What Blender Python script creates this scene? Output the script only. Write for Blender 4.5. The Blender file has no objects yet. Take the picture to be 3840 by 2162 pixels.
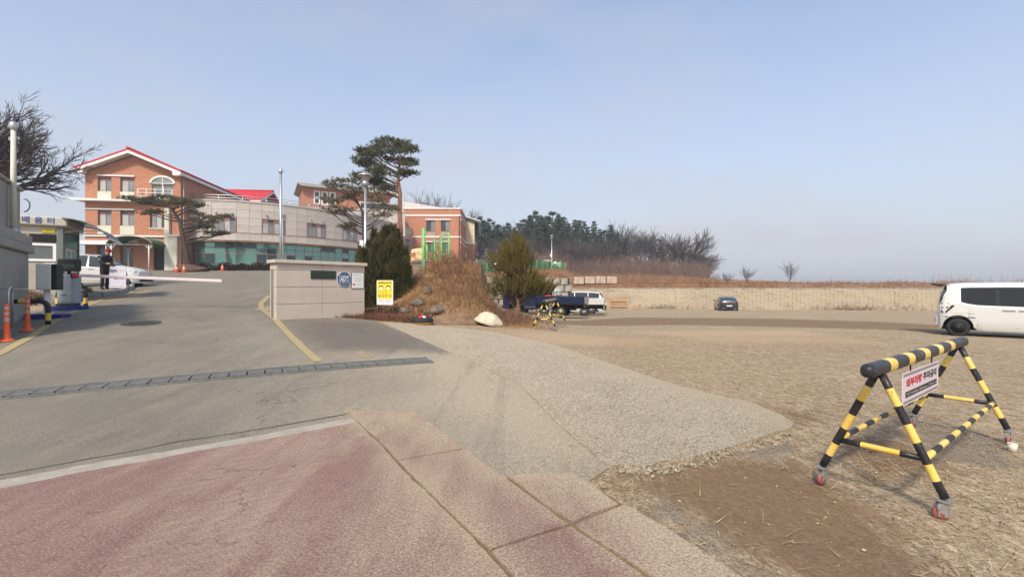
import bpy, bmesh, math, random
import numpy as np
from mathutils import Vector, Matrix, noise
from mathutils.geometry import delaunay_2d_cdt
random.seed(7); RNG = np.random.default_rng(7)
C = bpy.context.scene.collection
R = math.radians
PI = math.pi

# ------------------------------------------------------------------ camera, sky, sun, exposure
F, H0, EYE = 1750.0, 1076.0, 1.55          # focal length and eye level in photo pixels (3840 wide), eye height in metres
cam_d = bpy.data.cameras.new('camera'); cam = bpy.data.objects.new('camera', cam_d); C.objects.link(cam)
cam.location = (0, 0, EYE); cam.rotation_euler = (R(90), 0, 0)
cam_d.sensor_width = 36; cam_d.lens = 36*F/3840; cam_d.shift_y = -(1081-H0)/3840
cam_d.clip_start = 0.05; cam_d.clip_end = 6000
bpy.context.scene.camera = cam

SUN_EL, SUN_AZ = R(46), R(-164)            # elevation; azimuth from +Y clockwise: behind the camera, to its left
world = bpy.data.worlds.new('World'); bpy.context.scene.world = world; world.use_nodes = True
wn, wl = world.node_tree.nodes, world.node_tree.links
bg = wn['Background']
sky = wn.new('ShaderNodeTexSky'); sky.sky_type = 'NISHITA'; sky.sun_disc = False
sky.sun_elevation = SUN_EL; sky.sun_rotation = SUN_AZ
sky.air_density = 1.0; sky.dust_density = 2.2; sky.ozone_density = 2.0; sky.altitude = 60
tc = wn.new('ShaderNodeTexCoord'); sx = wn.new('ShaderNodeSeparateXYZ'); wl.new(tc.outputs['Generated'], sx.inputs[0])
# thin high haze: a soft veil that thickens towards the horizon, with faint cloud streaks
mr = wn.new('ShaderNodeMapRange'); mr.inputs['From Min'].default_value = 0.0; mr.inputs['From Max'].default_value = 0.60
mr.inputs['To Min'].default_value = 0.92; mr.inputs['To Max'].default_value = 0.16; wl.new(sx.outputs['Z'], mr.inputs['Value'])
mp = wn.new('ShaderNodeMapping'); mp.inputs['Scale'].default_value = (1.0, 1.0, 2.6); wl.new(tc.outputs['Generated'], mp.inputs[0])
nz = wn.new('ShaderNodeTexNoise'); nz.inputs['Scale'].default_value = 2.1; nz.inputs['Detail'].default_value = 5; nz.inputs['Roughness'].default_value = 0.52
wl.new(mp.outputs[0], nz.inputs['Vector'])
cr = wn.new('ShaderNodeMapRange'); cr.inputs['From Min'].default_value = 0.42; cr.inputs['From Max'].default_value = 0.75
cr.inputs['To Min'].default_value = 0.0; cr.inputs['To Max'].default_value = 0.28; wl.new(nz.outputs['Fac'], cr.inputs['Value'])
ad = wn.new('ShaderNodeMath'); ad.operation = 'ADD'; ad.use_clamp = True; wl.new(mr.outputs[0], ad.inputs[0]); wl.new(cr.outputs[0], ad.inputs[1])
mx = wn.new('ShaderNodeMix'); mx.data_type = 'RGBA'; wl.new(ad.outputs[0], mx.inputs['Factor'])
sky_gain = wn.new('ShaderNodeMix'); sky_gain.data_type = 'RGBA'; sky_gain.blend_type = 'MULTIPLY'; sky_gain.inputs['Factor'].default_value = 1.0
wl.new(sky.outputs[0], sky_gain.inputs['A']); sky_gain.inputs['B'].default_value = (1.06, 1.18, 1.20, 1)
wl.new(sky_gain.outputs['Result'], mx.inputs['A'])
mx.inputs['B'].default_value = (3.15, 3.15, 3.45, 1)
wl.new(mx.outputs['Result'], bg.inputs['Color']); bg.inputs['Strength'].default_value = 0.14

sun_d = bpy.data.lights.new('sun', 'SUN'); sun = bpy.data.objects.new('sun', sun_d); C.objects.link(sun)
sun_d.energy = 2.7; sun_d.angle = R(7); sun_d.color = (1.0, 0.90, 0.76)
_sd = Vector((math.sin(SUN_AZ)*math.cos(SUN_EL), math.cos(SUN_AZ)*math.cos(SUN_EL), math.sin(SUN_EL)))
sun.rotation_euler = _sd.to_track_quat('Z', 'Y').to_euler()
vs = bpy.context.scene.view_settings
vs.view_transform = 'Standard'; vs.look = 'None'; vs.gamma = 1.0; vs.use_curve_mapping = False; vs.exposure = 0.58
bpy.context.scene.cycles.max_bounces = 6; bpy.context.scene.cycles.transparent_max_bounces = 12
bpy.context.scene.cycles.use_denoising = True

# ------------------------------------------------------------------ terrain height and photo-to-world helpers
def _tab(pts, sig, lo, hi, step):
    t = np.arange(lo, hi, step); v = np.interp(t, [p[0] for p in pts], [p[1] for p in pts])
    k = np.arange(-int(3*sig/step), int(3*sig/step)+1)*step; g = np.exp(-(k/sig)**2/2); g /= g.sum()
    pad = len(k)//2; v = np.convolve(np.pad(v, pad, mode='edge'), g, 'valid')
    return t, v
_HT = _tab([(-20, 0), (4.5, 0), (6.5, .1), (10, .56), (14, .88), (20, 1.3), (30, 2.05), (48, 3.3), (60, 3.6), (200, 3.6)], 0.9, -30, 200, .05)
_LT = _tab([(-20, 0), (17, 0), (28, -.33), (36, -.5), (47, -.85), (57, -.98), (200, -1)], 2.0, -30, 200, .05)
_WT = _tab([(-100, 1), (-9, 1), (2.5, 0), (100, 0)], 1.0, -100, 100, .05)
def G(x, y):
    w = np.interp(x, *_WT)
    return w*np.interp(y, *_HT) + (1-w)*np.interp(y, *_LT)
def at(px, py, D): return Vector(((px-1920)/F*D, D, EYE-(py-H0)/F*D))
def gx(px, D, dz=0.0):
    x = (px-1920)/F*D
    return Vector((x, D, float(G(x, D))+dz))
def gp(px, py):                              # where a photo ray meets the terrain
    k, m = (px-1920)/F, (py-H0)/F
    D = np.arange(1.2, 90, .01); z = EYE-m*D; g = G(k*D, D)
    i = np.argmax(z <= g)
    if not (z <= g).any(): i = len(D)-1
    return (float(k*D[i]), float(D[i]))

# ------------------------------------------------------------------ mesh helpers
def rotz(a): return Matrix.Rotation(a, 4, 'Z')
def T(x, y=0, z=0):
    return Matrix.Translation(Vector((x, y, z)) if not hasattr(x, '__len__') else Vector(x))
def frame(a, b):                             # matrix whose local X runs from a to b (horizontal-safe)
    a, b = Vector(a), Vector(b); d = (b-a).normalized(); up = Vector((0, 0, 1))
    if abs(d.z) > .98: up = Vector((0, 1, 0))
    yv = up.cross(d).normalized(); zv = d.cross(yv)
    M = Matrix((d, yv, zv)).transposed().to_4x4(); M.translation = a
    return M
class MB:
    def __init__(s): s.v = []; s.f = []; s.m = []; s.s = []
    def add(s, vs, fs, mi=0, sm=False):
        o = len(s.v); s.v.extend([tuple(v) for v in vs])
        for k, f in enumerate(fs):
            s.f.append([i+o for i in f]); s.m.append(mi[k] if isinstance(mi, (list, tuple)) else mi); s.s.append(sm)
        return s
    def box(s, c, size, M=None, mi=0):
        hx, hy, hz = size[0]/2, size[1]/2, size[2]/2; c = Vector(c)
        vs = [c+Vector((x, y, z)) for x in (-hx, hx) for y in (-hy, hy) for z in (-hz, hz)]
        if M is not None: vs = [M @ v for v in vs]
        return s.add(vs, [(0, 1, 3, 2), (4, 6, 7, 5), (0, 4, 5, 1), (2, 3, 7, 6), (0, 2, 6, 4), (1, 5, 7, 3)], mi)
    def b2(s, lo, hi, M=None, mi=0):
        lo, hi = Vector(lo), Vector(hi); return s.box((lo+hi)/2, hi-lo, M, mi)
    def bar(s, a, b, w, h, mi=0):
        a, b = Vector(a), Vector(b); L = (b-a).length
        return s.box((L/2, 0, 0), (L, w, h), frame(a, b), mi)
    def tube(s, pts, rad, n=8, mi=0, caps=True, sm=True, ell=1.0):
        pts = [Vector(p) for p in pts]; k = len(pts)
        rs = rad if hasattr(rad, '__len__') else [rad]*k
        vs = []; pu = None
        for i, p in enumerate(pts):
            d = (pts[min(i+1, k-1)]-pts[max(i-1, 0)])
            d = d.normalized() if d.length > 1e-9 else Vector((0, 0, 1))
            if pu is None:
                pu = Vector((0, 0, 1)) if abs(d.z) < .9 else Vector((1, 0, 0))
            a = d.cross(pu)
            if a.length < 1e-6: a = d.orthogonal()
            a.normalize(); pu = a.cross(d).normalized()
            for j in range(n):
                t = 2*PI*j/n; vs.append(p+(a*math.cos(t)*ell+pu*math.sin(t))*rs[i])
        fs = []; mis = []
        for i in range(k-1):
            for j in range(n):
                fs.append((i*n+j, i*n+(j+1) % n, (i+1)*n+(j+1) % n, (i+1)*n+j)); mis.append(mi[i] if isinstance(mi, (list, tuple)) else mi)
        s.add(vs, fs, mis, sm)
        if caps:
            o = len(s.v)-len(vs)
            s.f.append([o+j for j in range(n)][::-1]); s.m.append(mis[0]); s.s.append(False)
            s.f.append([o+(k-1)*n+j for j in range(n)]); s.m.append(mis[-1]); s.s.append(False)
        return s
    def lathe(s, prof, n=16, M=None, mi=0, sm=True, sq=None):
        vs = []
        for r, z in prof:
            for j in range(n):
                t = 2*PI*j/n; v = Vector((r*math.cos(t), r*math.sin(t), z)); vs.append(M @ v if M is not None else v)
        fs = [(i*n+j, i*n+(j+1) % n, (i+1)*n+(j+1) % n, (i+1)*n+j) for i in range(len(prof)-1) for j in range(n)]
        mis = [(mi[k//n] if isinstance(mi, (list, tuple)) else mi) for k in range(len(fs))]
        fs += [tuple(range(n))[::-1], tuple(range((len(prof)-1)*n, len(prof)*n))]; mis += [mis[0], mis[-1]]
        return s.add(vs, fs, mis, sm)
    def prism(s, poly, d0, d1, M=None, mi=0, sm=False):  # poly in local X,Z; extruded along local Y from d0 to d1
        n = len(poly)
        vs = [Vector((x, d0, z)) for x, z in poly]+[Vector((x, d1, z)) for x, z in poly]
        if M is not None: vs = [M @ v for v in vs]
        return s.add(vs, [tuple(range(n)), tuple(range(n, 2*n))[::-1]]+[((i+1) % n, i, n+i, n+(i+1) % n) for i in range(n)], mi, sm)
    def grid(s, P, mi=0, sm=True, close=False):          # P: rows of points
        nr, nc = len(P), len(P[0]); vs = [p for r in P for p in r]
        fs = [(i*nc+j, i*nc+(j+1) % nc, (i+1)*nc+(j+1) % nc, (i+1)*nc+j) for i in range(nr-1) for j in range(nc if close else nc-1)]
        return s.add(vs, fs, mi, sm)
    def mesh(s, name, mats):
        me = bpy.data.meshes.new(name); me.from_pydata(s.v, [], s.f)
        for m in (mats if isinstance(mats, (list, tuple)) else [mats]): me.materials.append(m)
        me.polygons.foreach_set('material_index', s.m); me.polygons.foreach_set('use_smooth', s.s); me.update()
        return me
    def build(s, name, mats, parent=None, bevel=0, M=None, seg=1, fix=False):
        me = s.mesh(name, mats)
        if fix:
            b = bmesh.new(); b.from_mesh(me); bmesh.ops.recalc_face_normals(b, faces=b.faces); b.to_mesh(me); b.free()
        o = bpy.data.objects.new(name, me); C.objects.link(o)
        if parent is not None: o.parent = parent
        if M is not None: o.matrix_local = M
        if bevel:
            md = o.modifiers.new('bevel', 'BEVEL'); md.width = bevel; md.segments = seg; md.limit_method = 'ANGLE'; md.angle_limit = R(35)
        return o
def one(fn, *a, name=None, mats=None, parent=None, bevel=0, **k):
    b = MB(); getattr(b, fn)(*a, **k); return b.build(name, mats, parent, bevel)
def tag(o, label=None, cat=None, group=None, kind=None):
    if label: o['label'] = label
    if cat: o['category'] = cat
    if group: o['group'] = group
    if kind: o['kind'] = kind
    return o
def empty(name, loc=(0, 0, 0), rz=0.0, label=None, cat=None, group=None):
    o = bpy.data.objects.new(name, None); C.objects.link(o); o.location = loc; o.rotation_euler = (0, 0, rz); o.empty_display_size = .2
    return tag(o, label, cat, group)
_KIDS = {}
def copy_tree(o, parent=None):
    c = o.copy(); C.objects.link(c); c.parent = parent
    if parent is not None: c.matrix_parent_inverse = o.matrix_parent_inverse.copy()
    for ch in [x for x in bpy.data.objects if x.parent == o]: copy_tree(ch, c)
    return c
def inst(name, me, parent, M):
    o = bpy.data.objects.new(name, me); C.objects.link(o); o.parent = parent; o.matrix_local = M; return o

# ------------------------------------------------------------------ material helpers
MATS = {}
def pm(name, c, rough=.6, metal=0.0, var=.12, scale=2.0, c2=None, bump=0.0, bscale=30.0, spec=.4, coat=0.0, alpha=1.0, trans=0.0, det=5, stretch=None, emit=0.0):
    m = bpy.data.materials.new(name); m.use_nodes = True; n, l = m.node_tree.nodes, m.node_tree.links
    p = n['Principled BSDF']; p.inputs['Roughness'].default_value = rough; p.inputs['Metallic'].default_value = metal
    p.inputs['Specular IOR Level'].default_value = spec; p.inputs['Coat Weight'].default_value = coat; p.inputs['Coat Roughness'].default_value = .08
    p.inputs['Alpha'].default_value = alpha; p.inputs['Transmission Weight'].default_value = trans
    tcn = n.new('ShaderNodeTexCoord'); vec = tcn.outputs['Object']
    if stretch:
        mpn = n.new('ShaderNodeMapping'); mpn.inputs['Scale'].default_value = stretch; l.new(vec, mpn.inputs[0]); vec = mpn.outputs[0]
    if var > 0 or c2:
        t = n.new('ShaderNodeTexNoise'); t.inputs['Scale'].default_value = scale; t.inputs['Detail'].default_value = det; t.inputs['Roughness'].default_value = .62
        l.new(vec, t.inputs['Vector'])
        r = n.new('ShaderNodeValToRGB'); r.color_ramp.elements[0].position = .3; r.color_ramp.elements[1].position = .7
        a = tuple(max(0, x*(1-var)) for x in c); b = tuple(min(1, x*(1+var)) for x in (c2 or c))
        r.color_ramp.elements[0].color = (*a, 1); r.color_ramp.elements[1].color = (*b, 1)
        l.new(t.outputs['Fac'], r.inputs[0]); l.new(r.outputs[0], p.inputs['Base Color'])
    else: p.inputs['Base Color'].default_value = (*c, 1)
    if bump:
        t2 = n.new('ShaderNodeTexNoise'); t2.inputs['Scale'].default_value = bscale; t2.inputs['Detail'].default_value = 6; l.new(vec, t2.inputs['Vector'])
        bn = n.new('ShaderNodeBump'); bn.inputs['Strength'].default_value = bump; bn.inputs['Distance'].default_value = .02
        l.new(t2.outputs['Fac'], bn.inputs['Height']); l.new(bn.outputs[0], p.inputs['Normal'])
    if emit:
        p.inputs['Emission Color'].default_value = (*c, 1); p.inputs['Emission Strength'].default_value = emit
    MATS[name] = m
    return m
def srgb(r, g, b):
    return tuple((x/255/12.92 if x/255 <= .04045 else ((x/255+.055)/1.055)**2.4) for x in (r, g, b))
class NT:                                     # short-hand for building node trees
    def __init__(s, name, rough=.8, spec=.3):
        s.m = bpy.data.materials.new(name); s.m.use_nodes = True; s.n, s.l = s.m.node_tree.nodes, s.m.node_tree.links
        s.p = s.n['Principled BSDF']; s.p.inputs['Roughness'].default_value = rough; s.p.inputs['Specular IOR Level'].default_value = spec
        s.obj = s.n.new('ShaderNodeTexCoord').outputs['Object']; MATS[name] = s.m
    def noise(s, scale, det=5, rough=.6, vec=None, stretch=None, out='Fac', dist=0):
        t = s.n.new('ShaderNodeTexNoise'); t.inputs['Scale'].default_value = scale; t.inputs['Detail'].default_value = det; t.inputs['Roughness'].default_value = rough
        t.inputs['Distortion'].default_value = dist
        v = vec or s.obj
        if stretch is not None:
            q = s.n.new('ShaderNodeMapping'); q.inputs['Scale'].default_value = stretch[:3]
            if len(stretch) > 3: q.inputs['Rotation'].default_value = (0, 0, stretch[3])
            s.l.new(v, q.inputs[0]); v = q.outputs[0]
        s.l.new(v, t.inputs['Vector']); return t.outputs[out]
    def voro(s, scale, feature='F1', out='Distance', vec=None):
        t = s.n.new('ShaderNodeTexVoronoi'); t.feature = feature; t.inputs['Scale'].default_value = scale; s.l.new(vec or s.obj, t.inputs['Vector']); return t.outputs[out]
    def rng(s, v, a, b, c=0.0, d=1.0):
        t = s.n.new('ShaderNodeMapRange'); s.l.new(v, t.inputs['Value'])
        for k, x in zip(('From Min', 'From Max', 'To Min', 'To Max'), (a, b, c, d)): t.inputs[k].default_value = x
        return t.outputs[0]
    def math(s, op, a, b=None):
        t = s.n.new('ShaderNodeMath'); t.operation = op
        for i, x in enumerate((a, b)):
            if x is None: continue
            if isinstance(x, (int, float)): t.inputs[i].default_value = x
            else: s.l.new(x, t.inputs[i])
        return t.outputs[0]
    def mix(s, fac, a, b, mode='MIX'):
        t = s.n.new('ShaderNodeMix'); t.data_type = 'RGBA'; t.blend_type = mode; t.clamp_factor = True
        for k, x in (('Factor', fac), ('A', a), ('B', b)):
            if isinstance(x, (int, float)): t.inputs[k].default_value = x
            elif isinstance(x, tuple): t.inputs[k].default_value = (*x, 1)
            else: s.l.new(x, t.inputs[k])
        return t.outputs['Result']
    def attr(s, name):
        t = s.n.new('ShaderNodeAttribute'); t.attribute_name = name; return t.outputs['Fac']
    def color(s, c, gain=None):
        if gain: c = s.mix(1.0, c, gain, 'MULTIPLY')
        s.l.new(c, s.p.inputs['Base Color']); return s
    def bump(s, h, strength=.5, dist=.02, prev=None):
        t = s.n.new('ShaderNodeBump'); t.inputs['Strength'].default_value = strength; t.inputs['Distance'].default_value = dist
        s.l.new(h, t.inputs['Height'])
        if prev: s.l.new(prev, t.inputs['Normal'])
        s.l.new(t.outputs[0], s.p.inputs['Normal']); return t.outputs[0]

white_paint = pm('white_paint', (.80, .79, .76), .5, var=.05)
cream = pm('cream_plaster', (.62, .58, .48), .75, var=.08, scale=1.2)
black_paint = pm('black_paint', (.012, .012, .013), .38, var=.2, scale=6)
yellow_paint = pm('yellow_paint', (.74, .50, .085), .45, var=.15, scale=5)
steel = pm('brushed_steel', (.55, .55, .54), .35, .8, var=.1, scale=4)
grey_metal = pm('grey_painted_metal', (.36, .37, .36), .5, var=.08)
zinc = pm('zinc_plated_steel', (.42, .41, .39), .42, .7, var=.2, scale=15)
rubber = pm('tyre_rubber', (.018, .018, .018), .75, var=.3, scale=8, bump=.2, bscale=60)
dark_glass = pm('tinted_glass', (.012, .014, .017), .06, var=0, spec=.6)
rust = pm('dirty_dark_metal', (.03, .028, .026), .7, var=.3)
print('part0 ok')
# ------------------------------------------------------------------ ground materials
# bare lot: dusty tan grit with damp dark soil, pale sand and grey gravel where those patches lie
t = NT('lot_grit', .95, .15)
n1 = t.noise(.55, 6, .62); n2 = t.noise(7, 6, .7, stretch=(1, .55, 1)); n3 = t.noise(38, 6, .78); vg = t.voro(85)
fa = t.noise(26, 5, .75, stretch=(1.0, .28, 1, .5))
base = t.mix(t.rng(n1, .3, .7), srgb(164, 143, 116), srgb(188, 167, 139))
base = t.mix(t.rng(n2, .35, .68), base, srgb(140, 117, 91))
base = t.mix(t.rng(fa, .50, .62, 0, .8), base, srgb(206, 186, 156))
base = t.mix(t.rng(n3, .535, .61, 0, .65), base, srgb(214, 198, 172))
base = t.mix(t.rng(n3, .475, .40, 0, .7), base, srgb(104, 84, 63))
dk = t.math('ADD', t.attr('dark'), t.rng(n2, .3, .7, -.22, .22))
dcol = t.mix(t.rng(n3, .35, .7), srgb(118, 95, 72), srgb(148, 123, 97))
dcol = t.mix(t.rng(fa, .56, .72), dcol, srgb(160, 133, 103))
base = t.mix(t.rng(dk, .3, .75), base, dcol)
sd = t.math('ADD', t.attr('sand'), t.rng(n2, .3, .7, -.25, .25))
base = t.mix(t.rng(sd, .3, .8), base, t.mix(t.rng(n3, .35, .65), srgb(176, 148, 116), srgb(204, 178, 146)))
gv = t.math('ADD', t.attr('gravel'), t.rng(n2, .3, .7, -.3, .3))
base = t.mix(t.rng(gv, .35, .75), base, t.mix(t.rng(vg, .1, .6), srgb(186, 172, 150), srgb(122, 108, 92)))
t.color(base, (.86, .86, .86)); b1 = t.bump(n3, .55, .02); b1 = t.bump(n2, .6, .06, b1); t.bump(vg, .25, .012, b1)
lot_m = t.m
# asphalt, dusty near the lot
t = NT('dusty_asphalt', .88, .25)
n1 = t.noise(.45, 5, .6); n2 = t.noise(2.2, 6, .65, stretch=(1, .3, 1, .45)); n3 = t.noise(70, 6, .8); n4 = t.noise(14, 6, .7)
c = t.mix(t.rng(n1, .3, .7), srgb(128, 121, 110), srgb(150, 142, 129))
c = t.mix(t.rng(n2, .42, .75), c, srgb(162, 152, 136))
c = t.mix(t.rng(n4, .62, .75), c, srgb(104, 99, 90))
c = t.mix(t.rng(n3, .53, .60, 0, .7), c, srgb(176, 168, 154))
c = t.mix(t.rng(n3, .475, .41, 0, .7), c, srgb(88, 83, 75))
ds = t.math('ADD', t.attr('dust'), t.rng(n4, .3, .7, -.2, .2))
c = t.mix(t.rng(ds, .15, .9), c, t.mix(t.rng(n3, .44, .57), srgb(160, 144, 121), srgb(220, 205, 180)))
pk = t.math('ADD', t.attr('mauve'), t.rng(n2, .3, .7, -.2, .2))
c = t.mix(t.rng(pk, .3, .8), c, t.mix(t.rng(n3, .43, .58), srgb(104, 95, 88), srgb(150, 139, 129)))
ck = t.voro(.33, 'DISTANCE_TO_EDGE', vec=t.n.new('ShaderNodeVectorMath').outputs[0]); vm = t.n[-1] if False else [x for x in t.n if x.type == 'VECT_MATH'][-1]
vm.operation = 'MULTIPLY_ADD'; t.l.new(t.noise(1.6, 5, .7, out='Color'), vm.inputs[0]); vm.inputs[1].default_value = (1.1, 1.1, 1.1); t.l.new(t.obj, vm.inputs[2])
ckf = t.math('MULTIPLY', t.rng(ck, .0045, .0015), t.rng(t.noise(.5, 3, .5), .5, .6)); c = t.mix(t.math('MULTIPLY', ckf, .8), c, srgb(74, 67, 60))
tr_ = t.noise(1.0, 4, .6, stretch=(2.6, .16, 1, .62)); c = t.mix(t.rng(tr_, .56, .72, 0, .5), c, srgb(116, 109, 99))
t.color(c, (.70, .69, .67)); b1 = t.bump(n3, .45, .012); t.bump(n4, .15, .03, b1)
asphalt_m = t.m
# worn red stamped paving, tyre-dust streaks
t = NT('red_stamped_paving', .9, .2)
n1 = t.noise(.8, 6, .65); n2 = t.noise(1.4, 6, .65, stretch=(1, .22, 1, -.75)); n3 = t.noise(65, 6, .8); n4 = t.noise(9, 6, .7)
br = t.n.new('ShaderNodeTexBrick'); q = t.n.new('ShaderNodeMapping'); q.inputs['Rotation'].default_value = (0, 0, .62); t.l.new(t.obj, q.inputs[0])
nzc = t.noise(9, 3, .6, out='Color'); wv = t.n.new('ShaderNodeVectorMath'); wv.operation = 'MULTIPLY_ADD'; t.l.new(nzc, wv.inputs[0]); wv.inputs[1].default_value = (.06, .06, .06); t.l.new(q.outputs[0], wv.inputs[2])
t.l.new(wv.outputs[0], br.inputs['Vector']); br.inputs['Scale'].default_value = 9; br.inputs['Mortar Size'].default_value = .03; br.inputs['Mortar Smooth'].default_value = .6
c = t.mix(t.rng(n1, .3, .7), srgb(146, 112, 103), srgb(166, 131, 120))
c = t.mix(t.rng(n4, .5, .75), c, srgb(138, 101, 97))
c = t.mix(t.rng(n2, .46, .72), c, srgb(184, 154, 138))
c = t.mix(t.rng(n3, .525, .60, 0, .5), c, srgb(204, 176, 164))
c = t.mix(t.rng(n3, .48, .41, 0, .5), c, srgb(102, 76, 70))
ds = t.math('ADD', t.attr('dust'), t.rng(n2, .3, .7, -.25, .25))
c = t.mix(t.rng(ds, .2, .9), c, t.mix(t.rng(n3, .43, .57), srgb(158, 135, 112), srgb(216, 193, 167)))
c = t.mix(t.math('MULTIPLY', br.outputs['Fac'], .22), c, srgb(110, 82, 72))
vm = t.n.new('ShaderNodeVectorMath'); vm.operation = 'MULTIPLY_ADD'; t.l.new(t.noise(2.2, 5, .7, out='Color'), vm.inputs[0]); vm.inputs[1].default_value = (.8, .8, .8); t.l.new(t.obj, vm.inputs[2])
ck = t.voro(.55, 'DISTANCE_TO_EDGE', vec=vm.outputs[0]); ckf = t.math('MULTIPLY', t.rng(ck, .006, .002), t.rng(t.noise(.7, 3, .5), .48, .58)); c = t.mix(t.math('MULTIPLY', ckf, .75), c, srgb(84, 62, 56))
tw = t.n.new('ShaderNodeTexWave'); tw.wave_type = 'BANDS'; tw.inputs['Scale'].default_value = 3.0; tw.inputs['Distortion'].default_value = 3.5; tw.inputs['Detail'].default_value = 3; q2 = t.n.new('ShaderNodeMapping'); q2.inputs['Rotation'].default_value = (0, 0, .95); t.l.new(t.obj, q2.inputs[0]); t.l.new(q2.outputs[0], tw.inputs[0])
trk = t.math('MULTIPLY', t.rng(tw.outputs['Fac'], .55, .9, 0, .34), t.rng(n2, .5, .62)); c = t.mix(trk, c, srgb(190, 160, 144))
t.color(c, (.74, .77, .75)); b1 = t.bump(n3, .5, .012); b1 = t.bump(br.outputs['Fac'], -.15, .01, b1); t.bump(n4, .2, .03, b1)
redpave_m = t.m
# weathered exposed-aggregate concrete
t = NT('rough_concrete', .93, .2)
n1 = t.noise(1.1, 5, .6); n3 = t.noise(42, 7, .8); vg = t.voro(55); n4 = t.noise(11, 6, .7)
c = t.mix(t.rng(n1, .3, .7), srgb(176, 163, 142), srgb(196, 183, 161))
c = t.mix(t.rng(n4, .5, .75), c, srgb(150, 137, 116))
pt = t.noise(24, 4, .85); c = t.mix(t.rng(n3, .515, .58, 0, .75), c, srgb(226, 215, 196))
c = t.mix(t.rng(n3, .485, .42, 0, .75), c, srgb(112, 98, 80)); c = t.mix(t.rng(pt, .44, .37, 0, .8), c, srgb(104, 90, 72))
ds = t.math('ADD', t.attr('dust'), t.rng(n4, .3, .7, -.3, .3))
c = t.mix(t.rng(ds, .3, .9), c, t.mix(t.rng(n3, .35, .65), srgb(170, 153, 130), srgb(196, 180, 155)))
t.color(c, (.92, .89, .85)); b1 = t.bump(n3, .9, .025); t.bump(vg, .3, .015, b1)
slab_m = t.m
t = NT('worn_white_line', .85, .2); n3 = t.noise(40, 5, .75); n4 = t.noise(6, 5, .7)
c = t.mix(t.rng(n4, .4, .75), srgb(186, 177, 164), srgb(158, 146, 133)); c = t.mix(t.rng(n3, .62, .7), c, srgb(120, 104, 92)); t.color(c, (.78, .77, .75)); t.bump(n3, .4, .008)
wline_m = t.m
t = NT('worn_yellow_line', .85, .2); n3 = t.noise(40, 5, .75); n4 = t.noise(1.6, 5, .7)
c = t.mix(t.rng(n4, .4, .75), srgb(166, 148, 106), srgb(150, 137, 112)); c = t.mix(t.rng(n3, .60, .7), c, srgb(140, 128, 106)); t.color(c)
yline_m = t.m
soil_m = pm('joint_soil', srgb(120, 98, 70), .95, var=.25, scale=9, bump=.5, bscale=60)
concrete_kerb_m = pm('kerb_concrete', (.30, .29, .27), .85, var=.2, scale=5, bump=.3, bscale=40)

# ------------------------------------------------------------------ terrain sheet
def axis(fine, step, lo, hi, grow=1.09):
    a = list(np.arange(fine[0], fine[1]+1e-6, step)); s = step
    while a[-1] < hi: s = min(s*grow, 60); a.append(a[-1]+s)
    s = step; b = [a[0]]
    while b[-1] > lo: s = min(s*grow, 60); b.append(b[-1]-s)
    return np.array(b[:0:-1]+a)
def inpoly(px, py, poly):
    px, py = np.asarray(px), np.asarray(py); r = np.zeros(px.shape, bool); n = len(poly)
    for i in range(n):
        x0, y0 = poly[i]; x1, y1 = poly[(i+1) % n]
        if y0 == y1: continue
        c = ((y0 > py) != (y1 > py)) & (px < (x1-x0)*(py-y0)/(y1-y0)+x0); r ^= c
    return r
def sdist(px, py, poly):                     # positive inside
    px, py = np.asarray(px, float), np.asarray(py, float); d = np.full(px.shape, 1e9)
    n = len(poly)
    for i in range(n):
        a = np.array(poly[i]); b = np.array(poly[(i+1) % n]); ab = b-a
        t_ = np.clip(((px-a[0])*ab[0]+(py-a[1])*ab[1])/(ab@ab+1e-12), 0, 1)
        d = np.minimum(d, np.hypot(px-a[0]-t_*ab[0], py-a[1]-t_*ab[1]))
    return np.where(inpoly(px, py, poly), d, -d)
def pdist(px, py, line):
    d = np.full(np.shape(px), 1e9)
    for a, b_ in zip(line[:-1], line[1:]):
        a, b_ = np.array(a), np.array(b_); ab = b_-a; t_ = np.clip(((px-a[0])*ab[0]+(py-a[1])*ab[1])/(ab@ab+1e-12), 0, 1); d = np.minimum(d, np.hypot(px-a[0]-t_*ab[0], py-a[1]-t_*ab[1]))
    return d
def pix(pts): return [gp(*p) for p in pts]
def mask(px, py, polys, soft):
    m = np.zeros(np.shape(px))
    for p in polys: m = np.maximum(m, np.clip(sdist(px, py, p)/soft+.5, 0, 1))
    return m
DARK = [pix(p) for p in ([(2290, 1775), (2480, 1752), (2720, 1705), (2960, 1712), (3130, 1800), (3300, 1900), (3560, 2162), (3480, 2400), (2980, 2400), (2900, 2140), (2700, 2040), (2560, 1930), (2420, 1860)],
                         [(2870, 1520), (3060, 1540), (3090, 1580), (2990, 1580)], [(3120, 1640), (3420, 1640), (3560, 1760), (3260, 1800)])]
DARKF = [pix(p) for p in ([(2030, 1196), (2350, 1188), (2900, 1193), (3300, 1205), (3620, 1222), (3620, 1250), (3300, 1236), (2900, 1226), (2560, 1219), (2260, 1222), (2060, 1212)],)]
SAND = [pix(p) for p in ([(2540, 1440), (2660, 1470), (2870, 1530), (2830, 1545), (2600, 1490)], [(1860, 1245), (2060, 1240), (2560, 1270), (2400, 1300), (2000, 1290)],
                         [(2300, 1240), (3000, 1235), (3400, 1290), (2700, 1290)], [(3260, 1880), (3360, 1875), (3370, 1900), (3280, 1905)])]
GRAVEL = [pix(p) for p in ([(2740, 1690), (2990, 1640), (3000, 1690), (2860, 1720)], [(3400, 1560), (3780, 1640), (3840, 1760), (3500, 1720)], [(3180, 1840), (3560, 1850), (3600, 1880), (3240, 1870)],
                           [(2440, 1850), (2540, 1900), (2740, 2040), (2880, 2162), (2780, 2162), (2600, 2040), (2440, 1890)])]
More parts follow.
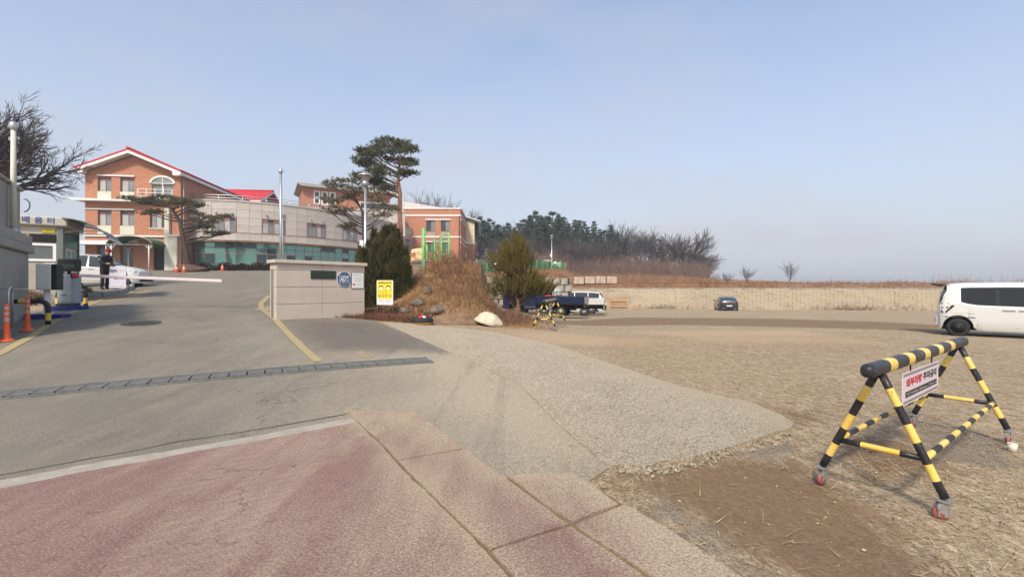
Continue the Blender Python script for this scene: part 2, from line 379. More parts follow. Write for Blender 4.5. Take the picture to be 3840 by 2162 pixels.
xs = axis((-4, 9), .1, -1500, 1500); ys = axis((1.5, 10), .1, -200, 2500, 1.07)
XX, YY = np.meshgrid(xs, ys); ZZ = G(XX, YY)
nx, ny = len(xs), len(ys)
I = np.arange(nx*ny).reshape(ny, nx)
Q = np.stack([I[:-1, :-1], I[:-1, 1:], I[1:, 1:], I[1:, :-1]], -1).reshape(-1, 4)
def np_mesh(name, V, Fq, mats, attrs=None, smooth=True):
    me = bpy.data.meshes.new(name); me.vertices.add(len(V)); me.vertices.foreach_set('co', np.ascontiguousarray(V, dtype=np.float32).ravel())
    k = Fq.shape[1]; me.loops.add(len(Fq)*k); me.loops.foreach_set('vertex_index', np.ascontiguousarray(Fq, dtype=np.int32).ravel())
    me.polygons.add(len(Fq)); me.polygons.foreach_set('loop_start', np.arange(0, len(Fq)*k, k, dtype=np.int32))
    me.polygons.foreach_set('use_smooth', np.full(len(Fq), smooth, dtype=bool))
    me.update(calc_edges=True)
    for m in (mats if isinstance(mats, (list, tuple)) else [mats]): me.materials.append(m)
    for kx, val in (attrs or {}).items():
        a = me.attributes.new(kx, 'FLOAT', 'POINT'); a.data.foreach_set('value', np.ascontiguousarray(val, dtype=np.float32).ravel())
    return me
near = (np.abs(XX) < 80) & (YY < 80)
dk = np.zeros(XX.shape); dk[near] = np.maximum(.98*mask(XX[near], YY[near], DARK, .8), .75*mask(XX[near], YY[near], DARKF, 1.2))
sn = np.zeros(XX.shape); sn[near] = .6*mask(XX[near], YY[near], SAND, 1.6)
gv = np.zeros(XX.shape); gv[near] = mask(XX[near], YY[near], GRAVEL, .35)
# shallow ruts and lumps in the bare soil
for i in range(ny):
    for j in range(nx):
        if 1.5 < YY[i, j] < 14 and -1 < XX[i, j] < 12:
            ZZ[i, j] += .016*noise.noise((XX[i, j]*1.7, YY[i, j]*1.7, 3.1))*min(1, max(0, XX[i, j]))-.012
me = np_mesh('ground', np.stack([XX, YY, ZZ], -1).reshape(-1, 3), Q, lot_m, {'dark': dk, 'sand': sn, 'gravel': gv})
ground = bpy.data.objects.new('ground', me); C.objects.link(ground); tag(ground, 'dusty bare earth of the unpaved parking lot', kind='structure')

def ragged(poly, step, amp, seed=0.0, keep=()):
    out = []
    n = len(poly)
    for i in range(n):
        a, b = Vector((*poly[i], 0)), Vector((*poly[(i+1) % n], 0)); L = (b-a).length
        k = max(1, int(L/step)) if i not in keep else 1
        d = (b-a)/max(L, 1e-6); nn = Vector((-d.y, d.x, 0))
        for j in range(k):
            p = a+(b-a)*(j/k)
            if j: p = p+nn*amp*(noise.noise((p.x*3+seed, p.y*3, 1.3))+.6*noise.noise((p.x*11, p.y*11+seed, 5)))
            out.append((p.x, p.y))
    return out
def sheet(name, poly, off, mat, step=.25, attrs=None, skirt=.06, parent=None, kind='structure', label=None, thick=None, zf=None):
    zf = zf or G
    P = np.array(poly); ar = .5*np.sum(P[:, 0]*np.roll(P[:, 1], -1)-np.roll(P[:, 0], -1)*P[:, 1])
    if ar < 0: P = P[::-1]
    n = len(P); lo, hi = P.min(0), P.max(0)
    gxs, gys = np.meshgrid(np.arange(lo[0]+step/2, hi[0], step), np.arange(lo[1]+step/2, hi[1], step))
    gxs = gxs.ravel(); gys = gys.ravel()
    ins = inpoly(gxs, gys, P); gxs, gys = gxs[ins], gys[ins]
    if len(gxs):
        sdv = sdist(gxs, gys, P); k = sdv > step*.3; gxs, gys = gxs[k], gys[k]
    vin = [Vector((float(x), float(y))) for x, y in P]+[Vector((float(x), float(y))) for x, y in zip(gxs, gys)]
    vo, eo, fo, ov, oe, of = delaunay_2d_cdt(vin, [(i, (i+1) % n) for i in range(n)], [list(range(n))], 1, 1e-5)
    V = np.array([(v[0], v[1]) for v in vo]); Z = zf(V[:, 0], V[:, 1])+off
    vs = [(float(x), float(y), float(z)) for (x, y), z in zip(V, Z)]
    fs = [list(f) for f in fo]
    if skirt:
        o2 = len(vs); ring = [None]*n
        for i, src in enumerate(ov):
            for s_ in src:
                if s_ < n: ring[s_] = i
        for i in range(n): vs.append((vs[ring[i]][0], vs[ring[i]][1], vs[ring[i]][2]-skirt))
        for i in range(n): fs.append([ring[i], o2+i, o2+(i+1) % n, ring[(i+1) % n]])
    me = bpy.data.meshes.new(name); me.from_pydata(vs, [], fs); me.materials.append(mat)
    if attrs:
        A = np.array(vs)
        for k_, fn in attrs.items():
            a = me.attributes.new(k_, 'FLOAT', 'POINT'); a.data.foreach_set('value', fn(A[:, 0], A[:, 1]).astype(np.float32))
    me.update(); o = bpy.data.objects.new(name, me); C.objects.link(o)
    if parent is not None: o.parent = parent
    elif kind: tag(o, label, kind=kind)
    return o
# asphalt driveway: from the red paving up the slope to the school, and the dusty apron beside the concrete slab
DUST = [pix([(1300, 1330), (1800, 1300), (2200, 1450), (2600, 1760), (2300, 1830), (1900, 1830), (1500, 1560), (1250, 1560), (1500, 1450)])]
DUST2 = [pix([(900, 1180), (1250, 1330), (1850, 1290), (2250, 1440), (2650, 1760), (2300, 1850), (1900, 1830), (1400, 1590), (1000, 1640), (1200, 1440), (1000, 1340)])]
MAUV = [pix([(1100, 1198), (1400, 1205), (1560, 1262), (1700, 1320), (1200, 1315), (1120, 1260)])]
da = {'dust': lambda x, y: np.maximum(mask(x, y, DUST, 2.6), .6*mask(x, y, DUST2, 3.2)), 'mauve': lambda x, y: mask(x, y, MAUV, 1.8)}
near_edge = pix([(1420, 1208), (1560, 1265), (1780, 1358), (1960, 1450), (2100, 1590), (2285, 1752), (2200, 1810), (2420, 1985), (2700, 2150)])
asp = near_edge+[(2.2, 1.0), (-16, 1.0), (-13.5, 11.0), (-14.5, 18.0), (-16.5, 21.5), (-34, 30), (-48, 40), (-48, 49.5), (-30, 50), (-12, 44), (-7.5, 30), (-8.2, 17.5), (-8.2, 14.7), (-4.6, 14.6)]
sheet('driveway', ragged(asp, .3, .02), .006, asphalt_m, .35, da, label='grey dusty asphalt driveway sloping up to the school')
slab_px = [(1440, 1210), (1580, 1217), (1840, 1243), (2060, 1290), (2320, 1375), (2560, 1455), (2820, 1515), (2940, 1565), (2978, 1592), (2960, 1612), (2760, 1672), (2600, 1722), (2470, 1738), (2420, 1757), (2330, 1745), (2285, 1758), (2100, 1600), (1960, 1455), (1780, 1362)]
slabp = pix(slab_px)
LEFTB = pix([(1900, 1420), (2000, 1400), (2250, 1560), (2420, 1760), (2285, 1790), (1950, 1560)])
edge_f = lambda x, y: np.maximum(np.clip(1-pdist(x, y, slabp[1:10])/.7, 0, 1)*.8, .5*mask(x, y, [LEFTB], 1.4))
sheet('concrete_slab', ragged(slabp, .07, .02, 2.0), .02, slab_m, .3, {'dust': edge_f}, .09, label='worn exposed aggregate concrete slab at the lot entrance')
# red paving: a base of soil in the joints, panels standing a little above it
J1 = pix([(1290, 1545), (1406, 1651), (1485, 1737), (1545, 1797), (1691, 1943), (1830, 2082), (1897, 2155), (2090, 2400)])
J2 = pix([(1500, 1510), (1565, 1552), (1751, 1691), (1897, 1797), (2142, 1983), (2394, 2155), (2760, 2420)])
C1 = pix([(1485, 1737), (1751, 1691)]); C2 = pix([(1834, 2082), (2142, 1983), (2330, 1905)])
wl_top = [(-500, 1905), (0, 1807), (332, 1744), (664, 1688), (995, 1631), (1300, 1572), (1330, 1567)]
wl_bot = [(-500, 1948), (0, 1842), (332, 1774), (664, 1714), (995, 1655), (1300, 1597), (1338, 1588)]
pav = empty('red_pavement'); tag(pav, 'worn red stamped concrete paving in the foreground', kind='structure')
def shrink(poly, d):
    P = [Vector((*p, 0)) for p in poly]; n = len(P)
    ar = sum(P[i].x*P[(i+1) % n].y-P[(i+1) % n].x*P[i].y for i in range(n))
    s = 1 if ar > 0 else -1; out = []
    for i in range(n):
        a, b, c_ = P[i-1], P[i], P[(i+1) % n]; d1, d2 = (b-a).normalized(), (c_-b).normalized()
        n1_, n2_ = Vector((-d1.y, d1.x, 0))*s, Vector((-d2.y, d2.x, 0))*s
        m_ = n1_+n2_; m_ = m_.normalized()*min(d/max(.35, math.sqrt((1+n1_.dot(n2_))/2)), 2*d) if m_.length > 1e-6 else n1_*d
        out.append((b.x+m_.x, b.y+m_.y))
    return out
def lerp2(a, b, t_): return (a[0]+(b[0]-a[0])*t_, a[1]+(b[1]-a[1])*t_)
redright = pix([(1960, 1784), (2150, 1782), (2240, 1832), (2330, 1893), (2490, 1980), (2630, 2075), (2760, 2160)])+[(1.7, 1.6), (1.9, .6)]
W_ = pix(wl_bot)
redsoft = W_[:]
def rdust(x, y):
    e = pix([(1300, 1560), (1560, 1530), (2000, 1740), (2250, 1790), (2420, 1930), (2700, 2100), (2900, 2250), (2560, 2200), (2250, 1980), (1900, 1800), (1700, 1740), (1450, 1640)])
    jd = np.maximum(.75*np.clip(1-np.minimum(pdist(x, y, J1), pdist(x, y, J2))/.16, 0, 1), .95*np.clip(1-pdist(x, y, redright)/.55, 0, 1))
    return np.maximum.reduce([jd, .8*np.clip(1-pdist(x, y, [J1[0], J2[1], J2[2], J2[3]])/.5, 0, 1)]+[np.maximum(.95*mask(x, y, [e], .9), .5*mask(x, y, [pix([(1150, 1640), (1500, 1640), (2000, 1830), (2400, 2162), (2500, 2400), (1300, 2400), (900, 2162), (1250, 1800)])], 1.4))])
rd = {'dust': rdust}
def panel(poly, d=.014, amp=.014): sheet('paving_slab', ragged(shrink(poly, d), .08, amp, random.random()*9), .028, redpave_m, .2, rd, .04, parent=pav)
panel(W_+[J1[0]]+J1[1:]+[(-.2, .4), (-14, .4), (-14, 3.2)])
k1 = J1[2]; k2 = J2[2]
panel([J1[0], J1[1], J1[2], C1[1], J2[1]])
panel([C1[0], J1[3], J1[4], C2[0], C2[1], J2[3], C1[1]])
panel([C2[0], J1[6], J1[7], J2[6], J2[5], C2[1]])
panel([J2[3], C2[1], C2[2]]+redright[2:3]+redright[1::-1][0:2], .02)
panel([C2[1], J2[5], J2[6]]+redright[::-1][:-3]+[C2[2]], .02)
sheet('joint_soil', [J1[0], J2[1], J2[2], J2[3]]+redright+[(-.2, .3)]+J1[::-1], .012, soil_m, .25, None, 0, parent=pav)
# painted lines
def strip(name, pts, w, off, mat, label, z=None):
    pts = [Vector((*p, 0)) for p in pts]; fine = []
    for a, b in zip(pts[:-1], pts[1:]):
        k = max(1, int((b-a).length/.25)); fine += [a+(b-a)*(i/k) for i in range(k)]
    fine.append(pts[-1]); V = []; Fs = []
    for i, p in enumerate(fine):
        d = (fine[min(i+1, len(fine)-1)]-fine[max(i-1, 0)]).normalized(); nn = Vector((-d.y, d.x, 0))
        for s in (-1, 1):
            q = p+nn*s*(w/2+.006*noise.noise((p.x*6, p.y*6, s))); V.append((q.x, q.y, float(G(q.x, q.y))+off))
    Fs = [(2*i, 2*i+1, 2*i+3, 2*i+2) for i in range(len(fine)-1)]
    me_ = bpy.data.meshes.new(name); me_.from_pydata(V, [], Fs); me_.materials.append(mat); me_.update()
    o = bpy.data.objects.new(name, me_); C.objects.link(o); return tag(o, label, kind='structure')
sheet('white_road_line', ragged(W_+pix(wl_top)[::-1], .1, .012, 4), .014, wline_m, .3, None, 0, label='worn white line between asphalt and red paving')
strip('yellow_road_line', pix([(-160, 1390), (0, 1327), (120, 1262), (215, 1200), (300, 1158), (390, 1122), (470, 1108), (505, 1090)]), .17, .016, yline_m, 'long yellow line along the kerb by the guard booth')
strip('yellow_road_line', pix([(1008, 1110), (978, 1140), (982, 1160), (1030, 1195), (1080, 1250), (1140, 1310), (1195, 1358)]), .16, .016, yline_m, 'yellow line curving round the stone gate wall')
strip('asphalt_crack', pix([(-50, 1794), (150, 1758), (332, 1724), (500, 1694), (664, 1658), (800, 1640), (929, 1619), (1100, 1590), (1310, 1553)]), .016, .013, pm('crack_dirt', (.10, .088, .075), .95, var=.3), 'crack in the asphalt beside the white line')
strip('asphalt_crack', pix([(1300, 1210), (1330, 1222), (1375, 1250)]), .02, .013, MATS['crack_dirt'], 'short crack in the asphalt below the gate wall')
print('part1 ok', len(xs), len(ys))
# ------------------------------------------------------------------ text as flat print
_TS = bpy.data.scenes.new('lettering_workbench'); _cu = bpy.data.curves.new('txt', 'FONT'); _to = bpy.data.objects.new('txt', _cu); _TS.collection.objects.link(_to)
def text_mesh(s, size=1.0, bold=0.0, align='CENTER'):
    _cu.body = s; _cu.size = size; _cu.align_x = align; _cu.align_y = 'CENTER'; _cu.offset = bold; _cu.resolution_u = 2
    _TS.view_layers[0].update(); return bpy.data.meshes.new_from_object(_to.evaluated_get(_TS.view_layers[0].depsgraph))
def fine_print(name, rows, mat, parent, y=-.006, seed=1):    # print too small to read in the photograph: rows of (x centre, z, letter height, row width)
    rg = random.Random(seed); b = MB()
    for (cx_, z, h, w) in rows:
        x = cx_-w/2
        while x < cx_+w/2-h*.5:
            if rg.random() < .16: x += h*.6; continue
            k = rg.randint(0, 3); u = h*.86
            for j in range(2): zz = z+rg.uniform(-.4, .4)*h; b.b2((x, y, zz-h*.07), (x+u*rg.uniform(.5, 1), y+.0006, zz+h*.07))
            xx = x+u*rg.uniform(.2, .9); b.b2((xx, y-.0003, z-h*.45), (xx+h*.13, y+.0003, z+h*rg.uniform(.1, .45))); x += h*1.05
    o = b.build(name, mat, parent); o['kind'] = 'stuff'; return o
def text(name, s, size, M, mat, parent=None, bold=0.0, fit=None, align='CENTER'):
    me = text_mesh(s, size, bold, align); me.materials.clear(); me.materials.append(mat)
    if fit and len(me.vertices):
        xs_ = [v.co.x for v in me.vertices]; k = fit/(max(xs_)-min(xs_))
        for v in me.vertices: v.co.x *= k
    o = bpy.data.objects.new(name, me); C.objects.link(o)
    if parent is not None: o.parent = parent
    o.matrix_local = M; return o
FACE = Matrix.Rotation(R(90), 4, 'X')         # text lying in XY turned to stand in XZ, read from -Y

# ------------------------------------------------------------------ building materials
t = NT('red_brick_wall', .9, .2)
sxyz = t.n.new('ShaderNodeSeparateXYZ'); t.l.new(t.obj, sxyz.inputs[0]); cmb = t.n.new('ShaderNodeCombineXYZ')
t.l.new(t.math('ADD', sxyz.outputs[0], sxyz.outputs[1]), cmb.inputs[0]); t.l.new(sxyz.outputs[2], cmb.inputs[1])
br = t.n.new('ShaderNodeTexBrick'); t.l.new(cmb.outputs[0], br.inputs['Vector']); br.inputs['Scale'].default_value = 1; br.inputs['Brick Width'].default_value = .24; br.inputs['Row Height'].default_value = .077
br.inputs['Mortar Size'].default_value = .009; br.inputs['Color1'].default_value = (*srgb(192, 130, 102), 1); br.inputs['Color2'].default_value = (*srgb(168, 106, 80), 1); br.inputs['Mortar'].default_value = (*srgb(164, 134, 112), 1)
br.inputs['Bias'].default_value = 0.0
n1 = t.noise(.8, 5, .6, vec=cmb.outputs[0], stretch=(1, 3, 1)); n2 = t.noise(5, 5, .7, vec=cmb.outputs[0], stretch=(.6, 4, 1))
c = t.mix(t.rng(n1, .4, .75, 0, .35), br.outputs['Color'], srgb(190, 128, 98)); c = t.mix(t.rng(n2, .56, .72, 0, .5), c, srgb(202, 146, 112)); c = t.mix(t.rng(n2, .42, .3, 0, .4), c, srgb(132, 76, 56))
t.color(c); t.bump(br.outputs['Fac'], -.3, .01); brick_m = t.m
t = NT('granite_cladding', .6, .35); n3 = t.noise(60, 4, .75); n1 = t.noise(.6, 5, .6); oi = t.n.new('ShaderNodeObjectInfo')
c = t.mix(t.rng(n1, .3, .7), srgb(186, 175, 166), srgb(204, 194, 184)); c = t.mix(t.rng(n3, .5, .7, 0, .5), c, srgb(140, 130, 124))
c = t.mix(t.math('MULTIPLY', oi.outputs['Random'], .28), c, srgb(142, 133, 126)); dr_ = t.noise(1.1, 5, .7, stretch=(1, 1, .1)); c = t.mix(t.rng(dr_, .53, .7, 0, .45), c, srgb(138, 130, 122)); t.color(c); granite_m = t.m
joint_m = pm('dark_joint', (.20, .19, .18), .9, var=.2)
t = NT('red_roof_tile', .45, .4); q = t.n.new('ShaderNodeTexWave'); q.wave_type = 'BANDS'; q.bands_direction = 'Y'; q.inputs['Scale'].default_value = .9; q.inputs['Distortion'].default_value = 0; t.l.new(t.obj, q.inputs[0])
n1 = t.noise(1.5, 4, .6); c = t.mix(t.rng(n1, .3, .7), srgb(176, 30, 34), srgb(206, 44, 44)); c = t.mix(t.rng(q.outputs['Fac'], .0, .3, .35, 0), c, srgb(120, 20, 24)); t.color(c); t.bump(q.outputs['Fac'], .5, .05); rooft_m = t.m
fascia_m = pm('white_fascia', (.72, .70, .67), .55, var=.06)
win_frame_m = pm('mauve_window_frame', srgb(140, 106, 102), .5, var=.08)
pane_m = pm('window_pane', (.20, .205, .20), .07, var=.35, scale=.7, spec=.8)
pane_d_m = pm('dark_window_pane', (.035, .04, .04), .06, var=.4, scale=.7, spec=.8)
pane_b_m = pm('window_pane_with_blind', (.42, .42, .40), .12, var=.15, scale=1, spec=.7)
teal_m = pm('teal_reflective_glass', (.17, .33, .28), .05, .7, var=.12, scale=.6)
teal_d_m = pm('dark_reflective_glass', (.05, .085, .085), .05, .6, var=.3, scale=.6)
soffit_m = pm('rusty_stained_soffit', srgb(96, 78, 66), .85, c2=srgb(128, 92, 66), var=.15, scale=1.5)
dark_m = pm('dark_recess', (.02, .019, .018), .8, var=.3)
tile_m = pm('cream_wall_tile', srgb(214, 200, 168), .6, var=.05)

def holewall(b, u0, u1, z0, z1, holes, v=0.0, rev=.25, mi=0, mr=0):
    us = sorted({u0, u1, *[h[0] for h in holes], *[h[1] for h in holes]}); zs = sorted({z0, z1, *[h[2] for h in holes], *[h[3] for h in holes]})
    for a, a2 in zip(us[:-1], us[1:]):
        for e, e2 in zip(zs[:-1], zs[1:]):
            if any(h[0] <= a and a2 <= h[1] and h[2] <= e and e2 <= h[3] for h in holes): continue
            b.add([(a, v, e), (a2, v, e), (a2, v, e2), (a, v, e2)], [(0, 1, 2, 3)], mi)
    for h in holes:
        a, a2, e, e2 = h[:4]; w_ = v+rev
        b.add([(a, v, e), (a2, v, e), (a2, v, e2), (a, v, e2), (a, w_, e), (a2, w_, e), (a2, w_, e2), (a, w_, e2)], [(0, 4, 5, 1), (1, 5, 6, 2), (2, 6, 7, 3), (3, 7, 4, 0)], mr)
def window(parent, u0, u1, z0, z1, v, cols=2, trans=.24, mats=None, M=None, fw=.055, fm=None):
    b = MB(); fm = fm or win_frame_m
    zt = z1-(z1-z0)*trans if trans else z1
    b.b2((u0, v-.03, z0), (u1, v+.05, z0+fw)); b.b2((u0, v-.03, z1-fw), (u1, v+.05, z1)); b.b2((u0, v-.03, z0+fw), (u0+fw, v+.05, z1-fw)); b.b2((u1-fw, v-.03, z0+fw), (u1, v+.05, z1-fw))
    if trans: b.b2((u0+fw, v-.03, zt-fw/2), (u1-fw, v+.05, zt+fw/2))
    w = b.build('window', fm, parent, M=M)
    cw = (u1-u0)/cols
    for i in range(cols):
        a, a2 = u0+i*cw, u0+(i+1)*cw
        if i: one('b2', (a-fw/2, v-.02, z0+fw), (a+fw/2, v+.045, z1-fw), name='mullion', mats=fm, parent=w)
        m_ = mats[i % len(mats)] if mats else random.choice([pane_m, pane_b_m, pane_m, pane_d_m])
        one('b2', (a+.01, v+.01, z0+.02), (a2-.01, v+.03, zt-.01), name='pane', mats=m_, parent=w)
        if trans: one('b2', (a+.01, v+.012, zt+.01), (a2-.01, v+.03, z1-.02), name='pane', mats=random.choice([win_frame_m, pane_d_m, win_frame_m]), parent=w)
    return w

# ------------------------------------------------------------------ gabled brick school wing
ROTA = R(8)
SA = empty('brick_school_building', (-43.0, 47.0, 0), ROTA, 'three-storey red brick gabled school wing with red tiled roof', 'building')
WU, DV = 8.84, 16.5; ZB, ZE, ZP = 2.6, 13.1, 14.95
hol = [(1.14, 2.40, 11.23, 12.76), (3.20, 4.53, 11.23, 12.76), (6.12, 8.17, 10.75, 12.2), (1.14, 2.40, 7.78, 9.36), (3.20, 4.53, 7.78, 9.36), (5.94, 7.47, 7.62, 9.36), (1.07, 2.57, 4.3, 6.0), (3.17, 4.37, 3.5, 6.0), (6.27, 7.45, 3.2, 6.1)]
b = MB(); holewall(b, 0, WU, ZB, ZE, hol, 0, .28)
b.add([(0, 0, ZE), (WU, 0, ZE), (WU/2, 0, ZP)], [(0, 1, 2)])
b.add([(0, 0, ZB), (0, DV, ZB), (0, DV, ZE), (0, 0, ZE)], [(3, 2, 1, 0)]); b.add([(WU, 0, ZB), (WU, DV, ZB), (WU, DV, ZE), (WU, 0, ZE)], [(0, 1, 2, 3)])
b.add([(0, DV, ZB), (WU, DV, ZB), (WU, DV, ZE), (WU/2, DV, ZP), (0, DV, ZE)], [(4, 3, 2, 1, 0)])
b.build('wall', brick_m, SA)
window(SA, 1.14, 2.40, 11.23, 12.76, .2, 2, .22, [pane_b_m, pane_m]); window(SA, 3.20, 4.53, 11.23, 12.76, .2, 2, .22, [pane_b_m, pane_m])
window(SA, 1.14, 2.40, 7.78, 9.36, .2, 2, .25, [pane_b_m, pane_m]); window(SA, 3.20, 4.53, 7.78, 9.36, .2, 2, .25, [pane_b_m, pane_m]); window(SA, 5.94, 7.47, 7.62, 9.36, .2, 3, .2, [pane_m, pane_b_m, pane_d_m])
window(SA, 1.07, 2.57, 4.3, 6.0, .2, 2, .2, [pane_d_m]); window(SA, 3.17, 4.37, 3.5, 6.0, .2, 1, .2, [pane_d_m])
one('b2', (6.27, .22, 3.2), (7.45, .27, 6.1), name='entrance_shade_panel', mats=dark_m, parent=SA)  # near-black panel stands in for the shade inside the recessed entrance
# arched window and its white trim
ca, rr = 7.14, 1.03; zc = 12.2
w = window(SA, 6.12, 8.17, 10.75, 12.2, .2, 2, 0, [pane_m, pane_m], fm=white_paint)
sg = [(ca+rr*math.cos(PI*k/16), zc+.62*math.sin(PI*k/16)) for k in range(17)]
b = MB(); b.prism(sg, -.02, .01); b.build('pane', pane_m, w)
b = MB(); b.b2((ca-.03, -.045, 10.8), (ca+.03, -.021, zc+.6)); b.b2((6.12, -.045, zc-.03), (8.17, -.021, zc+.03)); b.build('mullion', white_paint, w)
o_ = [(ca+(rr+.17)*math.cos(PI*k/16), zc+(.62+.17)*math.sin(PI*k/16)) for k in range(17)]; i_ = [(ca+(rr)*math.cos(PI*k/16), zc+.62*math.sin(PI*k/16)) for k in range(17)]
b = MB()
for k in range(16): b.prism([i_[k], i_[k+1], o_[k+1], o_[k]], -.1, -.012)
b.build('arch_trim', white_paint, SA)
for (a, a2, z0, z1) in ((1.14, 2.40, 10.45, 11.23), (3.20, 4.53, 10.45, 11.23), (1.14, 2.40, 6.9, 7.78), (3.20, 4.53, 6.9, 7.78)):
    one('b2', (a, -.035, z0), (a2, -.004, z1), name='spandrel_panel', mats=cream, parent=SA)
one('b2', (5.87, -.06, 7.5), (7.47, .02, 7.62), name='sill', mats=cream, parent=SA)
for (a, a2, z0, z1, pr) in ((1.12, 4.55, 12.78, 12.92, .10), (-.1, 4.57, 9.38, 9.5, .10), (-.1, 7.52, 6.66, 6.82, .16), (-.3, 5.0, 6.05, 6.25, .3)):
    one('b2', (a, -pr, z0), (a2, -.003, z1), name='string_course', mats=fascia_m, parent=SA)
b = MB(); b.prism([(-1.0, 10.42), (5.8, 10.3), (5.8, 10.18), (-.6, 10.18)], -.75, -.002); b.prism([(-1.0, 10.42), (-.003, 10.4), (-.003, 10.18), (-.6, 10.18)], .0, 6.0); b.build('ledge', fascia_m, SA)
one('b2', (7.47, -.32, ZB), (7.89, -.004, 9.6), name='pilaster', mats=cream, parent=SA)
one('b2', (7.89, -.30, ZB), (8.62, -.006, 6.75), name='porch_wall', mats=cream, parent=SA)
one('b2', (7.89, -.42, 6.76), (8.84, .0, 6.9), name='string_course', mats=fascia_m, parent=SA)
# balcony rail under the arched window
b = MB()
for z in (10.75, 11.1, 11.45): b.tube([(5.17, -.62, z), (8.37, -.62, z)], .03, 6); b.tube([(5.17, -.02, z), (5.17, -.62, z)], .03, 6)
for k in range(5): b.tube([(5.17+.8*k, -.62, 10.35), (5.17+.8*k, -.62, 11.45)], .03, 6)
b.build('balcony_rail', white_paint, SA); one('b2', (5.12, -.7, 10.44), (8.42, -.004, 10.62), name='balcony_slab', mats=cream, parent=SA)
# roof: two slopes with overhang, white fascia, soffit; ridge cap and eave end blocks
OV, OF = .45, .9; sl = (ZP-ZE)/(WU/2); zr = ZP+.35; ze = zr-sl*(WU/2+OV)
b = MB()
for s in (-1, 1):
    cx = WU/2; ux = cx+s*(WU/2+OV)
    P0 = [(cx, -OF, zr), (ux, -OF, ze), (ux, DV+.5, ze), (cx, DV+.5, zr)]; P1 = [(x, y, z+.16) for x, y, z in P0]
    b.add(P0+P1, [(0, 1, 2, 3), (4, 5, 6, 7), (0, 1, 5, 4), (1, 2, 6, 5), (2, 3, 7, 6)], [0]*5)
    b.tube([(ux, -OF, ze+.16), (ux, DV+.5, ze+.16)], .07, 6)
b.tube([(WU/2, -OF-.05, zr+.18), (WU/2, DV+.5, zr+.18)], .14, 8)
rf = b.build('roof', rooft_m, SA, fix=True)
b = MB()
for s in (-1, 1):
    cx = WU/2; ux = cx+s*(WU/2+OV)
    b.prism([(cx, zr-.02), (ux, ze-.02), (ux, ze-.30), (cx, zr-.30)], -OF+.02, -OF+.14)
    b.prism([(ux-s*.02, ze-.01), (ux-s*.12, ze-.01), (ux-s*.12, ze-.3), (ux-s*.02, ze-.3)], -OF+.14, DV+.4)
    b.prism([(ux-s*.12, ze-.02), (ux-s*.85, ze-.02), (ux-s*.75, ze-.36), (ux-s*.12, ze-.36)], -OF+.06, -OF+.6)
b.build('fascia', fascia_m, rf, fix=True)
b = MB()
for s in (-1, 1):
    cx = WU/2; ux = cx+s*(WU/2+OV-.14)
    b.add([(cx, -OF+.1, zr-.2), (ux, -OF+.1, ze-.2+.05), (ux, DV+.4, ze-.15), (cx, DV+.4, zr-.2)], [(0, 1, 2, 3)])
b.build('soffit', cream, rf)
one('tube', [(WU+.12, .3, 3.4), (WU+.12, .3, 12.9)], .06, 8, name='downpipe', mats=grey_metal, parent=SA)
# green vaulted porch canopy in front of the entrance, and a flat green awning beside it
green_pc = pm('green_polycarbonate', srgb(52, 92, 58), .6, var=.15, scale=1, spec=.5, trans=.0)
cn = empty('entrance_canopy', SA.matrix_basis @ Vector((5.67, -1.4, 0)), ROTA, 'green vaulted canopy on pale posts at the school entrance', 'canopy')
P = []
for v in np.linspace(-1.3, 1.3, 9): P.append([(2.0*math.cos(PI-PI*k/14)*.98, v, 5.72+.78*math.sin(PI*k/14)) for k in range(15)])
b = MB(); b.grid(P); cvo = b.build('vault_sheet', green_pc, cn); cvo.modifiers.new('s', 'SOLIDIFY').thickness = .02
for v in (-1.32, 1.32):
    b = MB(); b.tube([(2.0*math.cos(PI-PI*k/14), v, 5.70+.8*math.sin(PI*k/14)) for k in range(15)], .035, 6); b.tube([(-2, v, 5.66), (2, v, 5.66)], .03, 6); b.build('arch_rib', grey_metal, cn)
for (x, y) in ((-1.6, -1.25), (1.7, -1.25), (-1.6, 1.2)):
    b = MB(); p = cn.matrix_basis @ Vector((x, y, 0)); g0 = float(G(p.x, p.y)); b.tube([(x, y, g0-.1), (x, y, 5.66)], .055, 8); b.tube([(x, y, 5.2), (x-.35, y, 5.66)], .03, 6); b.tube([(x, y, 5.2), (x+.35, y, 5.66)], .03, 6); b.build('post', fascia_m, cn)
aw = empty('green_awning', SA.matrix_basis @ Vector((1.47, -1.0, 0)), ROTA, 'flat green sheet awning left of the vaulted canopy', 'awning')
one('b2', (-2.4, -.9, 5.78), (2.6, .9, 5.84), name='roof_sheet', mats=green_pc, parent=aw); one('b2', (-2.42, -.96, 5.7), (2.62, -.9, 5.9), name='front_beam', mats=fascia_m, parent=aw)
for x in (-2.2, 1.6):
    p = aw.matrix_basis @ Vector((x, -.8, 0)); one('tube', [(x, -.8, float(G(p.x, p.y))-.1), (x, -.8, 5.78)], .045, 8, name='post', mats=fascia_m, parent=aw)
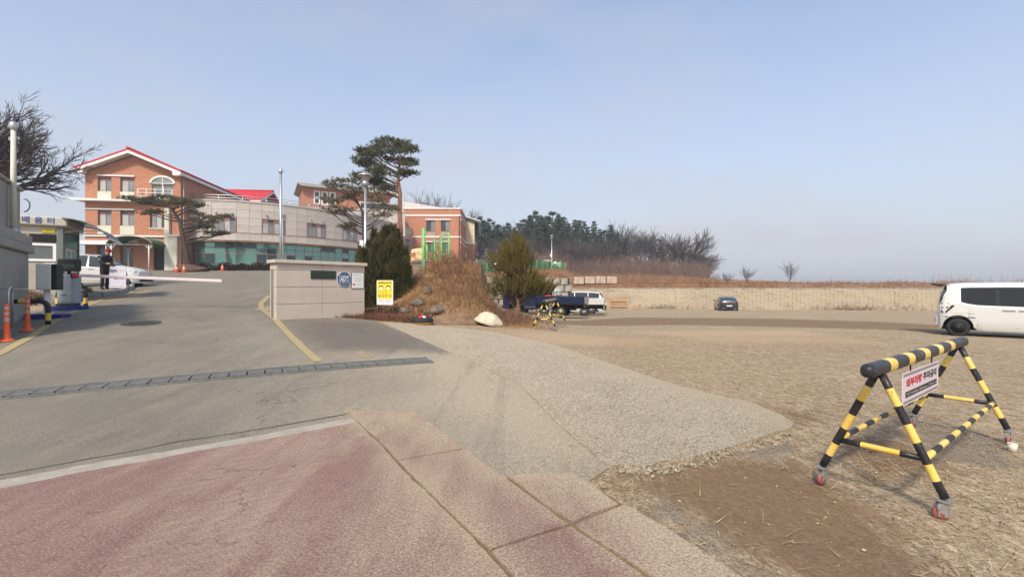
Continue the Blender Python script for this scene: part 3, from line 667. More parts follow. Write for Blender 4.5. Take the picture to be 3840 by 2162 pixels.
# second red roof behind, ridge across
RB = empty('rear_school_wing', (-34.6, 64.5, 0), R(6), 'rear school wing with red tiled roof and white gable edge', 'building')
b = MB(); b.b2((-14, .6, 4), (-.9, 7.6, 12.6)); b.add([(-.9, .6, 12.6), (-.9, 7.6, 12.6), (-.9, 4.1, 14.5)], [(0, 1, 2)]); b.build('wall', pm('grey_render', (.30, .29, .28), .8), RB)
b = MB()
for s in (-1, 1):
    P0 = [(-16, 4.1, 15.5), (0, 4.1, 15.5), (0, 4.1+s*4.5, 13.35), (-16, 4.1+s*4.5, 13.35)]; P1 = [(x, y, z+.15) for x, y, z in P0]
    b.add(P0+P1, [(0, 1, 2, 3), (4, 5, 6, 7), (1, 2, 6, 5), (2, 3, 7, 6), (0, 3, 7, 4)])
b.tube([(-16, 4.1, 15.66), (0.05, 4.1, 15.66)], .13, 8); rf2 = b.build('roof', rooft_m, RB, fix=True)
b = MB()
for s in (-1, 1): b.add([(.03, 4.1, 15.62), (.03, 4.1, 15.3), (.03, 4.1+s*4.5, 13.15), (.03, 4.1+s*4.5, 13.47)], [(0, 1, 2, 3)]); b.bar((-16, 4.1+s*4.5, 13.3), (.03, 4.1+s*4.5, 13.3), .1, .25)
b.build('fascia', fascia_m, rf2)

# ------------------------------------------------------------------ curved granite-clad wing
def crom(P, n=40):
    P = [Vector((*p, 0)) for p in P]; P = [P[0]*2-P[1]]+P+[P[-1]*2-P[-2]]; out = []
    for i in range(1, len(P)-2):
        for k in range(n):
            t_ = k/n; out.append(.5*((2*P[i])+(-P[i-1]+P[i+1])*t_+(2*P[i-1]-5*P[i]+4*P[i+1]-P[i+2])*t_**2+(-P[i-1]+3*P[i]-3*P[i+1]+P[i+2])*t_**3))
    out.append(P[-2]); return out
arc = crom([(-34.6, 49.9), (-32, 50.1), (-28.6, 51.3), (-24.4, 54.6), (-20.4, 60.6), (-17.4, 68.5), (-15.6, 78)])
al = [0.0]
for a, c_ in zip(arc[:-1], arc[1:]): al.append(al[-1]+(c_-a).length)
def cs(s, off=0.0):                          # point at arc length s, pushed outwards (towards the viewer's side) by off
    s = max(0, min(al[-1]-.001, s)); i = int(np.searchsorted(al, s, 'right'))-1; t_ = (s-al[i])/(al[i+1]-al[i]); p = arc[i].lerp(arc[i+1], t_)
    d = (arc[min(i+2, len(arc)-1)]-arc[max(i-1, 0)]).normalized(); n_ = Vector((d.y, -d.x, 0)); return p+n_*off, d
CW = empty('curved_school_wing', (0, 0, 0), 0, 'curved two-storey school wing clad in grey granite with teal ground-floor glazing', 'building')
PW, ZR0, ROWH, NR = 1.2, 6.62, .84, 5; ncol = int(al[-1]/PW)
def M_at(s, off=0, z=0):
    p, d = cs(s, off); M = Matrix((d, Vector((-d.y, d.x, 0)), Vector((0, 0, 1)))).transposed().to_4x4(); M.translation = (p.x, p.y, z); return M
def ribbon(b, z0, z1, off, mi=0, s0=0, s1=None, flat=None):
    s1 = s1 or al[-1]; k = int((s1-s0)/.6)+1; L = np.linspace(s0, s1, k+1)
    if flat is None: b.grid([[(*cs(s, off)[0].xy, z) for s in L] for z in (z0, z1)], mi, False)
    else: b.grid([[(*cs(s, o2)[0].xy, z0) for s in L] for o2 in flat], mi, False)
b = MB(); ribbon(b, ZR0-.1, 10.8, -.06); b.build('backing_wall', joint_m, CW)
pme = MB().box((0, 0, 0), (PW-.018, .07, ROWH-.018)).mesh('granite_panel', [granite_m])
wincols = {}
for k in range(0, ncol, 4):
    for q_ in (2, 3): wincols[k+q_] = k
for i in range(ncol):
    for r in range(NR):
        if i in wincols and r in (1, 2): continue
        inst('granite_panel', pme, CW, M_at((i+.5)*PW, -.03+.006*random.random(), ZR0+(r+.5)*ROWH))
wl_m = pm('lamp_glass_globe', (.75, .72, .66), .3)
for k in sorted(set(wincols.values())):
    if k+3 >= ncol: continue
    M = M_at((k+3)*PW, 0, 0)
    bb = empty('window_bay'); bb.parent = CW; bb.matrix_local = M
    z0, z1 = ZR0+ROWH+.03, ZR0+3*ROWH-.03
    b = MB(); hw = PW-.03
    for (lo, hi) in (((-hw, -.02, z0), (hw, .06, z0+.07)), ((-hw, -.02, z1-.07), (hw, .06, z1)), ((-hw, -.02, z0+.07), (-hw+.07, .06, z1-.07)), ((hw-.07, -.02, z0+.07), (hw, .06, z1-.07)), ((-.05, -.02, z0+.07), (.05, .06, z1-.07)), ((-hw+.07, -.02, z1-.42), (-.05, .06, z1-.35)), ((.05, -.02, z1-.42), (hw-.07, .06, z1-.35))): b.b2(lo, hi)
    b.build('frame', win_frame_m, bb)
    for j in range(4):
        a = -hw+.04+j*(2*hw-.08)/4; a2 = a+(2*hw-.08)/4
        one('b2', (a+.015, .015, z0+.05), (a2-.015, .035, z1-.38), name='pane', mats=[pane_b_m, pane_m, pane_b_m, pane_m][j] if k % 8 else [pane_m, pane_m, pane_b_m, pane_m][j], parent=bb)
        one('b2', (a+.01, .018, z1-.37), (a2-.01, .035, z1-.05), name='pane', mats=win_frame_m if j % 2 == 0 else pane_d_m, parent=bb)
    for sx_ in (-.75, .75):
        b = MB(); b.lathe([(.02, .12), (.1, .06), (.12, 0), (.09, -.07), (.02, -.1)], 8, M @ T(sx_, -.16, ZR0+3*ROWH+.38)); b.bar(M @ Vector((sx_, 0, ZR0+3*ROWH+.5)), M @ Vector((sx_, -.18, ZR0+3*ROWH+.5)), .04, .04); b.build('wall_lamp', zinc, CW)
b = MB(); ribbon(b, ZR0+ROWH-.05, ZR0+ROWH+.02, .04); ribbon(b, ZR0+ROWH+.02, 0, 0, flat=(.04, -.05)); ribbon(b, ZR0+ROWH-.05, 0, 0, flat=(-.05, .04)); b.build('sill_band', win_frame_m, CW)
b = MB(); ribbon(b, 10.8, 10.98, .08); ribbon(b, 10.98, 0, 0, flat=(.08, -.4)); ribbon(b, 10.8, 0, 0, flat=(-.06, .08)); b.build('coping', granite_m, CW)
b = MB(); ribbon(b, 6.42, ZR0-.02, .1, 0); ribbon(b, 6.42, 0, 0, 0, flat=(.1, -1.2)); ribbon(b, ZR0-.02, 0, 0, 0, flat=(-.06, .1)); b.build('soffit', soffit_m, CW)
# roof-edge railing
b = MB(); L = np.arange(0, al[-1], 1.2)
for z in (11.25, 11.55): b.tube([(*cs(s, -.5)[0].xy, z) for s in L], .035, 6)
for s in np.arange(.5, al[-1], 2.4): p = cs(s, -.5)[0]; b.tube([(p.x, p.y, 10.6), (p.x, p.y, 11.55)], .03, 6)
b.build('roof_railing', steel, CW)
b = MB(); ribbon(b, 10.55, 0, 0, 0, flat=(-.1, -9)); b.build('roof_deck', pm('grey_roof_deck', (.25, .25, .25), .9), CW)
# ground-floor glazing: mullion grid with single panes
ROWS = [(3.2, 4.02), (4.08, 5.2), (5.26, 5.82), (5.88, 6.42)]; GW = 1.05; ng = int((al[-1]-1)/GW)
b = MB()
for i in range(ng+1): M = M_at(.4+i*GW, -.55); b.box((0, 0, 4.7), (.07, .1, 3.4), M)
for z0, z1 in ROWS: ribbon(b, z1-.005, z1+.065, -.5)
b.build('mullions', win_frame_m, CW)
pm_cache = {}
for i in range(ng):
    dcol_ = random.random()
    for r, (z0, z1) in enumerate(ROWS):
        m_ = teal_m
        if (i*7+r*3) % 11 == 0 or (i in (2, 3) and r == 3) or (i in (6, 7) and r < 2) or (i in (13, 14) and r == 3) or (r == 1 and i % 5 == 1): m_ = teal_d_m
        key = (r, m_.name)
        if key not in pm_cache: pm_cache[key] = MB().box((0, 0, 0), (GW-.07, .03, z1-z0)).mesh('glass_pane', [m_])
        inst('glass_pane', pm_cache[key], CW, M_at(.4+(i+.5)*GW, -.53, (z0+z1)/2) @ rotz(random.uniform(-.012, .012)) @ Matrix.Rotation(random.uniform(-.01, .01), 4, 'X'))
b = MB(); ribbon(b, 2.2, 3.2, -.5); b.build('plinth', granite_m, CW)
for s in (9.3, 21.6, 33):
    b = MB(); M = M_at(s, .12); b.tube([M @ Vector((0, 0, 3.2)), M @ Vector((0, 0, 9.7))], .055, 8); b.box((0, 0, 9.8), (.26, .2, .26), M); b.build('downpipe', grey_metal, CW)
# setback storey and brick tower behind
ST = empty('setback_storey', (-30.5, 64, 0), R(18), 'pale grey setback storey above the curved wing', 'building')
b = MB(); b.b2((0, 0, 9), (15.5, 6, 12.5)); b.b2((-.1, -.1, 12.5), (15.6, 6.1, 12.66)); b.b2((9, .6, 12.66), (15.3, 5.8, 13.9)); b.build('wall', granite_m, ST); one('b2', (9.3, .55, 13.0), (15.0, .598, 13.7), name='recess_shade_strip', mats=pane_d_m, parent=ST)  # dark strip stands in for the shaded opening under the roof
b = MB(); b.tube([(1.2, -.1, 9.5), (1.2, -.1, 12.4)], .06, 6); b.build('downpipe', grey_metal, ST)
BT = empty('brick_tower', (-32.4, 72, 0), R(28), 'brick stair tower with flat roof and small white square windows', 'building')
sq = [(1.7+k*1.15, 2.6+k*1.15-.05, z, z+.95) for k in range(3) for z in (14.5, 15.6)]
b = MB(); holewall(b, 0, 13.5, 8, 17.0, sq, 0, .2); b.add([(0, 0, 8), (0, 8, 8), (0, 8, 17), (0, 0, 17)], [(3, 2, 1, 0)]); b.add([(13.5, 0, 8), (13.5, 8, 8), (13.5, 8, 17), (13.5, 0, 17)], [(0, 1, 2, 3)]); b.build('wall', brick_m, BT)
for (a, a2, z0, z1) in sq:
    b = MB(); f_ = .14; b.b2((a-.04, -.04, z0-.04), (a2+.04, .1, z0+f_)); b.b2((a-.04, -.04, z1-f_), (a2+.04, .1, z1+.04)); b.b2((a-.04, -.04, z0+f_), (a+f_, .1, z1-f_)); b.b2((a2-f_, -.04, z0+f_), (a2+.04, .1, z1-f_))
    w = b.build('window', white_paint, BT); one('b2', (a+.05, .12, z0+.05), (a2-.05, .15, z1-.05), name='pane', mats=pane_d_m, parent=w)
b = MB(); b.prism([(-.7, 17.3), (-.7, 17.45), (14.6, 17.3), (14.6, 17.15), (13.6, 16.98), (-.1, 16.98)], -1.1, 9); b.build('roof_slab', pm('weathered_concrete', (.36, .34, .31), .8, var=.15), BT)

# ------------------------------------------------------------------ right-hand brick block
RD = empty('brick_classroom_block', (-19.8, 75, 0), R(1), 'two-storey brick block with white bands right of the tall pine', 'building')
hw_ = [(6.0, 7.4, 10.55, 12.3), (8.35, 9.75, 10.55, 12.3), (6.0, 7.4, 7.1, 8.75), (8.35, 9.75, 7.1, 8.75)]
b = MB(); holewall(b, 0, 11.5, 4, 14.1, hw_, 0, .22); b.add([(11.5, 0, 4), (11.5, 12, 4), (11.5, 12, 14.1), (11.5, 0, 14.1)], [(0, 1, 2, 3)]); b.add([(0, 0, 14.1), (11.5, 0, 14.1), (11.5, 12, 14.1), (0, 12, 14.1)], [(0, 1, 2, 3)]); b.build('wall', brick_m, RD)
for h in hw_: window(RD, *h, .15, 2, .0, [pane_d_m, pane_m], fw=.07, fm=pm('dark_brown_frame', (.06, .05, .045), .5) if 'dark_brown_frame' not in MATS else MATS['dark_brown_frame'])
for (a, a2, z0, z1, p_) in ((-.1, 11.62, 14.1, 14.3, .12), (-.1, 11.6, 12.95, 13.2, .08), (-.1, 11.6, 9.5, 9.75, .08), (5.9, 9.9, 12.32, 12.5, .1), (5.9, 9.9, 8.78, 8.95, .1), (-.1, 11.6, 5.6, 5.8, .1)):
    one('b2', (a, -p_, z0), (a2, -.003, z1), name='string_course', mats=fascia_m, parent=RD); one('b2', (11.503, -p_, z0), (11.503+p_, 12, z1), name='string_course', mats=fascia_m, parent=RD)
for a in (6.0, 8.35):
    one('b2', (a, -.03, 9.76), (a+1.4, -.004, 10.5), name='spandrel_panel', mats=tile_m, parent=RD)
    b = MB(); [b.tube([(a+.05+k*.162, -.12, 9.8), (a+.05+k*.162, -.12, 10.5)], .018, 4) for k in range(9)]; b.tube([(a, -.12, 10.5), (a+1.4, -.12, 10.5)], .025, 4); b.build('window_guard', rust, RD)
one('tube', [(11.3, -.12, 5), (11.3, -.12, 13)], .06, 6, name='downpipe', mats=rust, parent=RD)
one('prism', [(1.5, 14.3), (1.5, 15.9), (10.0, 14.55), (10.0, 14.3)], 3, 8, name='roof_screen', mats=pm('pale_roof_sheet', (.55, .54, .52), .6), parent=RD)
RE = empty('end_wing', (-9.6, 86, 0), R(1), 'narrow end wing with cream upper panels and dark overhanging roof', 'building')
one('b2', (0, 0, 4), (2.7, 9, 9.5), name='wall', mats=brick_m, parent=RE)
for k in range(2):
    for r in range(4): one('b2', (.02+k*1.34, -.05, 9.78+r*1.05), (1.32+k*1.34, -.003, 10.78+r*1.05), name='wall_panel', mats=tile_m, parent=RE)
one('b2', (.0, .0, 9.5), (2.7, 9, 14.0), name='upper_wall', mats=cream, parent=RE); one('b2', (-.05, -.1, 9.5), (2.75, -.002, 9.75), name='string_course', mats=fascia_m, parent=RE)
b = MB(); b.prism([(-.6, 14.8), (-.6, 15.0), (3.6, 13.6), (3.9, 10.8), (3.7, 10.8), (3.4, 13.3)], -.6, 9); b.build('roof', pm('dark_roof_metal', (.06, .06, .065), .5), RE); b = MB(); b.prism([(-.6, 14.95), (-.6, 15.1), (3.7, 13.72), (3.7, 13.55)], -.75, -.61); b.build('fascia', fascia_m, RE)
b = MB(); b.b2((-.2, -2.2, 6.1), (2.4, -.01, 6.3)); b.b2((-.2, -2.25, 6.3), (2.4, -2.15, 6.42)); b.build('porch_roof', fascia_m, RE); one('b2', (-.2, -2.1, 6.42), (2.4, -.05, 6.9), name='porch_parapet', mats=brick_m, parent=RE)
one('b2', (.1, -1.9, 4), (.35, -1.6, 6.1), name='porch_post', mats=tile_m, parent=RE); one('b2', (.3, -1.2, 6.95), (1.3, -.3, 7.7), name='air_conditioner', mats=white_paint, parent=RE)
b = MB(); P = [[(2.4+.9*k/6, v, 6.1+.75*math.cos(k/6*1.4)-.3) for k in range(7)] for v in (-2.2, -.4)]; b.grid(P); o = b.build('blue_canopy', pm('blue_polycarbonate', srgb(32, 66, 112), .2, var=.15, scale=1.5), RE); o.modifiers.new('s', 'SOLIDIFY').thickness = .03
print('part2 ok')
# ------------------------------------------------------------------ upland behind the lot: terrace, bank, wooded hill
def sst(x, a, b_): t_ = np.clip((np.asarray(x, float)-a)/(b_-a), 0, 1); return t_*t_*(3-2*t_)
def MND(x, y):                               # the grassy mound beside the gate wall
    sh = (np.asarray(y)-20)*-.09
    return (1.88+.16*np.sin(2.9*np.asarray(x)+1.3*np.asarray(y))*np.sin(1.9*np.asarray(y)-1.1*np.asarray(x))+.10*np.sin(6.1*np.asarray(x)-2.2*np.asarray(y))*np.cos(4.3*np.asarray(y)))*sst(x, -5.6, -3.1)*(1-sst(np.asarray(x)-sh, -1.95, -.55))*sst(y, 14.6, 20.4)
def GM(x, y): return G(x, y)+MND(x, y)
def U(x, y):
    x = np.asarray(x, float); y = np.asarray(y, float)
    terr = 2.3+np.clip((y-35)/43, 0, 1)*2.1+.5*(1-sst(y, 24, 32)); field = 1.38+.55*sst(y-(57-(x-6.9)*.238), .3, 3.5)
    t_ = sst(x-4.2*sst(y, 60, 74), 3.2, 7.4); z = terr*(1-t_)+field*t_+1.3*sst(y, 60, 82)*(1-sst(x, 22, 50))*t_
    z = z+3.0*sst(y, 72, 112)*(1-sst(x, 22, 66)); return z
straw_m = pm('dry_grass_soil', srgb(112, 88, 68), .95, c2=srgb(140, 112, 86), var=.2, scale=2.5, bump=.8, bscale=9)
near_up = [(-11, 24.5), (-4.5, 22.6), (-1.5, 22.6), (-1.9, 33.9), (4.3, 35.9), (6.95, 57.05), (48, 47.25), (75, 41), (120, 60), (120, 150), (-60, 150), (-60, 92), (-17, 62)]
sheet('hillside', near_up, 0, straw_m, 1.6, None, 3.5, zf=U, label='dry grassy bank and hillside behind the lot')
fv = [(75, 41), (1500, 30), (1500, 2400), (-1500, 2400), (-1500, 90), (-60, 92), (-60, 150), (120, 150), (120, 60)]
me = bpy.data.meshes.new('field'); me.from_pydata([(x, y, 1.2) for x, y in fv], [], [[0, 1, 2, 8], [2, 3, 6, 7], [2, 7, 8], [3, 4, 5, 6]]); me.materials.append(straw_m); fo = bpy.data.objects.new('field', me); C.objects.link(fo); tag(fo, 'flat dry field reaching to the horizon', kind='structure')
gpts = [(-5.7, 14.4), (-4.2, 14.35), (-2.6, 14.3), (-1.2, 15.2), (-.1, 17), (-.3, 20), (-.9, 24.5), (-6, 24.5), (-6.2, 19)]
mo = sheet('grass_mound', gpts, .01, straw_m, .25, None, .3, zf=GM, kind=None); tag(mo, 'steep mound overgrown with dry straw beside the gate wall', 'mound', kind='structure')

# ------------------------------------------------------------------ stone materials
t = NT('bush_hammered_granite', .85, .25); n3 = t.noise(75, 5, .8); n1 = t.noise(1.2, 5, .6); n5 = t.noise(22, 5, .7)
c = t.mix(t.rng(n1, .3, .7), srgb(190, 174, 160), srgb(206, 190, 175)); c = t.mix(t.rng(n3, .54, .7, 0, .7), c, srgb(226, 214, 200)); c = t.mix(t.rng(n3, .45, .33, 0, .7), c, srgb(146, 130, 118)); t.color(c); b1 = t.bump(n3, .5, .012); t.bump(n5, .5, .03, b1); gate_m = t.m
t = NT('shaded_gate_granite', .8, .25); n3 = t.noise(75, 5, .8); n1 = t.noise(1.2, 5, .6); sz = t.n.new('ShaderNodeSeparateXYZ'); t.l.new(t.obj, sz.inputs[0])  # greyer, darker gate stone: the shade on the pier is put into its colour
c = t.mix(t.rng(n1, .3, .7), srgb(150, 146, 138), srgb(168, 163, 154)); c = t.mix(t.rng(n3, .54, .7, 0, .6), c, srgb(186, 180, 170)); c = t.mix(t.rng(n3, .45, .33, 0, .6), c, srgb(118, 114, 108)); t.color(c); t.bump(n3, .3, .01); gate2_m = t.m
boulder_m = pm('pale_boulder', srgb(186, 172, 148), .9, c2=srgb(206, 194, 172), var=.08, scale=3, bump=.6, bscale=14)
rock_m = pm('lichened_rock', srgb(88, 78, 68), .9, c2=srgb(124, 110, 94), var=.15, scale=6, bump=.8, bscale=12)

# ------------------------------------------------------------------ right-hand gate wall
a0, a1 = Vector((-6.57, 13.0, 0)), Vector((-4.76, 15.06, 0)); LW = (a1-a0).length; ang = math.atan2(a1.y-a0.y, a1.x-a0.x)
GW_ = empty('stone_gate_wall', a0, ang, 'low pale stone gate wall with plaque and signs, right of the driveway', 'gate wall')
b = MB(); b.b2((.012, .02, -.2), (LW-.012, .40, 2.2)); b.build('core', joint_m, GW_)
rows = [(.1, 1.06), (1.07, 1.55), (1.56, 2.03), (2.04, 2.215)]
for (z0, z1) in rows:
    for (x0, x1) in ((0, 1.337), (1.345, LW)): one('b2', (x0, 0, z0), (x1, .12, z1-.002), name='stone_panel', mats=gate_m, parent=GW_, bevel=.006)
    if z0 > 2: one('b2', (-.001, .123, z0), (.1, .42, z1-.002), name='stone_panel', mats=gate_m, parent=GW_, bevel=.006)
one('b2', (0, .123, .1), (.1, .17, 2.035), name='stone_panel', mats=gate_m, parent=GW_); one('b2', (0, .37, .1), (.1, .42, 2.035), name='stone_panel', mats=gate_m, parent=GW_)
for (x0, x1) in ((-.07, 1.335), (1.347, LW+.07)): one('b2', (x0, -.07, 2.222), (x1, .48, 2.32), name='coping_stone', mats=gate_m, parent=GW_, bevel=.012)
# bronze plaque with illegible cast lettering
plaque_m = pm('dark_bronze', srgb(44, 58, 50), .45, .3, var=.25, scale=9, bump=.3, bscale=40); bronze_l = pm('worn_bronze_letter', srgb(96, 110, 98), .45, .4, var=.2)
pq = empty('name_plaque', GW_.matrix_basis @ Vector((1.365, -.022, 1.92)), ang, 'dark green bronze plaque fixed to the stone gate wall', 'plaque')
one('b2', (-.395, 0, -.125), (.395, .018, .125), name='plate', mats=plaque_m, parent=pq, bevel=.008)
b = MB(); random.seed(3)
for k in range(26):
    x = -.33+k*.026+random.uniform(-.006, .006); z = .035+random.uniform(-.03, .02); b.bar((x, -.004, z), (x+random.uniform(.008, .03), -.004, z+random.uniform(.01, .045)), .006, .008)
for k in range(22): x = -.2+k*.022; z = -.05+random.uniform(-.012, .012); b.bar((x, -.004, z), (x+.014, -.004, z+random.uniform(-.01, .02)), .005, .006)
b.build('lettering', bronze_l, pq)
# octagonal blue alarm sign
blue_s = pm('sign_blue', srgb(30, 62, 116), .45, var=.06); white_s = pm('sign_white', (.78, .78, .76), .5, var=.03); black_s = pm('sign_black', (.02, .02, .022), .5, var=0); red_s = pm('sign_red', srgb(196, 40, 52), .5, var=.05); silver_s = pm('sign_silver', srgb(176, 188, 204), .4, var=.04)
oc = empty('alarm_sign', GW_.matrix_basis @ Vector((2.03, -.022, 1.795)), ang, 'blue octagonal ADT sign on the stone gate wall', 'sign')
def octa(r): return [(r*math.cos(PI/8+k*PI/4), r*math.sin(PI/8+k*PI/4)) for k in range(8)]
one('prism', octa(.245), 0, .02, name='edge_plate', mats=silver_s, parent=oc); one('prism', octa(.225), -.004, 0, name='face_plate', mats=blue_s, parent=oc)
b = MB()
for (lo, hi) in (((-.155, -.007, .10), (.155, -.0045, .112)), ((-.155, -.007, -.105), (.155, -.0045, -.093)), ((-.155, -.007, -.093), (-.143, -.0045, .10)), ((.143, -.007, -.093), (.155, -.0045, .10))): b.b2(lo, hi)
b.build('border', white_s, oc)
text('lettering', 'ADT', .2, T(0, -.0065, .0) @ FACE, white_s, oc, .006, .27); fine_print('small_lettering', [(0, .15, .034, .2), (0, -.135, .028, .2), (0, -.175, .024, .13)], white_s, oc)
# white notice sheet
nt = empty('white_notice', GW_.matrix_basis @ Vector((2.49, -.02, 1.76)), ang, 'white printed notice beside the octagonal sign', 'notice')
one('b2', (-.215, 0, -.255), (.215, .016, .255), name='frame', mats=pm('notice_frame', (.06, .065, .06), .5), parent=nt); one('b2', (-.2, -.004, -.24), (.2, 0, .24), name='sheet', mats=white_s, parent=nt)
fine_print('small_print', [(0, .19, .036, .34), (0, .14, .014, .33), (.02, .09, .018, .3), (.02, .062, .018, .28), (.02, .02, .018, .24), (.02, -.008, .018, .28), (.02, -.04, .018, .2), (.06, -.105, .016, .18), (.06, -.128, .014, .18), (.06, -.15, .014, .16), (0, -.205, .024, .26)], black_s, nt, seed=4)
b = MB(); b.b2((-.17, -.006, -.15), (-.08, -.0045, -.1)); b.build('red_mark', red_s, nt)

# ------------------------------------------------------------------ yellow education-zone board
yel_s = pm('sign_yellow', srgb(226, 206, 52), .45, var=.06, scale=6)
yb = empty('yellow_board', at(1443, 1142, 15.3), R(-4), 'yellow and white notice board on two legs below the dark cypress', 'sign board')
one('b2', (-.27, .0, .0), (.27, .02, .80), name='panel', mats=white_s, parent=yb); one('b2', (-.25, -.004, .20), (.25, 0, .785), name='yellow_sheet', mats=yel_s, parent=yb)
for x in (-.265, .265): one('tube', [(x, .03, -.55), (x, .03, .8)], .013, 6, name='leg', mats=zinc, parent=yb)
text('print', '교육환경보호구역', .075, T(0, -.006, .71) @ FACE, black_s, yb, .002, .44)
for cx_ in (-.12, .12):
    b = MB(); b.prism([(cx_+.085*math.cos(k*PI/12), .545+.085*math.sin(k*PI/12)) for k in range(24)], -.0052, -.0042); b.build('face_outline', black_s, yb)
    b = MB(); b.prism([(cx_+.076*math.cos(k*PI/12), .543+.076*math.sin(k*PI/12)) for k in range(24)], -.0060, -.0054); b.build('face', pm('face_cream', srgb(240, 228, 150), .5, var=0) if 'face_cream' not in MATS else MATS['face_cream'], yb)
    b = MB(); hp = [(cx_+.086*math.cos(PI*k/10), .548+.086*math.sin(PI*k/10)) for k in range(11)]+[(cx_-.05, .575), (cx_, .598), (cx_+.05, .575)]; b.prism(hp, -.0072, -.0064)
    for e in (-.03, .03): b.prism([(cx_+e+.008*math.cos(k), .535+.008*math.sin(k)) for k in range(6)], -.0072, -.0064)
    b.b2((cx_-.015, -.0072, .503), (cx_+.015, -.0064, .508))
    if cx_ > 0:
        for e in (-.085, .085): b.prism([(cx_+e+.016*math.cos(k), .49+.02*math.sin(k)) for k in range(6)], -.0072, -.0064)
    b.build('hair_and_features', black_s, yb)
fine_print('small_print', [(0, .425, .018, .40), (0, .40, .018, .32), (0, .375, .018, .22), (0, .242, .012, .44), (0, .155, .03, .42), (0, .11, .015, .42), (0, .088, .015, .4), (0, .045, .02, .2)], black_s, yb, seed=6)
for k in range(4):
    cx_ = -.18+.12*k; b = MB(); n_ = 20
    for i in range(n_): t0, t1 = 2*PI*i/n_, 2*PI*(i+1)/n_; b.prism([(cx_+.04*math.cos(t0), .30+.04*math.sin(t0)), (cx_+.04*math.cos(t1), .30+.04*math.sin(t1)), (cx_+.047*math.cos(t1), .30+.047*math.sin(t1)), (cx_+.047*math.cos(t0), .30+.047*math.sin(t0))], -.0065, -.0045)
    b.bar((cx_-.028, -.0055, .328), (cx_+.028, -.0055, .272), .002, .007); b.b2((cx_-.02, -.0062, .285+.006*k), (cx_+.004+.004*k, -.0048, .312)); b.build('pictogram', black_s, yb)

# ------------------------------------------------------------------ left-hand gate wall
g0, g1 = Vector((-10.2, 8.8, 0)), Vector((-13.05, 12.6, 0)); LG = (g1-g0).length; ang2 = math.atan2(g1.y-g0.y, g1.x-g0.x)
GL = empty('grey_gate_pier', g0, ang2, 'tall grey granite gate pier in shade at the left edge', 'gate pier')
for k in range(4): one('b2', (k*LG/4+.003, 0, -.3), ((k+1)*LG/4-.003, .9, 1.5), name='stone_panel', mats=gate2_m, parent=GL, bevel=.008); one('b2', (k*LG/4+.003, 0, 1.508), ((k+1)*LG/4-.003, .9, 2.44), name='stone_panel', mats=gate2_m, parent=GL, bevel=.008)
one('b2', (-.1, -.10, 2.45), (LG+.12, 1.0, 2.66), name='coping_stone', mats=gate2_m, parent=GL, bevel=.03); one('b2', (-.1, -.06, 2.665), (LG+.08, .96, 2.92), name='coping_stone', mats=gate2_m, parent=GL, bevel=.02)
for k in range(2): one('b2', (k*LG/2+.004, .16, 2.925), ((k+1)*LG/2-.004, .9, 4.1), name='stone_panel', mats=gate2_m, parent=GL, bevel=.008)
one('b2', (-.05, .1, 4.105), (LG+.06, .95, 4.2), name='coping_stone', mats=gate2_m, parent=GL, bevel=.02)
def pole(name, base, top, r, label, cat='pole', ball=True):
    p = empty(name, base, 0, label, cat); h = top-base[2]
    b = MB(); b.tube([(0, 0, 0), (0, 0, h*.5), (0, 0, h-.12)], [r, r*.92, r*.8], 14); b.build('shaft', steel if ball else cream, p)
    b = MB(); b.lathe([(.001, -.02), (r*1.0, 0), (r*1.35, .05), (r*1.5, .11), (r*1.2, .17), (r*.5, .21), (.001, .215)], 14, T(0, 0, h-.13)); b.build('finial', steel, p)
    b = MB(); b.lathe([(r*2.2, 0), (r*2.2, .02), (r*1.15, .05), (r*1.0, .12)], 14); b.build('base_flange', steel, p)
    b = MB(); b.box((-r*1.2, -.01, h-.35), (.05, .03, .08)); b.build('pulley', zinc, p)
    return p
pb = GL.matrix_basis @ Vector((LG*.72, .05, 2.92)); pole('flag_pole', (pb.x, pb.y, 2.92), 5.55, .06, 'pale flag pole standing on the grey gate pier', 'flag pole', False)
fp = gx(1053, 19.5); pole('flag_pole', fp, 6.42, .058, 'shiny steel flag pole rising behind the stone gate wall', 'flag pole')
# steel hoop rail in front of the pier
hb = gx(38, 10.4); hr = empty('hoop_rail', hb, ang2, 'steel hoop rail standing against the grey gate pier', 'rail')
b = MB(); b.tube([(-.16, 0, -.05), (-.16, 0, .8)]+[(-.16*math.cos(PI*k/10), 0, .8+.16*math.sin(PI*k/10)) for k in range(1, 10)]+[(.16, 0, .8), (.16, 0, -.05)], .028, 10); b.build('hoop', steel, hr)
[one('lathe', [(.06, 0), (.06, .015), (.03, .02)], 10, T(s*.16, 0, 0), name='foot_flange', mats=steel, parent=hr) for s in (-1, 1)]
b = MB(); c0 = GL.matrix_basis @ Vector((LG-.02, -.02, 3.75)); b.tube([c0+Vector((-.12+.15*math.sin(PI*k/8), -.02, .17*math.cos(PI*k/8))) for k in range(9)], .016, 6)
hp = b.build('bent_conduit', grey_metal, None); tag(hp, 'bent conduit loop on the far edge of the grey gate pier', 'conduit')

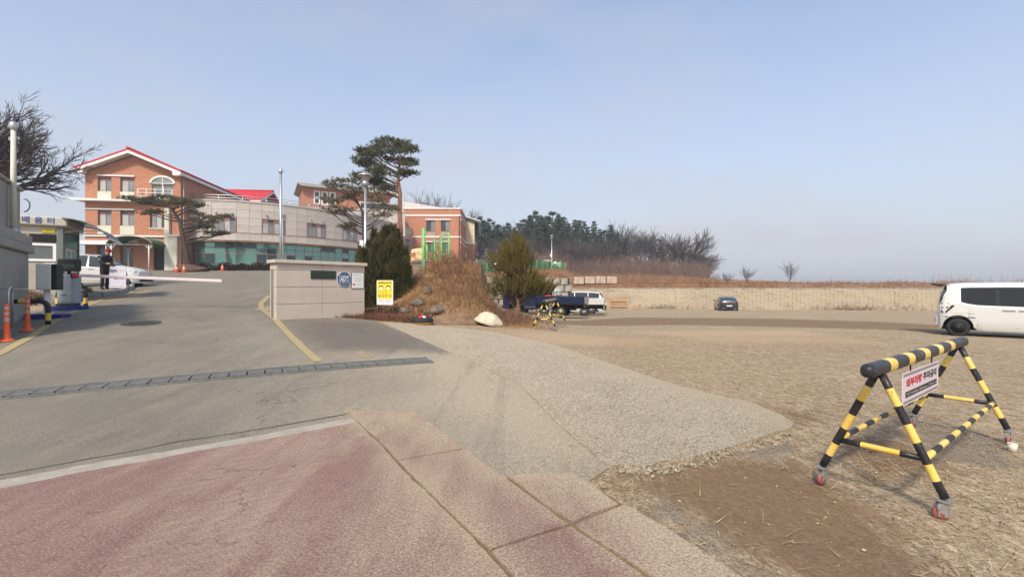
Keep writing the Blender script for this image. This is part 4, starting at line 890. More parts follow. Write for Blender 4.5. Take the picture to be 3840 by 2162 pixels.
# ------------------------------------------------------------------ street lamps
def lamp(name, base, top, r, label, arm=False):
    p = empty(name, base, 0, label, 'street lamp'); h = top-base[2]; k = r/.07
    b = MB(); b.lathe([(r*1.9, -.1), (r*1.9, .15), (r*1.25, .3), (r, .5), (r*.8, h-.62)], 14); b.build('post', steel, p)
    b = MB(); b.lathe([(r*1.3, h-.66), (r*2.2, h-.6), (r*2.2, h-.46), (r*1.6, h-.42), (r*2.4, h-.38), (r*2.4, h-.3), (r*1.4, h-.27)], 16); b.build('collar', zinc, p)
    b = MB(); b.lathe([(r*1.7, h-.27), (r*1.9, h-.18)], 16); b.build('lantern', wl_m, p)
    b = MB(); b.lathe([(r*1.4, h-.16), (.34, h-.2), (.36, h-.185), (.30, h-.12), (r*2.6, h-.06), (r*2.2, h-.02), (r*2.0, h), (r*.6, h+.02), (.001, h+.02)], 24); b.build('shade', zinc, p)
    b = MB(); b.box((-r*2.2, 0, h*.42), (.16, .14, .42)); b.box((-r*.9, 0, h*.42), (.1, .05, .05)); b.build('junction_box', white_paint, p)
    return p
lb = gx(1370, 21); lamp('street_lamp', lb, at(1370, 645, 21).z, .07, 'steel street lamp with round hat rising from the cypress')
l2 = at(2069, 990, 74); l2.z = float(U(l2.x, l2.y)); lamp('street_lamp', l2, at(2069, 880, 74).z, .07, 'distant street lamp with round hat above the green fence')

# ------------------------------------------------------------------ rocks, boulder, tyre
def rock(name, px, py, D, sx, sy, sz, mat, label, seed, zf=GM, flat=.25, sink=.3):
    bm = bmesh.new(); bmesh.ops.create_icosphere(bm, subdivisions=3, radius=1)
    for v in bm.verts:
        n_ = noise.noise(v.co*1.1+Vector((seed, 0, 0)))*.35+noise.noise(v.co*2.7+Vector((0, seed, 0)))*.16
        v.co *= 1+n_
        if v.co.z < -flat: v.co.z = -flat
        v.co.x *= sx; v.co.y *= sy; v.co.z *= sz
    me_ = bpy.data.meshes.new(name); bm.to_mesh(me_); bm.free(); me_.materials.append(mat); me_.polygons.foreach_set('use_smooth', [True]*len(me_.polygons))
    o = bpy.data.objects.new(name, me_); C.objects.link(o); x = (px-1920)/F*D; o.location = (x, D, float(zf(x, D))+sz*flat-.02); o.rotation_euler[2] = seed
    return tag(o, label, 'rock')
bo = rock('boulder', 1828, 1190, 15.5, .47, .40, .34, boulder_m, 'large pale boulder at the foot of the mound', 2.2); bo.rotation_euler = (0, R(16), R(5))
rock('rock', 1570, 1128, 16.4, .28, .25, .2, rock_m, 'dark rock half buried high in the straw mound', 1.1); rock('rock', 1640, 1152, 15.9, .3, .25, .2, rock_m, 'grey rock low in the straw mound above the tyre', 4.4); rock('rock', 1515, 1176, 15.8, .2, .18, .15, rock_m, 'small dark rock in the groundcover left of the tyre', 6.1); rock('rock', 1600, 1100, 17.4, .22, .2, .2, rock_m, 'small rock near the top left of the straw mound', 8.3)
ty = empty('painted_tyre', gx(1583, 14.3), .3, 'black car tyre lying flat with an ochre rim edge', 'tyre')
b = MB(); b.lathe([(.17, .05), (.21, .01), (.27, 0), (.325, .03), (.34, .08), (.34, .13), (.325, .18), (.27, .21), (.21, .20), (.18, .16)], 32); b.build('tyre_body', rubber, ty)
b = MB(); b.lathe([(.29, -.002), (.332, .02), (.344, .045), (.344, .06), (.338, .062), (.30, .02)], 32); b.build('ochre_band', pm('ochre_paint', srgb(158, 116, 52), .7, var=.3, scale=8), ty)
one('lathe', [(.19, .10), (.19, .13)], 24, name='inner_disc', mats=rust, parent=ty)
tg = empty('crumpled_wrapper', ty.matrix_basis @ Vector((-.02, -.1, .2)), .4, 'red and white crumpled wrapper lying on the tyre', 'wrapper')
b = MB(); b.add([(-.1, -.06, .01), (.02, -.09, .03), (.0, .06, .06), (-.12, .05, .015), (-.05, 0, .08)], [(0, 1, 4), (1, 2, 4), (2, 3, 4), (3, 0, 4)]); b.tube([(-.02, 0, .0), (0, .02, .1), (.03, 0, .14)], [.03, .025, .008], 6); b.build('red_sheet', red_s, tg); b = MB(); b.add([(.0, -.1, .02), (.1, -.08, .01), (.11, .0, .05), (.02, .0, .08)], [(0, 1, 2, 3)]); b.build('white_sheet', white_s, tg)

# ------------------------------------------------------------------ trench drain and manhole
A_, B_ = Vector((*gp(-60, 1492), 0)), Vector((*gp(1612, 1352), 0)); Ld = (B_-A_).length; dd = (B_-A_)/Ld; dn = Vector((-dd.y, dd.x, 0))
TD = empty('trench_drain'); tag(TD, 'long galvanised grating of the trench drain across the driveway', 'drain grate')
grate_m = pm('galvanised_grating', (.155, .15, .138), .8, .0, var=.25, scale=6, bump=.25, bscale=80)
def gq(p, off): return Vector((p.x, p.y, float(G(p.x, p.y))+off))
b = MB(); ns = int(Ld/.5)
for s in (-1, 1):
    for k in range(ns): p, q_ = A_+dd*(k*Ld/ns), A_+dd*((k+1)*Ld/ns); b.bar(gq(p+dn*s*.215, .016), gq(q_+dn*s*.215, .016), .05, .03)
b.build('edge_frame', grate_m, TD)
b = MB(); V = []
for k in range(ns+1):
    p = A_+dd*(k*Ld/ns)
    for s in (-1, 1): q_ = gq(p+dn*s*.19, .009); V.append(q_)
b.add(V, [(2*k, 2*k+1, 2*k+3, 2*k+2) for k in range(ns)]); b.build('channel_bottom', pm('drain_channel_dark', srgb(66, 61, 55), .9, var=.2, scale=5), TD)  # dark strip just below the bars, seen through the slots
npn = int(Ld/.25); step_ = Ld/npn
def grating_mesh():
    b = MB(); w_ = step_-.022
    for k in range(9): b.box((-w_/2+.012+k*(w_-.024)/8, 0, 0), (.022, .36, .02))
    for y in (-.17, 0, .17): b.box((0, y, -.001), (w_, .014, .018))
    return b.mesh('grate_panel', [grate_m])
gme = grating_mesh()
for k in range(npn):
    p = A_+dd*((k+.5)*step_); q0, q1 = gq(p-dd*.1, .022), gq(p+dd*.1, .022); M = frame(q0, q1); M.translation = gq(p, .022+random.uniform(-.002, .002)); inst('grate_panel', gme, TD, M)
mhp = Vector((*gp(530, 1213), 0)); mh = empty('manhole_cover', gq(mhp, .012), .2, 'round iron manhole cover set in the driveway', 'manhole cover')
sl_x = (float(G(mhp.x+.4, mhp.y))-float(G(mhp.x-.4, mhp.y)))/.8; sl_y = (float(G(mhp.x, mhp.y+.4))-float(G(mhp.x, mhp.y-.4)))/.8; mh.rotation_euler = (math.atan(sl_y), -math.atan(sl_x), 0)
iron_m = pm('cast_iron', (.075, .07, .064), .7, .3, var=.25, scale=9, bump=.5, bscale=70)
b = MB(); n_ = 36
for i in range(n_): t0, t1 = 2*PI*i/n_, 2*PI*(i+1)/n_; b.add([(r*math.cos(t_), r*math.sin(t_), z) for t_ in (t0, t1) for r, z in ((.345, .008), (.40, .008))], [(0, 1, 3, 2)])
b.build('rim', iron_m, mh); b = MB(); b.add([(.335*math.cos(2*PI*i/n_), .335*math.sin(2*PI*i/n_), .006) for i in range(n_)], [tuple(range(n_))]); [b.box((x, y, .009), (.05, .05, .008)) for x in np.arange(-.24, .25, .08) for y in np.arange(-.24, .25, .08) if x*x+y*y < .075]; b.build('cover', iron_m, mh)
# damp stain patch on the asphalt
sheet('oil_stain', ragged(pix([(1328, 1322), (1350, 1318), (1385, 1322), (1402, 1330), (1398, 1340), (1368, 1343), (1340, 1334)]), .05, .03, 3), .012, pm('damp_stain', srgb(140, 122, 98), .9, c2=srgb(158, 142, 118), var=.1, scale=6), .2, None, 0, label='brown damp stain on the apron')

# ------------------------------------------------------------------ block walls
BW = empty('block_retaining_wall'); tag(BW, 'grey concrete block retaining wall right of the small pine', 'retaining wall')
blk_m = pm('grey_block', srgb(150, 142, 130), .9, c2=srgb(172, 164, 150), var=.1, scale=3, bump=.5, bscale=25)
b = MB(); P = [(-.29, 0), (-.26, -.12), (-.1, -.2), (.1, -.2), (.26, -.12), (.29, 0), (.2, .25), (-.2, .25)]; Vt = [(x, y, z) for z in (-.24, .24) for x, y in P]; b.add(Vt, [tuple(range(8))[::-1], tuple(range(8, 16))]+[(i, (i+1) % 8, 8+(i+1) % 8, 8+i) for i in range(8)]); bme = b.mesh('wall_block', [blk_m])
w0, w1 = Vector((-2.6, 33.6, 0)), Vector((4.35, 35.7, 0)); dw = (w1-w0).normalized(); na = math.atan2(dw.y, dw.x)
for r in range(6):
    for k in range(11):
        p = w0+dw*(.35+k*.65+(.32 if r % 2 else 0)); z = 2.06-r*.54-.02*k*.3; o = inst('wall_block', bme, BW, T(p.x+.05*r*dw.y, p.y-.06*r, z) @ rotz(na+random.uniform(-.05, .05)))
b = MB(); b.bar(w0+Vector((0, .1, .6)), w1+Vector((0, .1, .6)), .25, 3.2); b.bar(w1+Vector((0, .1, .2)), Vector((7.0, 57.1, .2)), .3, 3.0); b.build('backing', rust, BW)
LWALL = empty('long_block_wall'); tag(LWALL, 'long pale concrete block wall along the back of the lot', 'wall')
t = NT('pale_split_block', .92, .2); n3 = t.noise(9, 5, .75, stretch=(.5, 1, 1.6)); n1 = t.noise(.35, 5, .6); oi = t.n.new('ShaderNodeObjectInfo')
c = t.mix(t.rng(n1, .3, .7), srgb(170, 156, 136), srgb(190, 176, 154)); c = t.mix(t.rng(n3, .52, .72, 0, .8), c, srgb(214, 202, 182)); c = t.mix(t.rng(n3, .45, .3, 0, .8), c, srgb(146, 128, 106)); c = t.mix(t.math('MULTIPLY', oi.outputs['Random'], .35), c, srgb(166, 144, 118)); st_ = t.noise(.16, 5, .65, stretch=(1, 1, 2.2)); c = t.mix(t.rng(st_, .5, .68, 0, .6), c, srgb(140, 120, 98)); dr_ = t.noise(1.3, 4, .7, stretch=(1, 1, .12)); c = t.mix(t.rng(dr_, .55, .7, 0, .5), c, srgb(128, 112, 92)); t.color(c); t.bump(n3, .5, .03); lblk_m = t.m
v0, v1 = Vector((6.95, 56.8, 0)), Vector((72, 41.3, 0)); dv = (v1-v0).normalized(); nv = math.atan2(dv.y, dv.x); LV = (v1-v0).length
lme = MB().box((0, 0, 0), (.782, .3, .255)).mesh('wall_block', [lblk_m]); nc = int(LV/.8); far_b = MB(); cnt = 0
order = []
for k in range(nc):
    for r in range(9): p = v0+dv*((k+.5)*.8+(.4 if r % 2 else 0)); order.append((p.y if p.x < 46 else 99, k, r, p))
order.sort(key=lambda q_: q_[0])
for j, (yy, k, r, p) in enumerate(order):
    z = -1.02+(r+.5)*.265; M = T(p.x+random.uniform(-.02, .02)*dv.y, p.y+random.uniform(-.03, .03), z) @ rotz(nv+random.uniform(-.01, .01))
    if j < 300: inst('wall_block', lme, LWALL, M)
    else: far_b.box((0, 0, 0), (.782, .3, .255), M)
fb = far_b.build('far_wall_blocks', lblk_m, LWALL); fb['kind'] = 'stuff'
b = MB(); b.bar(v0+Vector((0, .08, .18)), v1+Vector((0, .08, .18)), .24, 2.36); b.build('mortar_core', pm('block_mortar', srgb(164, 148, 126), .95), LWALL)
b = MB(); b.bar(v0+Vector((0, .02, 1.41)), v1+Vector((0, .02, 1.41)), .42, .08); b.build('coping', blk_m, LWALL)
# stacks of paving bricks on the bank above the wall
stack_m = pm('stacked_paver', srgb(176, 154, 136), .9, c2=srgb(196, 176, 158), var=.08, scale=2)
for k in range(4):
    px = 2170+k*41; p = at(px, 1076, 59.5); st = empty('paver_stack', (p.x, p.y, float(U(p.x, p.y))-.05), R(-6+random.uniform(-3, 3)), ['leftmost', 'second from left', 'third from left', 'rightmost'][k]+' pallet stack of pale paving bricks above the wall', 'paver stack', 'paver stacks above the wall')
    for r in range(4):
        for q_ in range(2): one('b2', (-.62+q_*.63, -.5, .14+r*.22), (-.01+q_*.63, .5, .35+r*.22), name='brick_layer', mats=stack_m, parent=st, bevel=.01)
    one('b2', (-.65, -.52, 0), (.65, .52, .12), name='pallet', mats=rust, parent=st)
# rough timber frame leaning at the foot of the wall
wood_m = pm('raw_timber', srgb(176, 128, 84), .8, c2=srgb(196, 150, 104), var=.12, scale=6)
tf = empty('timber_trestle', (at(2320, 1149, 55).x, 55.0, float(G(13, 55))), R(-12), 'raw timber frame standing against the long block wall', 'timber frame')
for x in (-1.0, 1.0): b = MB(); b.bar((x*1.05, -.3, 0), (x*.95, .1, 1.35), .1, .1); b.build('upright', wood_m, tf)
for z in (.25, .55, .85, 1.05): b = MB(); b.bar((-1.0, -.3+.3*z, z), (1.0, -.3+.3*z, z), .05, .12); b.build('plank', wood_m, tf)
ob = empty('timber_offcuts', (at(2383, 1150, 54.5).x, 54.5, float(G(14.5, 54.5))), R(-12), 'low pile of orange timber offcuts by the block wall', 'timber pile')
for k in range(3): b = MB(); b.bar((-.4+k*.05, -.1+k*.1, .08+k*.1), (.45, -.1+k*.1, .08+k*.1), .12, .1); b.build('offcut', wood_m, ob)
# paper cup
cp = gp(3797, 1690); pc = empty('paper_cup', (cp[0], cp[1], float(G(*cp))-.012), 0, 'cream paper cup standing on the dirt near the caster', 'paper cup')
b = MB(); b.lathe([(.026, 0), (.0375, .082)], 20); b.build('cup_wall', cream, pc); b = MB(); b.lathe([(.037, .08), (.0395, .083), (.037, .086), (.034, .084), (.026, .02)], 20); b.build('rolled_lip', cream, pc)
print('part3 ok')
# ------------------------------------------------------------------ vehicles
def paint(name, c, rough=.28, metal=0.0): return pm(name, c, rough, metal, var=.03, scale=1.5, coat=.6, spec=.5)
car_white = paint('white_car_paint', (.60, .59, .56)); car_black = paint('black_car_paint', (.010, .010, .013)); car_navy = paint('navy_car_paint', srgb(26, 38, 70)); car_grey = paint('dark_grey_car_paint', (.05, .055, .06), metal=.3)
plastic_m = pm('black_plastic', (.016, .016, .017), .6, var=.1); seam_m = pm('panel_gap', (.05, .05, .05), .8, var=0); chrome_m = pm('bright_alloy', (.62, .62, .63), .22, 1.0, var=.05)
tail_m = pm('red_lamp_lens', (.16, .012, .012), .15, var=.1, spec=.7); head_m = pm('clear_lamp_lens', (.32, .34, .36), .08, var=.2, scale=8, spec=.9); under_m = pm('underbody', (.012, .012, .012), .9, var=.1); plate_m = pm('number_plate', (.72, .72, .70), .5, var=.03)
def ip(x, P): return float(np.interp(x, [p[0] for p in P], [p[1] for p in P]))
class Car:
    def __init__(s, name, label, loc, rz, cfg, body, cat='car', group=None):
        s.c = cfg; s.root = empty(name, loc, rz, label, cat, group); s.body_m = body; s.make()
    def sec(s, x):
        c = s.c; zf = c['clear']; w = ip(x, c['plan']); zr = ip(x, c['top']); zb = min(ip(x, c['belt']), zr-.05)
        z0 = zf
        for xw in (c['xf'], c['xr']):
            ra = c['r']+.075
            if abs(x-xw) < ra: z0 = max(z0, c['r']+math.sqrt(max(0, ra*ra-(x-xw)**2)))
        cab = max(0.0, zr-zb-.05); k = min(1, cab/.35); zt = zb+.02+(zr-c.get('rail', .085)-zb-.02)*k if zr-.085 > zb else zb+.02
        zt = max(zb+.012, min(zt, zr-.025)); wb = w-.05; wt = wb-c.get('tumble', .22)*(zt-zb); z0 = min(z0, zb-.1)
        wr = max(.05, wt-(.09 if k > .3 else .14))
        zm = max(z0+.04, zf+(zb-zf)*.45)
        lo = z0+.02 if z0 > zf+.01 else zf+.06
        return [(0, zf), (w-.26, zf), (w-.26, z0), (w-.05, z0), (w-.015, max(lo, z0+.01)), (w, max(zm, lo+.02)), (w-.015, zb-.05 if zb-.05 > max(zm, lo+.02) else max(zm, lo+.02)+.005), (wb, zb), (wt, zt), (wr, zr-.012), (0, zr+c.get('crown', .02))]
    def yat(s, x, z):
        P = s.sec(x)[3:10]; return float(np.interp(z, [p[1] for p in P], [p[0] for p in P]))
    def patch(s, name, poly, mat, off=.006, side=(1, -1), parent=None, th=.004):
        for sd in side:
            b = MB(); n = len(poly); vs = []
            for o in (off, off-th-.01): vs += [(x, sd*(s.yat(x, z)+o), z) for x, z in poly]
            b.add(vs, [tuple(range(n))]+[(i, (i+1) % n, n+(i+1) % n, n+i) for i in range(n)]); b.build(name, mat, parent or s.root, fix=True)
    def make(s):
        c = s.c; br_ = set()
        for k in ('top', 'belt', 'plan'): br_ |= {p[0] for p in c[k]}
        for a, b_ in c['win']: br_ |= {a, b_}
        br_ |= set(c['ws'])|set(c.get('rw', ()))
        for xw in (c['xf'], c['xr']): br_ |= {xw+(c['r']+.075)*math.cos(PI*k/10)*.9999 for k in range(11)}
        xs_ = sorted(br_); st = []
        for a, b_ in zip(xs_[:-1], xs_[1:]):
            k = max(1, int((b_-a)/.12)); st += [a+(b_-a)*i/k for i in range(k)]
        st.append(xs_[-1]); S = []
        for x in st:
            if not S or x-S[-1] > .006: S.append(x)
        secs = [s.sec(x) for x in S]; n = 11
        body = MB(); parts = {}
        idx = lambda i, j, sd: (S[i], sd*secs[i][j][0], secs[i][j][1])
        for i in range(len(S)-1):
            xm = (S[i]+S[i+1])/2
            for j in range(n-1):
                tgt = body; mi = 1 if j < 3 else 0
                if j == 7:
                    for q, (a, b_) in enumerate(c['win']):
                        if a-1e-6 <= xm <= b_+1e-6 and secs[i][8][1]-secs[i][7][1] > .03: tgt = ('side_window', q); mi = 0
                if j in (8, 9):
                    if c['ws'][0] <= xm <= c['ws'][1] and (j == 9 or True): tgt = ('windscreen', 0); mi = 0
                    elif c.get('rw') and c['rw'][0] <= xm <= c['rw'][1]: tgt = ('rear_window', 0); mi = 0
                for sd in (1, -1):
                    key = tgt
                    if tgt is not body and tgt[0] == 'side_window': key = (tgt[0], tgt[1], sd)
                    B = body if tgt is body else parts.setdefault(key, MB())
                    q4 = [idx(i, j, sd), idx(i+1, j, sd), idx(i+1, j+1, sd), idx(i, j+1, sd)]
                    if sd < 0: q4 = q4[::-1]
                    B.add(q4, [(0, 1, 2, 3)], mi, True)
        for i in (0, len(S)-1): body.add([idx(i, j, 1) for j in range(n)]+[idx(i, j, -1) for j in range(n-1, -1, -1)], [tuple(range(2*n))], 0)
        o = body.build('body', [s.body_m, under_m], s.root); s.weld(o.data)
        for key, B in parts.items():
            o = B.build(key[0], dark_glass, s.root); s.weld(o.data)
        for nm, xw in (('wheel', c['xf']), ('wheel', c['xr'])):
            for sd in (1, -1): s.wheel(xw, sd, ip(xw, c['plan']))
    def weld(s, me):
        b = bmesh.new(); b.from_mesh(me); bmesh.ops.remove_doubles(b, verts=b.verts, dist=.0008); bmesh.ops.recalc_face_normals(b, faces=b.faces)
        for e in b.edges: e.smooth = len(e.link_faces) == 2 and e.calc_face_angle(0) < R(32)
        b.to_mesh(me); b.free()
    def wheel(s, xw, sd, w):
        c = s.c; r = c['r']; M = T(xw, sd*(w-.10), r) @ Matrix.Rotation(-sd*PI/2, 4, 'X')
        b = MB(); b.lathe([(r*.62, .09), (r*.72, .105), (r*.9, .1), (r, .06), (r, -.06), (r*.9, -.1), (r*.62, -.1)], 28, M); wh = b.build('wheel', rubber, s.root)
        b = MB(); b.lathe([(r*.70, .094), (r*.66, .085), (r*.60, .05), (r*.001, .045)], 28, M); b.build('rim_barrel', plastic_m if c.get('dark_rim') else zinc, wh)
        b = MB(); n_ = c.get('spokes', 5)
        for k in range(n_):
            a = 2*PI*k/n_+.3; Q = M @ rotz(a); b.add([Q @ Vector(v) for v in ((r*.08, -.045, .07), (r*.67, -.035 if not c.get('dark_rim') else -.09, .088), (r*.67, .035 if not c.get('dark_rim') else .09, .088), (r*.08, .045, .07), (r*.08, -.045, .04), (r*.67, -.035, .05), (r*.67, .035, .05), (r*.08, .045, .04))], [(0, 1, 2, 3), (0, 4, 5, 1), (2, 6, 7, 3), (1, 5, 6, 2)])
        b.lathe([(r*.18, .05), (r*.16, .08), (.001, .085)], 14, M); b.build('spokes', chrome_m if not c.get('dark_rim') else plastic_m, wh)
        if c.get('dark_rim'):
            for k in range(4):
                a0_ = 2*PI*(k+.62)/4+.3; b = MB(); b.add([M @ Vector((q*math.cos(a0_+t_), q*math.sin(a0_+t_), .092)) for t_ in np.linspace(-.42, .42, 7) for q in (r*.44, r*.63)], [(2*i, 2*i+1, 2*i+3, 2*i+2) for i in range(6)]); b.build('trim_plate', silver_s, wh)
    def bx(s, name, lo, hi, mat, bevel=.01): return one('b2', lo, hi, name=name, mats=mat, parent=s.root, bevel=bevel)
    def mirrors(s, x, z, w):
        for sd in (1, -1):
            b = MB(); b.lathe([(.02, -.09), (.075, -.07), (.09, 0), (.075, .07), (.02, .09)], 10, T(x, sd*(w+.10), z) @ Matrix.Rotation(PI/2, 4, 'X') @ Matrix.Diagonal((.6, 1, 1, 1))); b.bar((x, sd*(w-.05), z-.03), (x, sd*(w+.06), z-.02), .03, .03); b.build('mirror', s.body_m, s.root)

# boxy white minivan on the right
VAN = dict(xf=1.20, xr=-1.345, r=.285, clear=.2, dark_rim=True, spokes=4, tumble=.10, rail=.14, crown=.03,
           top=[(-1.80, .62), (-1.79, .98), (-1.745, 1.2), (-1.69, 1.42), (-1.60, 1.60), (-1.48, 1.665), (-1.1, 1.69), (-.2, 1.70), (.55, 1.69), (.80, 1.62), (1.22, 1.10), (1.42, .99), (1.72, .88), (1.79, .6)],
           belt=[(-1.8, 1.02), (-1.3, 1.10), (-1.12, 1.04), (-.9, 1.0), (-.5, .985), (.4, .96), (1.2, .93), (1.8, .84)],
           plan=[(-1.80, .62), (-1.76, .70), (-1.66, .77), (-1.45, .797), (0, .80), (1.3, .79), (1.6, .74), (1.74, .64), (1.79, .54)], win=[(-1.28, 1.18)], ws=(.80, 1.22), rw=(-1.78, -1.60))
th = R(-40); rwx = gx(3592, 14.9); cth = Vector((rwx.x, rwx.y, 0))-(rotz(th) @ Vector((VAN['xr'], -.72, 0)))
cth.z = float(G(cth.x, cth.y))-.012
van = Car('white_minivan', 'boxy white minivan with black glass parked at the right edge', cth, th, VAN, car_white, 'minivan')
for x in (-.46, .34): van.patch('pillar', [(x-.05, 1.0), (x+.05, 1.0), (x+.05, 1.5), (x-.05, 1.5)], plastic_m)
van.patch('door_seam', [(-.908, .36), (-.89, .36), (-.89, .98), (-.908, .98)], seam_m, .003); van.patch('door_seam', [(-.06, .3), (-.042, .3), (-.042, .98), (-.06, .98)], seam_m, .003); van.patch('door_seam', [(.895, .3), (.905, .3), (.905, .93), (.895, .93)], seam_m, .003)
van.patch('bumper_seam', [(-1.66, .605), (-.95, .595), (-.95, .62), (-1.66, .63)], plastic_m, .008); van.patch('fuel_flap', [(-1.45, .73), (-.96, .73), (-.96, .737), (-1.45, .737)], seam_m, .003); van.patch('rocker_trim', [(-.88, .225), (.9, .225), (.9, .285), (-.88, .285)], pm('van_rocker', (.34, .33, .31), .6), .004)
for x in (-.22, .12): van.patch('door_handle', [(x-.14, .86), (x+.14, .86), (x+.11, .91), (x-.11, .91)], car_white, .045, th=.05)
van.patch('tail_lamp', [(-1.745, .74), (-1.735, 1.06), (-1.56, 1.05), (-1.42, .97), (-1.50, .88), (-1.62, .74)], dark_glass, .012, th=.02); van.patch('lamp_strip', [(-1.735, .89), (-1.56, .895), (-1.56, .93), (-1.735, .925)], tail_m, .016)
b = MB(); b.prism([(-1.58, 1.655), (-1.95, 1.69), (-1.96, 1.66), (-1.72, 1.58)], -.6, .6); b.build('roof_spoiler', plastic_m, van.root, bevel=.01)
van.patch('rain_rail', [(-1.5, 1.555), (1.0, 1.555), (1.0, 1.575), (-1.5, 1.575)], seam_m, .002)
van.bx('rear_bumper', (-1.86, -.58, .3), (-1.77, .58, .6), car_white, .04); van.bx('number_plate', (-1.875, -.26, .42), (-1.862, .26, .53), plate_m, .004); van.mirrors(1.02, 1.04, .8)
van.patch('head_lamp', [(1.45, .72), (1.66, .70), (1.62, .84), (1.42, .88)], head_m, .008)

SEDAN = dict(xf=1.42, xr=-1.42, r=.335, clear=.17, tumble=.42, crown=.02, top=[(-2.45, .60), (-2.44, .93), (-2.38, 1.02), (-2.0, 1.10), (-1.2, 1.33), (-.6, 1.43), (0, 1.455), (.5, 1.42), (1.25, 1.02), (1.9, .90), (2.3, .78), (2.44, .55)],
             belt=[(-2.45, .90), (-1.5, .99), (0, .95), (1.3, .90), (2.44, .74)], plan=[(-2.45, .68), (-2.38, .80), (-2.1, .90), (-1.4, .935), (1.3, .93), (2.0, .88), (2.3, .76), (2.44, .58)], win=[(-1.5, -.1), (-.04, 1.05)], ws=(.5, 1.25), rw=(-2.0, -1.0))
def dress_sedan(c_):
    c_.mirrors(.85, 1.0, .93)
    c_.bx('rear_bumper', (-2.50, -.82, .32), (-2.42, .82, .56), c_.body_m, .05); c_.bx('tail_lamp_bar', (-2.462, -.78, .80), (-2.43, .78, .87), tail_m, .01); c_.bx('number_plate', (-2.515, -.26, .50), (-2.502, .26, .61), plate_m, .004); c_.bx('diffuser', (-2.49, -.7, .19), (-2.40, .7, .32), plastic_m, .02)
    for s in (-1, 1): c_.bx('exhaust_tip', (-2.52, s*.55-.09, .24), (-2.48, s*.55+.09, .31), chrome_m, .01)
    b = MB(); b.lathe([(.055, 0), (.045, .012), (.001, .014)], 14, T(-2.42, 0, .98) @ Matrix.Rotation(-PI/2.4, 4, 'Y') @ Matrix.Diagonal((.7, 1.3, 1, 1))); b.build('badge', chrome_m, c_.root); c_.bx('antenna_fin', (-.95, -.015, 1.37), (-.8, .015, 1.45), plastic_m, .005)
    c_.patch('head_lamp', [(1.95, .62), (2.28, .60), (2.2, .74), (1.9, .78)], head_m, .008); c_.patch('door_seam', [(-.08, .25), (-.065, .25), (-.065, .93), (-.08, .93)], seam_m, .003)
p = gx(2722, 49.3, -.01); sd = Car('black_sedan', 'black sedan seen from behind in front of the long block wall', p, R(73), SEDAN, car_black); dress_sedan(sd)

SUV = dict(xf=1.45, xr=-1.42, r=.37, clear=.22, tumble=.2, crown=.02, top=[(-2.45, .62), (-2.44, 1.0), (-2.36, 1.15), (-2.18, 1.48), (-2.0, 1.68), (-1.5, 1.74), (-.3, 1.76), (.35, 1.72), (1.05, 1.16), (1.9, 1.06), (2.3, .92), (2.44, .6)],
           belt=[(-2.45, 1.10), (-1.7, 1.16), (0, 1.10), (1.2, 1.06), (2.44, .86)], plan=[(-2.45, .74), (-2.38, .86), (-2.1, .95), (0, .97), (1.5, .96), (2.1, .9), (2.35, .76), (2.44, .6)], win=[(-2.0, -1.2), (-1.14, -.2), (-.13, .85)], ws=(.35, 1.05), rw=(-2.38, -2.02))
p = gx(2150, 36.4, -.01); su = Car('white_suv', 'white estate SUV parked behind the trucks, tail to the right', p, R(168), SUV, car_white, 'SUV')
su.patch('tail_lamp', [(-2.40, .95), (-2.15, 1.0), (-2.12, 1.08), (-2.40, 1.10)], tail_m, .01); su.bx('rear_bumper', (-2.52, -.86, .35), (-2.40, .86, .7), plastic_m, .05); su.mirrors(.75, 1.14, .97); su.bx('number_plate', (-2.53, -.26, .72), (-2.44, .26, .83), plate_m, .004); su.bx('roof_spoiler', (-2.28, -.66, 1.66), (-1.95, .66, 1.71), car_white, .02)

CROSS = dict(xf=1.32, xr=-1.32, r=.335, clear=.2, tumble=.24, crown=.02, top=[(-2.12, .60), (-2.10, .98), (-2.0, 1.15), (-1.75, 1.45), (-1.5, 1.57), (-.6, 1.63), (0, 1.62), (.35, 1.56), (1.1, 1.08), (1.8, .95), (2.05, .80), (2.12, .5)],
             belt=[(-2.12, 1.08), (-1.2, 1.06), (0, 1.0), (1.1, .95), (2.1, .76)], plan=[(-2.12, .66), (-2.02, .8), (-1.7, .885), (0, .90), (1.4, .89), (1.85, .83), (2.05, .68), (2.12, .5)], win=[(-1.65, -.95), (-.9, -.02), (.05, .85)], ws=(.35, 1.1), rw=(-2.0, -1.55))
fr = gx(532, 23.4); th2 = R(16); p = Vector((fr.x, fr.y, 0))-(rotz(th2) @ Vector((2.1, -.5, 0))); p.z = float(G(p.x, p.y))-.01
cr_ = Car('white_crossover', 'white crossover parked beside the guard booth facing right', p, th2, CROSS, car_white)
tilt = math.atan((float(G(p.x, p.y+1))-float(G(p.x, p.y-1)))/2); 
cr_.patch('head_lamp', [(1.45, .78), (1.92, .70), (1.98, .80), (1.7, .88)], dark_glass, .01); cr_.patch('lamp_lens', [(1.7, .78), (1.92, .74), (1.94, .79), (1.75, .84)], head_m, .014); cr_.patch('door_seam', [(-.0, .3), (.012, .3), (.012, .98), (0, .98)], seam_m, .003); cr_.patch('door_seam', [(.92, .35), (.932, .35), (.932, .94), (.92, .94)], seam_m, .003)
for x in (-.72, .18): cr_.patch('door_handle', [(x-.12, .88), (x+.12, .88), (x+.1, .915), (x-.1, .915)], chrome_m, .03, th=.03)
cr_.mirrors(.85, 1.05, .89); cr_.bx('front_bumper', (2.03, -.66, .28), (2.16, .66, .55), plastic_m, .05); cr_.bx('number_plate', (2.165, -.26, .42), (2.175, .26, .53), plate_m, .003); cr_.patch('cladding', [(-.9, .2), (.9, .2), (.9, .33), (-.9, .33)], plastic_m, .008)
